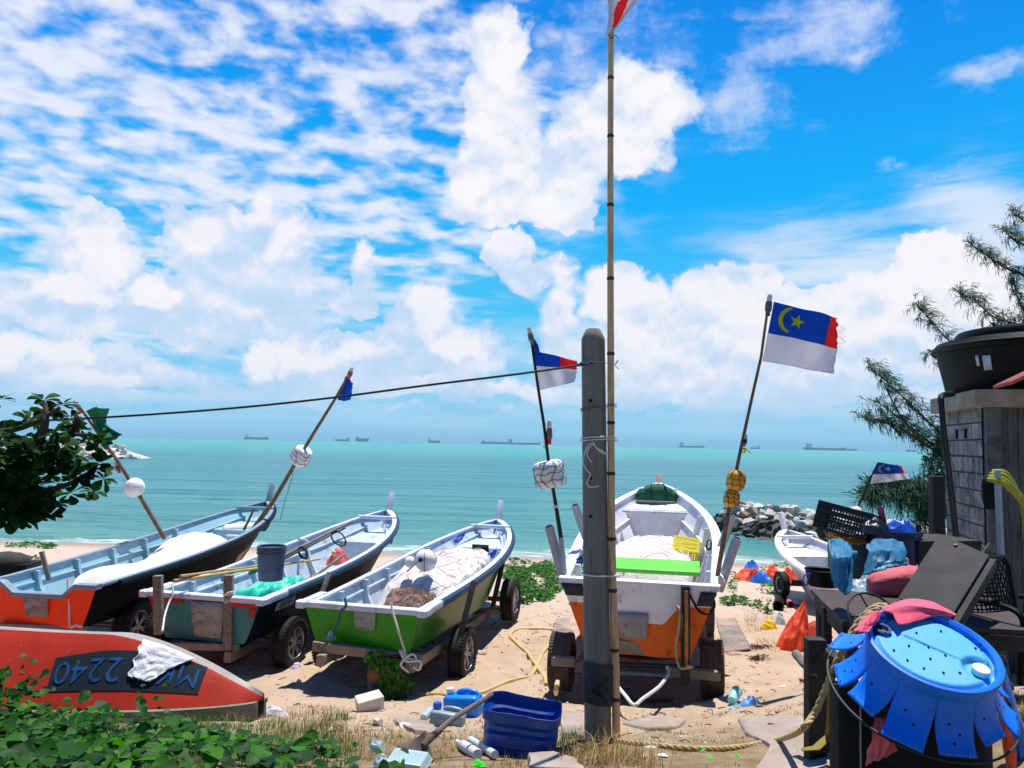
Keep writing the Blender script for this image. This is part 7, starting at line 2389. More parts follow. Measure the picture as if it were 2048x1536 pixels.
# ---- grass: green tufts and straw
mg, ms = MB(), MB()
def tuft(p, n_, h, mbx, spread=.06, w_=.0022):
    for _ in range(n_):
        a = random.uniform(0, 6.28); r_ = random.uniform(0, spread)
        q = V((p.x + r_ * math.cos(a), p.y + r_ * math.sin(a), 0)); q.z = gz(q.x, q.y) - .005
        blade(mbx, q, h * random.uniform(.5, 1.2), random.uniform(.1, 1.1), random.uniform(0, 6.28), w_ * random.uniform(.7, 1.4))
for _ in range(5200):
    x, y = random.uniform(-4.2, 3.4), random.uniform(3.5, 7.6)
    p = V((x, y, gz(x, y)))
    px, py = proj(p)
    if not (-150 < px < 2150 and 1380 < py < 1620): continue
    e = interp([(-200, 1380), (300, 1440), (520, 1440), (640, 1425), (800, 1450), (900, 1425), (1000, 1440), (1130, 1440), (1240, 1430), (1420, 1420), (1560, 1405), (1700, 1400), (2100, 1380)], px)
    if py < e: continue
    k = .5 + nz(x, y, 2, 1.1) + .5 * nz(x, y, 6, 3.2)
    if px < 700:
        if random.random() < k + .15 + .5 * ss(1470, 1500, py): tuft(p, 7, random.uniform(.06, .15), mg if random.random() < .85 else ms, .09)
    elif px < 1170:
        if random.random() < k * .9: tuft(p, 7, random.uniform(.025, .07), mg if nz(x, y, 9, 1.4) > -.05 and random.random() < .55 else ms, .09)
    else:
        if random.random() < k * .55: tuft(p, 6, random.uniform(.015, .05), mg if nz(x, y, 9, 1.1) > .15 else ms, .10)
# thick straw heap beside the leaf bank, tall dry tuft at the foot of the post, patches on the right
for (px, py, n_, h, sp, which, rad) in ((680, 1460, 70, .05, .10, ms, 75), (640, 1440, 90, .05, .10, ms, 60), (620, 1480, 80, .05, .1, ms, 70), (740, 1490, 70, .05, .1, ms, 70), (860, 1500, 50, .05, .1, ms, 60), (800, 1470, 40, .05, .1, ms, 70), (1220, 1520, 26, .22, .10, ms, 30), (1270, 1530, 26, .16, .12, ms, 45), (1160, 1525, 18, .16, .10, ms, 35), (1180, 1500, 16, .14, .10, mg, 35), (1130, 1480, 16, .10, .1, mg, 30), (1350, 1475, 40, .035, .12, mg, 70), (1440, 1470, 40, .03, .12, ms, 80), (1580, 1440, 30, .035, .12, ms, 60), (990, 1425, 14, .06, .1, mg, 60), (1520, 1235, 46, .07, .12, ms, 34), (1500, 1255, 30, .06, .12, ms, 34), (1535, 1290, 30, .05, .12, ms, 26), (2020, 1350, 70, .07, .12, mg, 45), (2000, 1400, 60, .07, .12, ms, 50), (2040, 1440, 50, .06, .1, mg, 40), (1620, 1520, 10, .05, .1, mg, 40), (560, 1440, 30, .06, .1, ms, 40), (1300, 1410, 20, .03, .1, mg, 50)):
    for _ in range(n_):
        a = random.uniform(0, 6.28); r_ = rad * math.sqrt(random.random())
        q = atg(px + r_ * math.cos(a), min(1600, py + .5 * r_ * math.sin(a)))
        tuft(q, 9, h * random.uniform(.6, 1.3), which, sp)
tag(raw(mg, 'green_grass', GRASSG), 'short green grass growing on the foreground bank', 'grass', kind='stuff')
tag(raw(ms, 'dry_grass', STRAW), 'dry straw coloured grass matted over the foreground bank', 'grass', kind='stuff')
# ---- beach creeper patches further back
def patch(label, cells, n_, mat, lo, hi):
    mbp = MB()
    for _ in range(n_):
        cx_, cy_, rx, ry, wgt = random.choices(cells, [c[4] for c in cells])[0]
        a = random.uniform(0, 6.28); r_ = random.random() ** .55
        px, py = cx_ + rx * r_ * math.cos(a), cy_ + ry * r_ * math.sin(a)
        p = atg(px, py)
        if nz(p.x, p.y, 3, 2.3) < -.22: continue
        b_ = random.uniform(0, 6.28)
        hh = random.uniform(.0, .13) * (1 - r_ * .6)
        leaf(mbp, p + V((0, 0, .01 + hh)), (math.cos(b_), math.sin(b_), random.uniform(-.1, .4)), (random.gauss(0, .5), random.gauss(-.2, .5), 1), random.uniform(lo, hi), ROUND, random.uniform(.1, .5), .2)
    return tag(raw(mbp, 'beach_creeper', mat), label, 'creeper', kind='stuff')
patch('dense beach creeper patch between the green and white boats', [(1070, 1165, 62, 32, 5), (1050, 1195, 60, 14, 2), (1100, 1140, 40, 16, 2), (1030, 1150, 30, 20, 2)], 3300, CREEP, .05, .085)
patch('thin creeper runners on the sand right of the white boat', [(1470, 1205, 30, 8, 2), (1530, 1210, 34, 8, 2), (1545, 1180, 30, 10, 2), (1465, 1165, 12, 22, 1), (1525, 1140, 20, 3, .5), (1560, 1135, 20, 2, .5), (1590, 1130, 40, 2, .5), (1545, 1222, 24, 8, 1)], 800, CREEP, .04, .07)
patch('creeper runner on the beach beyond the orange boat', [(60, 1093, 55, 4, 2), (100, 1095, 14, 4, 1), (40, 1120, 40, 3, .6), (1020, 1122, 24, 2, .4), (1050, 1128, 10, 3, .3)], 420, CREEP, .06, .11)
for (px, py) in ((988, 1258), (690, 1262)):
    patch('sprig', [(px, py, 12, 5, 1)], 26, CREEP, .02, .04)
    o = COL.objects[-1]; o.name = 'weed'; del o['kind']; tag(o, 'small green weed sprouting from the open sand by the green trailer' if px > 800 else 'small green weed under the black and teal boat', 'weed')
# ---- sea almond branches at left
tr = thing('almond_tree', 'dark leafed sea almond tree reaching in from the left', 'tree', (-5.2, 5.6, gz(-5.2, 5.6)))
mb = MB(); mb.tube(catmull([V((-5.2, 5.6, .3)), V((-5.15, 5.6, 1.2)), V((-5.0, 5.55, 2.2)), V((-5.1, 5.6, 3.2)), V((-5.0, 5.7, 4.0))], 5), [.14 - .004 * k for k in range(21)], 12); mb.build('trunk', BARK, tr)
ROS = [(86, 801), (124, 811), (94, 824), (58, 841), (140, 836), (122, 846), (71, 852), (137, 864), (160, 858), (178, 884), (203, 880), (193, 892), (76, 877), (122, 890), (15, 869), (6, 798), (25, 943), (89, 933), (137, 938), (173, 943), (200, 926), (206, 958), (165, 966), (114, 966), (63, 973), (183, 984), (140, 989), (112, 1009), (76, 1004), (25, 1017), (60, 1035), (15, 1046), (32, 1045), (100, 1030), (45, 990), (10, 985), (40, 915), (8, 915), (100, 905), (150, 912), (60, 945), (-20, 960), (-25, 1000), (-20, 900), (150, 955), (90, 985), (45, 880), (30, 960), (70, 915), (120, 940)]
limbs = [[(-140, 960), (-40, 940), (60, 900), (140, 870), (205, 872)], [(-120, 900), (-20, 870), (60, 850), (120, 815)], [(-140, 980), (-20, 985), (80, 985), (160, 960), (205, 955)], [(-120, 1000), (-30, 1030), (50, 1035)], [(-110, 880), (-30, 840), (4, 805)], [(60, 900), (90, 850), (90, 805)], [(40, 985), (90, 1005), (120, 1010)], [(140, 870), (155, 845), (152, 832)]]
for k, l in enumerate(limbs):
    P_ = catmull([at(px, py, 5.5 + .12 * math.sin(k * 2 + i)) for i, (px, py) in enumerate(l)], 5)
    if k < 5: P_ = catmull([V((-5.08, 5.58, P_[0].z - .25)), P_[0].lerp(V((-5.08, 5.58, P_[0].z)), .5)] + P_[::3], 3)
    mb = MB(); mb.tube(P_, [.034 * (1 - .75 * i / len(P_)) + .003 for i in range(len(P_))], 7); mb.build('branch', BARK, tr)
ROS += [(random.uniform(-40, 95), random.uniform(930, 1040)) for _ in range(60)] + [(random.uniform(-30, 150), random.uniform(865, 960)) for _ in range(26)] + [(random.uniform(-420, -30), random.uniform(700, 1020)) for _ in range(70)]
mb = MB()
for (px, py) in ROS:
    c = at(px, py, 5.5 + random.uniform(-.28, .28))
    axd = V((random.gauss(.25, .35), random.gauss(-.3, .35), 1)).normalized()
    m_ = random.randint(9, 13)
    for j in range(m_):
        u_, w2, n2 = basis(axd, 2 * PI * j / m_ + random.uniform(-.3, .3))
        el_ = random.uniform(-.35, .8)
        d = u_ * math.cos(el_) + n2 * math.sin(el_)
        leaf(mb, c + d * .012, d, n2 + u_ * .2, random.uniform(.062, .105), OBOV, random.uniform(.05, .35), random.uniform(.05, .5))
raw(mb, 'crown', ALMOND, tr)
# ---- casuarina behind the block house
ca = thing('casuarina_tree', 'wind bent casuarina tree behind the block house', 'tree', (10.4, 13.6, gz(10.4, 13.6)))
mb = MB(); mb.tube(catmull([V((10.4, 13.6, .2)), V((10.3, 13.6, 2)), V((10.4, 13.5, 4)), V((10.3, 13.5, 6)), V((10.2, 13.4, 8))], 5), [.2 - .007 * k for k in range(21)], 12); mb.build('trunk', BARK, ca)
BOUGHS = [([(1737, 733), (1775, 765), (1825, 812), (1880, 862), (1960, 900), (2080, 930)], 1.0), ([(1718, 834), (1760, 840), (1800, 856), (1870, 900), (1980, 940)], 1.0), ([(1748, 800), (1790, 830), (1840, 870), (1885, 905)], .9), ([(1760, 750), (1800, 830), (1850, 890)], .5),
          ([(1827, 605), (1860, 640), (1905, 688), (1960, 730), (2060, 780)], 1.0), ([(1912, 580), (1950, 602), (1990, 635), (2050, 655), (2120, 700)], 1.0), ([(1940, 488), (1975, 512), (2020, 540), (2080, 560)], 1.0), ([(2003, 456), (2030, 480), (2080, 505)], .9), ([(2024, 424), (2050, 442), (2100, 470)], .9), ([(2025, 560), (2042, 610), (2070, 660)], 1.0), ([(1990, 655), (2020, 665), (2080, 680)], .9), ([(1860, 700), (1880, 720), (1920, 740)], .5),
          ([(1855, 985), (1862, 930), (1878, 880), (1910, 850)], 1.2), ([(1870, 960), (1885, 910), (1900, 870)], 1.2)]
def bough(P_px, dens, Y, drift, mbn, droop=1.0, ln=(.12, .28), swing=1.0):
    P_ = catmull([at(px, py, Y + .25 * math.sin(i * 1.7 + px)) for i, (px, py) in enumerate(P_px)], 8)
    n_ = len(P_)
    mb = MB(); mb.tube(P_, [.006 + .020 * i / n_ for i in range(n_)], 6); mb.build('branch', BARK, ca)
    for i in range(n_ - 1):
        t = i / n_
        for _ in range(int(3.2 * dens + random.random())):
            c = P_[i].lerp(P_[i + 1], random.random())
            tw = V((random.gauss(.0, .5), random.gauss(0, .5), random.gauss(.25, .45))).normalized()
            tl = random.uniform(.04, .22)
            tip_ = c + tw * tl
            # one side twig carrying a tuft of needles blown one way
            mbn.add([c - V((0, 0, .003)), c + V((0, 0, .003)), tip_], [(0, 1, 2)])
            for _k in range(10):
                b_ = c.lerp(tip_, random.uniform(.1, 1))
                L_ = random.uniform(*ln)
                d0 = (tw * .9 + V((random.gauss(0, .45), random.gauss(0, .45), random.gauss(.15, .4)))).normalized()
                bend = V((drift * swing * random.uniform(.6, 1.2), random.gauss(0, .15), -.75 * droop * random.uniform(.5, 1.1)))
                p0, p1, p2 = b_, b_ + d0 * L_ * .45 + bend * L_ * .18, b_ + d0 * L_ * .65 + bend * L_ * .62
                s_ = V((.0048, 0, .003))
                mbn.add([p0 - s_, p0 + s_, p1 + s_, p1 - s_, p2], [(0, 1, 2, 3), (3, 2, 4)])
mbn = MB()
for P_px, dn in BOUGHS: bough(P_px, dn, 12.6, .45, mbn)
raw(mbn, 'foliage', NEEDLE, ca)
mbn = MB()
for P_px, dn in (([(1722, 996), (1760, 980), (1800, 982), (1850, 990), (1900, 1000), (1990, 1010)], 2.4), ([(1740, 975), (1790, 968), (1840, 975), (1900, 985)], 2.2), ([(1790, 1000), (1830, 1005), (1860, 1020), (1890, 1010)], 2.4), ([(1850, 1050), (1858, 1015), (1880, 990)], 2.0)):
    bough(P_px, dn, 11.8, -.35, mbn, 1.3, (.14, .34))
raw(mbn, 'foliage', NEEDLE, ca)
# ---- vine covered stump by the green boat
p = atg(762, 1398)
stp = thing('stump', 'short twin post stump with a brick on top before the green stern', 'stump', p)
YS = p.y
mb = MB(); a, b_ = at(741, 1400, YS), at(744, 1326, YS); mb.tube([a - V((0, 0, .1)), b_], [.042, .04], 12); mb.build('round_post', pm('grey_post', C(82, 88, 95), .8, .3, 6, .3, 30), stp)
mb = MB(); a, b_ = at(800, 1396, YS), at(798, 1318, YS); mb.beam(a - V((0, 0, .1)), b_, .07, .05, (0, 1, 0)); mb.build('square_post', WOOD, stp)
mb = MB(); mb.beam(at(742, 1322, YS), at(805, 1316, YS), .07, .06); mb.build('rail', DARKWOOD, stp)
mb = MB(); mb.box(at(795, 1313, YS), (.085, .07, .035), Matrix.Rotation(.1, 3, 'Y'), bev=.005); mb.build('brick', pm('red_brick', C(150, 72, 58), .9, .3, 9, .4), stp)
mb = MB(); mb.ball(at(748, 1350, YS - .05), (.075, .05, .08), 14, 10, amp=.3); mb.build('dead_vine', pm('dead_vine', C(120, 88, 50), .95, .4, 20, .8, 60), stp)
vn = thing('vine', 'bright green vine climbing over the stump', 'vine', p)
mb = MB(); mb.tube(catmull([at(770, 1405, YS - .1), at(775, 1370, YS - .12), at(768, 1340, YS - .1), at(750, 1318, YS - .08)], 5), .005, 5); mb.tube(catmull([at(800, 1405, YS - .1), at(805, 1375, YS - .1), at(790, 1350, YS - .1)], 5), .005, 5); mb.build('stem', STEMM, vn)
mb = MB()
for _ in range(330):
    k = random.random()
    cx_, cy_, rx, ry = random.choices([(756, 1318, 24, 14), (775, 1330, 28, 16), (780, 1362, 20, 26), (808, 1370, 14, 22), (785, 1400, 26, 22), (810, 1410, 16, 16)], [3, 4, 3, 2, 3, 1])[0]
    a = random.uniform(0, 6.28); r_ = math.sqrt(random.random())
    c = at(cx_ + rx * r_ * math.cos(a), cy_ + ry * r_ * math.sin(a), YS - random.uniform(.0, .14))
    b2 = random.uniform(0, 6.28)
    leaf(mb, c, (math.cos(b2), -.4, math.sin(b2)), (random.gauss(0, .5), -1, random.gauss(.6, .5)), random.uniform(.03, .062), [(0, .05), (.1, .42), (.32, .34), (.5, .46), (.72, .22), (1, .04)], .2, .3)
raw(mb, 'foliage', VINE, vn)
random.seed(51)
# ------------------------------------------------------------------ concrete slabs, mats and hoses on the ground
SLABG = pm('worn_concrete_slab', C(158, 150, 145), .95, .22, 3, .6, 25, dirt=C(150, 122, 92), dirt_amt=.5, dirt_scale=4, dirt_hard=.3, dist=.012)
def slab(pts_px, th=.03, sub=6, seed=0):
    c = [atg(*p) for p in pts_px]
    ctr = V((0, 0, 0))
    for p in c: ctr += p
    ctr /= len(c)
    out = []
    for i in range(len(c)):
        for k in range(sub):
            p = c[i].lerp(c[(i + 1) % len(c)], k / sub)
            d = (p - ctr)
            out.append(p + V((d.x, d.y, 0)).normalized() * .03 * nz(i * 1.7 + k * .6, seed))
    rings = [1.03, 1.0, .97, .6, .3]
    vs, fs = [], []
    n = len(out)
    for j, r_ in enumerate(rings):
        for p in out:
            q = ctr.lerp(p, r_)
            z = gz(q.x, q.y)
            vs.append(V((q.x, q.y, z + (-.03 if j == 0 else (.004 + th * .5 if j == 1 else th)) + (.006 * nz(q.x * 5, q.y * 5) if j > 1 else 0))))
    for j in range(len(rings) - 1):
        for i in range(n): fs.append((j * n + i, j * n + (i + 1) % n, (j + 1) * n + (i + 1) % n, (j + 1) * n + i))
    vs.append(V((ctr.x, ctr.y, gz(ctr.x, ctr.y) + th)))
    for i in range(n): fs.append(((len(rings) - 1) * n + i, (len(rings) - 1) * n + (i + 1) % n, len(vs) - 1))
    mb = MB(); mb.add(vs, fs)
    tag(mb.build('concrete_slab', SLABG, ang=60), kind='structure')
slab([(1245, 1452), (1290, 1440), (1340, 1436), (1372, 1446), (1352, 1460), (1300, 1462)], seed=1)
slab([(1476, 1442), (1560, 1436), (1640, 1440), (1680, 1500), (1650, 1560), (1500, 1570), (1540, 1500), (1490, 1470)], seed=4)
slab([(1120, 1425), (1165, 1432), (1168, 1478), (1124, 1470)], seed=7)
slab([(1056, 1522), (1100, 1516), (1150, 1530), (1180, 1570), (1060, 1570)], .05, seed=9)
slab([(786, 1446), (826, 1440), (868, 1458), (878, 1474), (830, 1470)], .035, seed=12)
MATG = pm('grey_tread_mat', C(128, 128, 134), .85, .25, 4, .3, 40, dirt=C(185, 155, 125), dirt_amt=.55, dirt_scale=2.2, dirt_hard=.25)
def gmat(label, pts):
    P_ = [atg(*p) for p in pts]
    mb = MB()
    def f(u, v):
        p = (P_[0] * (1 - u) + P_[1] * u) * (1 - v) + (P_[3] * (1 - u) + P_[2] * u) * v
        return V((p.x, p.y, gz(p.x, p.y) + .014 + .010 * nz(p.x * 3, p.y * 3)))
    mb.grid(f, 20, 30)
    for i in range(12):
        for j in range(26):
            q = f((i + .5) / 12, (j + .5) / 26)
            if nz(q.x, q.y, 3, 1.8) > .0: mb.box(q + V((0, 0, .003)), (.05, .012, .006), Matrix.Rotation(.7 if (i + j) % 2 else -.7, 3, 'Z'))
    tag(mb.build('rubber_mat', MATG, solid=.012), label, 'mat')
gmat('sandy treaded mat beside the right wheel of the white boat', [(1432, 1242), (1468, 1238), (1502, 1300), (1450, 1306)])
gmat('sandy treaded mat beside the left wheel of the white boat', [(1112, 1240), (1138, 1238), (1150, 1296), (1096, 1300)])
HOSEC = pm('cream_hose', C(205, 178, 122), .5, .15, 6, .1, 30)
def ground_tube(name, label, cat, pts, r, mat):
    P_ = [atg(*p) for p in pts]
    P_ = catmull(P_, 8)
    for p in P_: p.z = gz(p.x, p.y) + r * .8
    mb = MB(); mb.tube(P_, r, 8)
    return tag(mb.build(name, mat), label, cat)
ground_tube('garden_hose', 'cream garden hose looping over the sand left of the white boat', 'hose', [(1112, 1262), (1070, 1260), (1034, 1262), (1020, 1274), (1034, 1290), (1055, 1308), (1070, 1330), (1088, 1356), (1092, 1372)], .021, HOSEC)
ground_tube('garden_hose', 'cream garden hose curving back from the left sandy wheel', 'hose', [(1098, 1292), (1082, 1315), (1072, 1338), (1060, 1355), (1030, 1362), (1000, 1372), (960, 1388), (900, 1394), (830, 1392)], .019, HOSEC)
mb = MB(); mb.tube(catmull([atg(1112, 1392), at(1112, 1380, 7.0), at(1115, 1364, 7.05)], 5), .022, 8); tag(mb.build('hose_end', HOSEC), 'cut cream hose end sticking up behind the blue bin', 'hose')

# ------------------------------------------------------------------ jerrycans
def jerrycan(label, c, rot, size, mat, cap, hump=True):
    Lx, Ly, Lz = size
    rt = thing('jerrycan', label, 'jerrycan', c, rot)
    A = dict(parent=rt, world=False)
    mb = MB()
    bm = bmesh.new(); bmesh.ops.create_cube(bm, size=1)
    for q in bm.verts: q.co = V((q.co.x * Lx, q.co.y * Ly, (q.co.z + .5) * Lz))
    bmesh.ops.bevel(bm, geom=bm.edges[:], offset=min(size) * .2, segments=4, affect='EDGES', profile=.5)
    bm.verts.index_update()
    mb.add([q.co.copy() for q in bm.verts], [[q.index for q in f.verts] for f in bm.faces]); bm.free()
    mb.build('body', mat, **A)
    mb = MB(); mb.tube(catmull([(-Lx * .12, 0, Lz * .96), (-Lx * .08, 0, Lz * 1.10), (Lx * .15, 0, Lz * 1.14), (Lx * .36, 0, Lz * 1.08), (Lx * .42, 0, Lz * .94)], 5), Ly * .10, 10); mb.build('handle', mat, **A)
    mb = MB(); mb.lathe([(.03, 0), (.03, .03), (0, .03)], (-Lx * .33, 0, Lz * .98), (-.25, 0, 1), 20); mb.build('neck', mat, **A)
    mb = MB()
    mb.lathe([(.036, .012), (.036, .052), (.033, .056), (0, .056)], (-Lx * .33, 0, Lz * .98), (-.25, 0, 1), 24)
    for k in range(20):
        a = 2 * PI * k / 20
        mb.box(V((-Lx * .33 - .008, 0, Lz * .98 + .032)) + V((math.cos(a) * .036, math.sin(a) * .036, 0)), (.004, .004, .035), Matrix.Rotation(a, 3, 'Z'))
    mb.build('cap', cap, **A)
    for k in range(2):
        mb = MB(); mb.box((.01, -Ly / 2 + .001, Lz * (.35 + .28 * k)), (Lx * .6, .012, .018), bev=.005); mb.build('moulded_rib', mat, **A)
    return rt
CAPW = pm('white_cap', C(232, 232, 228), .45, .05, 5, 0)
LBLUE = pm('light_blue_jerrycan', C(10, 130, 235), .35, .10, 4, .06, 25)
GREYT = pm('grey_translucent_jerrycan', C(128, 150, 165), .35, .12, 4, .08, 25, dirt=C(95, 110, 122), dirt_amt=.2)
p = atg(915, 1436)
jerrycan('light blue jerrycan with a white cap behind the grey one', p + V((0.05, .12, -.03)), Matrix.Rotation(R(-14), 3, 'Z') @ Matrix.Rotation(R(-4), 3, 'Y'), (.34, .22, .21), LBLUE, CAPW)
jerrycan('grey jerrycan lying in front of the light blue one', atg(893, 1452) + V((0, .02, -.03)), Matrix.Rotation(R(-8), 3, 'Z') @ Matrix.Rotation(R(6), 3, 'Y'), (.30, .18, .16), GREYT, pm('bright_blue_cap', C(20, 110, 225), .4, .1, 5, 0))
# dark blue cut open container
p = atg(1040, 1512)
cb = thing('cut_container', 'dark blue plastic container with its top cut off', 'container', p + V((0, .16, -.02)), Matrix.Rotation(R(-7), 3, 'Z') @ Matrix.Rotation(R(3), 3, 'Y'))
CBLUE = pm('royal_blue_plastic', C(10, 62, 150), .38, .16, 4, .12, 20, dirt=C(25, 85, 170), dirt_amt=.2)
A = dict(parent=cb, world=False)
def rr_pt(a, rx, ry, e=4.5):
    c, s_ = math.cos(a), math.sin(a)
    k = (abs(c) ** e + abs(s_) ** e) ** (-1 / e)
    return c * k * rx, s_ * k * ry
def shellp(u, v, inn=0.0):
    a = 2 * PI * u
    h = .30 + .010 * math.sin(a * 3 + 1) + .008 * nz(math.cos(a) * 3, math.sin(a) * 3, 1)
    z = h * v
    dent = -.022 * ss(.50, .57, v) * ss(.74, .66, v) * ss(.25, .45, abs(math.sin(a)))
    bul = .012 * ss(.75, .8, v)
    x, y = rr_pt(a, .258 + dent + bul - inn - .006 * math.sin(a * 2) , .21 + dent + bul - inn)
    return V((x * (.95 + .05 * v), y * (.95 + .05 * v), z))
mb = MB(); mb.grid(lambda u, v: shellp(u, v), 72, 30); mb.build('shell', CBLUE, solid=.006, **A)
mb = MB(); mb.grid(lambda u, v: V((*[q * v for q in rr_pt(2 * PI * u, .25, .18)], .012)), 40, 4); mb.build('base', CBLUE, **A)
mb = MB()
for k in range(3):
    mb.box((0, -.207, .05 + .04 * k), (.30 - .04 * k, .012, .022), bev=.006)
mb.build('moulded_rib', CBLUE, **A)
# hoe / shovel
sh_ = thing('shovel', 'old rusty shovel with a worn grey handle leaning on the cut container', 'shovel', atg(835, 1520))
B0 = [at(793, 1490, 5.05), at(851, 1461, 5.1), at(868, 1522, 4.95), at(822, 1538, 4.9), at(800, 1520, 4.95)]
nS = (B0[1] - B0[0]).cross(B0[3] - B0[0]).normalized()
if nS.y > 0: nS = -nS
RUST = pm('rusty_blade', C(96, 82, 72), .85, .35, 6, .5, 30, dirt=C(135, 92, 60), dirt_amt=.3, metal=.1)
mb = MB(); mb.grid(lambda u, v: (B0[0] * (1 - u) + B0[1] * u) * (1 - v) + (B0[3] * (1 - u) + B0[2] * u) * v + nS * (-.03 * (1 - (2 * u - 1) ** 2)), 12, 10); mb.build('blade', RUST, sh_, solid=.005)
part_tube(sh_, 'handle', [at(858, 1478, 5.08), at(905, 1438, 5.2), at(985, 1388, 5.42)], [.019, .018, .017], OLDSPAR)
part_tube(sh_, 'socket', [at(846, 1492, 5.02), at(862, 1475, 5.08), at(880, 1460, 5.14)], [.022, .024, .022], RUST)
# white broken concrete block, bits of stone
def stone(name, label, px, py, r, mat, seed, up=.5):
    rr = random.Random(seed)
    bm = bmesh.new()
    for _ in range(16): bm.verts.new((rr.uniform(-1, 1) * r[0], rr.uniform(-1, 1) * r[1], rr.uniform(-1, 1) * r[2]))
    bmesh.ops.convex_hull(bm, input=bm.verts[:])
    bmesh.ops.delete(bm, geom=[v for v in bm.verts if not v.link_faces], context='VERTS')
    bmesh.ops.bevel(bm, geom=bm.edges[:], offset=min(r) * .12, segments=1, affect='EDGES')
    bm.verts.index_update()
    p = atg(px, py) + V((0, 0, r[2] * up))
    mb = MB(); mb.add([v.co + p for v in bm.verts], [[v.index for v in f.verts] for f in bm.faces]); bm.free()
    return tag(mb.build(name, mat, smooth=False), label, 'rock')
WBLOCK = pm('pale_broken_concrete', C(212, 202, 194), .95, .2, 6, .8, 22, dirt=C(140, 130, 125), dirt_amt=.25, dist=.02)
p = atg(736, 1426)
mb = MB(); mb.box((0, 0, 0), (.24, .17, .13), bev=.012)
rot = Matrix.Rotation(R(24), 3, 'Z') @ Matrix.Rotation(R(-9), 3, 'Y') @ Matrix.Rotation(R(8), 3, 'X')
mb.v = [p + V((0, .06, .075)) + rot @ (q * (1 + .12 * nz(q.x * 20, q.y * 20, q.z * 20))) for q in mb.v]
tag(mb.build('concrete_block', WBLOCK, smooth=False), 'pale broken concrete block by the vine covered stump', 'block')
stone('stone', 'blue grey stone below the pale concrete block', 757, 1452, (.06, .05, .05), ROCKM[0], 3)
stone('stone', 'low pale stone in the straw right of the blue grey stone', 815, 1458, (.10, .06, .03), WBLOCK, 6)
stone('stone', 'small pale lump on the sand right of the green rear wheel', 962, 1308, (.09, .06, .04), WBLOCK, 9)
stone('stone', 'small grey stone left of the rag on the sand', 598, 1365, (.05, .04, .03), ROCKM[0], 12)
stone('stone', 'brown stone on the sand by the rope post', 1604, 1362, (.035, .03, .025), ROCKM[2], 14)
# plastic tray, bottles, cups
TRAYM = pm('clear_tray', C(185, 215, 218), .2, .1, 5, .1, alpha=.7)
p = atg(815, 1536)
ty = thing('plastic_tray', 'clear ribbed plastic food tray upside down in the grass', 'tray', p + V((0, 0, .02)), Matrix.Rotation(R(-16), 3, 'Z') @ Matrix.Rotation(R(12), 3, 'X'))
mb = MB()
def trp(u, v):
    x, y = (u - .5) * .26, (v - .5) * .17
    e = min(min(u, 1 - u), min(v, 1 - v))
    return V((x, y, .05 * ss(.0, .10, e) + .004 * math.sin(u * 90) * ss(.1, .15, e)))
mb.grid(trp, 80, 20); mb.build('tray', TRAYM, ty, world=False, solid=.002)
def bottle(label, a, b, r, mat, capm, lab=None, Y=None):
    p, q = atg(*a), atg(*b)
    p.z += r; q.z += r + .01
    d = (q - p); L_ = d.length; d = d.normalized()
    rt = thing('plastic_bottle', label, 'bottle', p)
    mb = MB(); mb.lathe([(0, 0), (r * .9, 0), (r, .012), (r, L_ * .3), (r * .94, L_ * .34), (r, L_ * .38), (r, L_ * .66), (r * .8, L_ * .76), (r * .36, L_ * .87), (r * .34, L_ * .9), (0, L_ * .9)], p, d, 22); mb.build('body', mat, rt)
    mb = MB(); mb.lathe([(r * .42, L_ * .88), (r * .44, L_ * .89), (r * .44, L_), (0, L_)], p, d, 16); mb.build('cap', capm, rt)
    if lab:
        mb = MB(); mb.lathe([(r * 1.01, L_ * .14), (r * 1.015, L_ * .15), (r * 1.015, L_ * .55), (r * 1.01, L_ * .56)], p, d, 22); mb.build('label', lab, rt)
    return rt
MILKW = pm('milky_bottle', C(205, 212, 218), .3, .1, 6, .1)
bottle('milky white bottle with a coloured label by the blue container', (955, 1520), (914, 1496), .034, MILKW, CAPW, pm('bottle_label', C(215, 210, 215), .5, .1, 10, 0, dirt=C(140, 60, 150), dirt_amt=.3, dirt_scale=30))
p0, p1 = atg(940, 1490), atg(990, 1522)
mb = MB(); pts = [p0.lerp(p1, k / 60) + V((0, .02, .03)) for k in range(61)]; mb.tube(pts, [.024 + .003 * (k % 2) for k in range(61)], 12); tag(mb.build('corrugated_tube', MILKW), 'white corrugated tube beside the milky bottle', 'tube')
bottle('small clear bottle with a blue cap left of the grey jerrycan', (846, 1442), (868, 1420), .03, CLEAR, LBLUE)
CYANP = pm('pale_cyan_cup', C(150, 215, 220), .5, .08, 5, .05)
p, q = atg(1464, 1412), atg(1484, 1396)
d = (q - p).normalized(); mb = MB(); mb.lathe([(.045, 0), (.055, .17), (.05, .17), (.042, .01), (0, .01)], p + V((0, 0, .05)), (d + V((0, 0, .35))).normalized(), 22); tag(mb.build('cup', CYANP), 'pale cyan plastic cup tipped over in front of the right sandy wheel', 'cup')
crumple('plastic_bag', 'blue clear plastic bag beside the cyan cup', 'bag', atg(1497, 1412), .10, .07, .06, pm('pale_blue_bag', C(120, 170, 235), .3, .2, 8, .4, 25), 3, amp=.6)
crumple('plastic_bag', 'white plastic scrap in front of the cyan cup', 'bag', atg(1470, 1420), .06, .04, .04, CLEAR, 8, amp=.6)
crumple('plastic_bag', 'pale lilac plastic bag on the sand behind the teal wheel', 'bag', atg(592, 1338), .08, .06, .05, pm('lilac_bag', C(205, 205, 225), .4, .1, 8, .4, 25), 5, amp=.6)
crumple('cloth', 'dirty white rag bunched on the ground at the bow of the overturned boat', 'cloth', atg(545, 1432), .16, .06, .06, RAGW, 11, amp=.6)
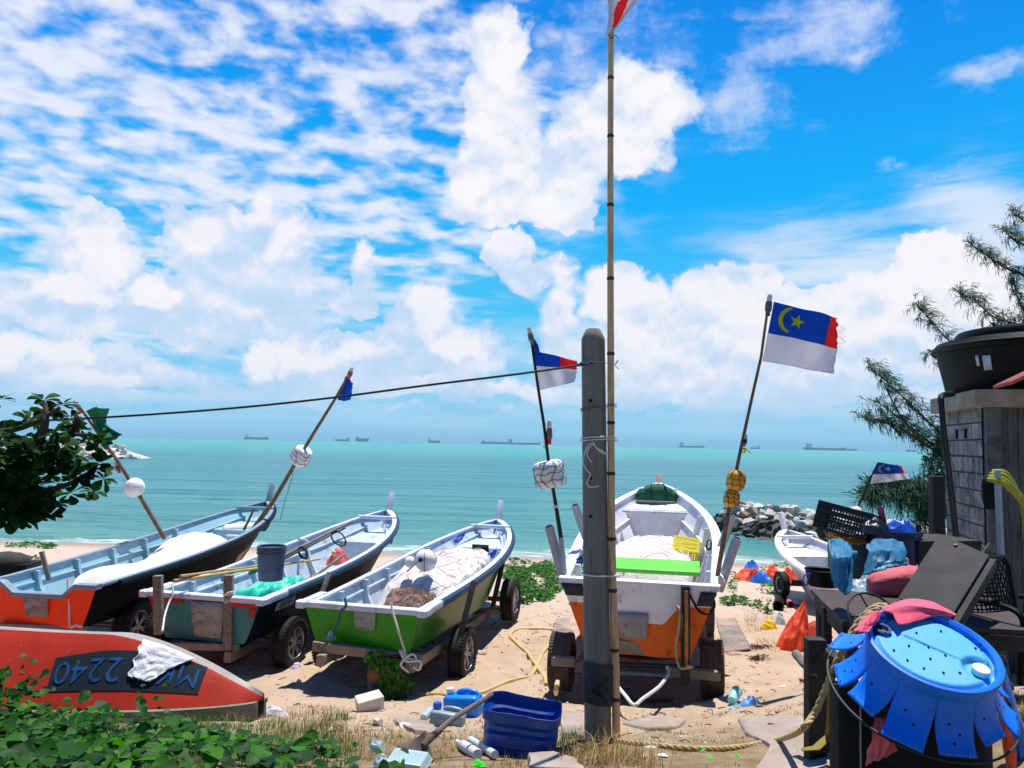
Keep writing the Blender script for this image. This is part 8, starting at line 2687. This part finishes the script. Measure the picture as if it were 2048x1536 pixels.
crumple('cloth', 'thin dirty white rag trailing under the red bow', 'cloth', atg(480, 1440), .12, .05, .035, RAGW, 14, amp=.6)
crumple('cloth', 'black cloth crumpled in the creepers below the overturned boat', 'cloth', atg(195, 1462), .12, .07, .06, pm('black_cloth', C(18, 20, 24)), 17, amp=.6)
crumple('plastic_bag', 'pale clear plastic scrap in the grass left of the tray', 'bag', atg(752, 1505), .06, .06, .07, CLEAR, 21, amp=.6)
crumple('plastic_bag', 'crumpled clear wrapper at the lower edge beside the tray', 'bag', atg(762, 1534), .05, .04, .05, CLEAR, 23, amp=.6)
crumple('plastic_bag', 'bright green wrapper in the grass below the bottle', 'bag', atg(958, 1534), .05, .035, .03, pm('lime_wrapper', C(60, 225, 30), .4, .1, 8, .3, 25), 25, amp=.5)
crumple('plastic_bag', 'flat white plastic scrap by the tan rope', 'bag', atg(1303, 1497), .06, .03, .012, MILKW, 27, amp=.5)
for (px, py, lab) in ((1400, 1500, 'white paper scrap under the middle of the tan rope'), (1290, 1515, 'white paper scrap just right of the bamboo foot'), (1325, 1514, 'white paper scrap on the straw below the tan rope'), (1565, 1375, 'white plastic scrap on the sand left of the rope post')):
    crumple('litter', lab, 'litter', atg(px, py), .035, .025, .015, RAGW, px, amp=.6)
for (px, py, lab) in ((1405, 1506, 'green leaf scrap under the tan rope'), (1420, 1518, 'left of the two lime scraps at the lower edge'), (1474, 1515, 'right of the two lime scraps at the lower edge'), (1517, 1202, 'lime scrap in the creeper runners')):
    crumple('litter', lab, 'litter', atg(px, py), .022, .016, .014, pm('lime_wrapper', C(60, 225, 30), .4, .1, 8, .3, 25), px, amp=.6)
# dark net scraps on the sand right of the white boat
for (px, py, s_, lab) in ((1518, 1296, 1, 'upper scrap of dark net on the sand'), (1515, 1318, 2, 'lower scrap of dark net on the sand')):
    mb = MB()
    for k in range(60):
        a = random.uniform(0, 6.28); r_ = random.random()
        p = atg(px + 26 * r_ * math.cos(a), py + 6 * r_ * math.sin(a)) + V((0, 0, .008))
        b_ = random.uniform(0, 6.28); L_ = random.uniform(.03, .09)
        mb.tube([p, p + V((math.cos(b_) * L_ * .5, math.sin(b_) * L_ * .5, .02)), p + V((math.cos(b_ + .5) * L_, math.sin(b_ + .5) * L_, .0))], .0045, 4)
    tag(mb.build('net_scrap', pm('dark_red_net', C(70, 48, 50), .95, .4, 20, .2)), lab, 'net', None)
# planks, twigs and grit
pole_thing('plank', 'flat grey plank lying under the green stern', 'plank', atg(690, 1372), atg(735, 1382), .035, WOOD)
mb = MB(); mb.beam(atg(1238, 1396) + V((0, 0, .02)), atg(1345, 1402) + V((0, 0, .02)), .10, .03); tag(mb.build('plank', RAWWOOD), 'pale plank half buried in front of the white boat', 'plank')
mb = MB(); mb.beam(atg(540, 1328) + V((0, 0, .03)), atg(575, 1322) + V((0, 0, .03)), .10, .04); tag(mb.build('plank', WOOD), 'short grey plank by the teal rear wheel', 'plank')
mt_, mw_ = MB(), MB()
for _ in range(1500):
    x, y = random.uniform(-5, 3.2), random.uniform(6.0, 14)
    p = V((x, y, gz(x, y) + .004))
    a = random.uniform(0, 6.28)
    if random.random() < .5:
        L_ = random.uniform(.03, .14)
        mt_.tube([p, p + V((math.cos(a) * L_ * .5, math.sin(a) * L_ * .5, .012)), p + V((math.cos(a + .3) * L_, math.sin(a + .3) * L_, .004))], random.uniform(.002, .005), 4)
    else:
        s_ = random.uniform(.006, .02)
        (mw_ if random.random() < .6 else mt_).ball(p, (s_, s_ * .7, s_ * .5), 6, 4, rot=Matrix.Rotation(a, 3, 'Z'))
tag(raw(mt_, 'twigs', pm('dead_twig', C(85, 66, 48), .95, .4, 20, 0)), 'dead twigs and bark crumbs strewn over the sand', 'twigs', kind='stuff')
tag(raw(mw_, 'shell_grit', pm('shell_white', C(215, 205, 195), .8, .2, 20, 0)), 'broken shells strewn over the sand', 'shells', kind='stuff')
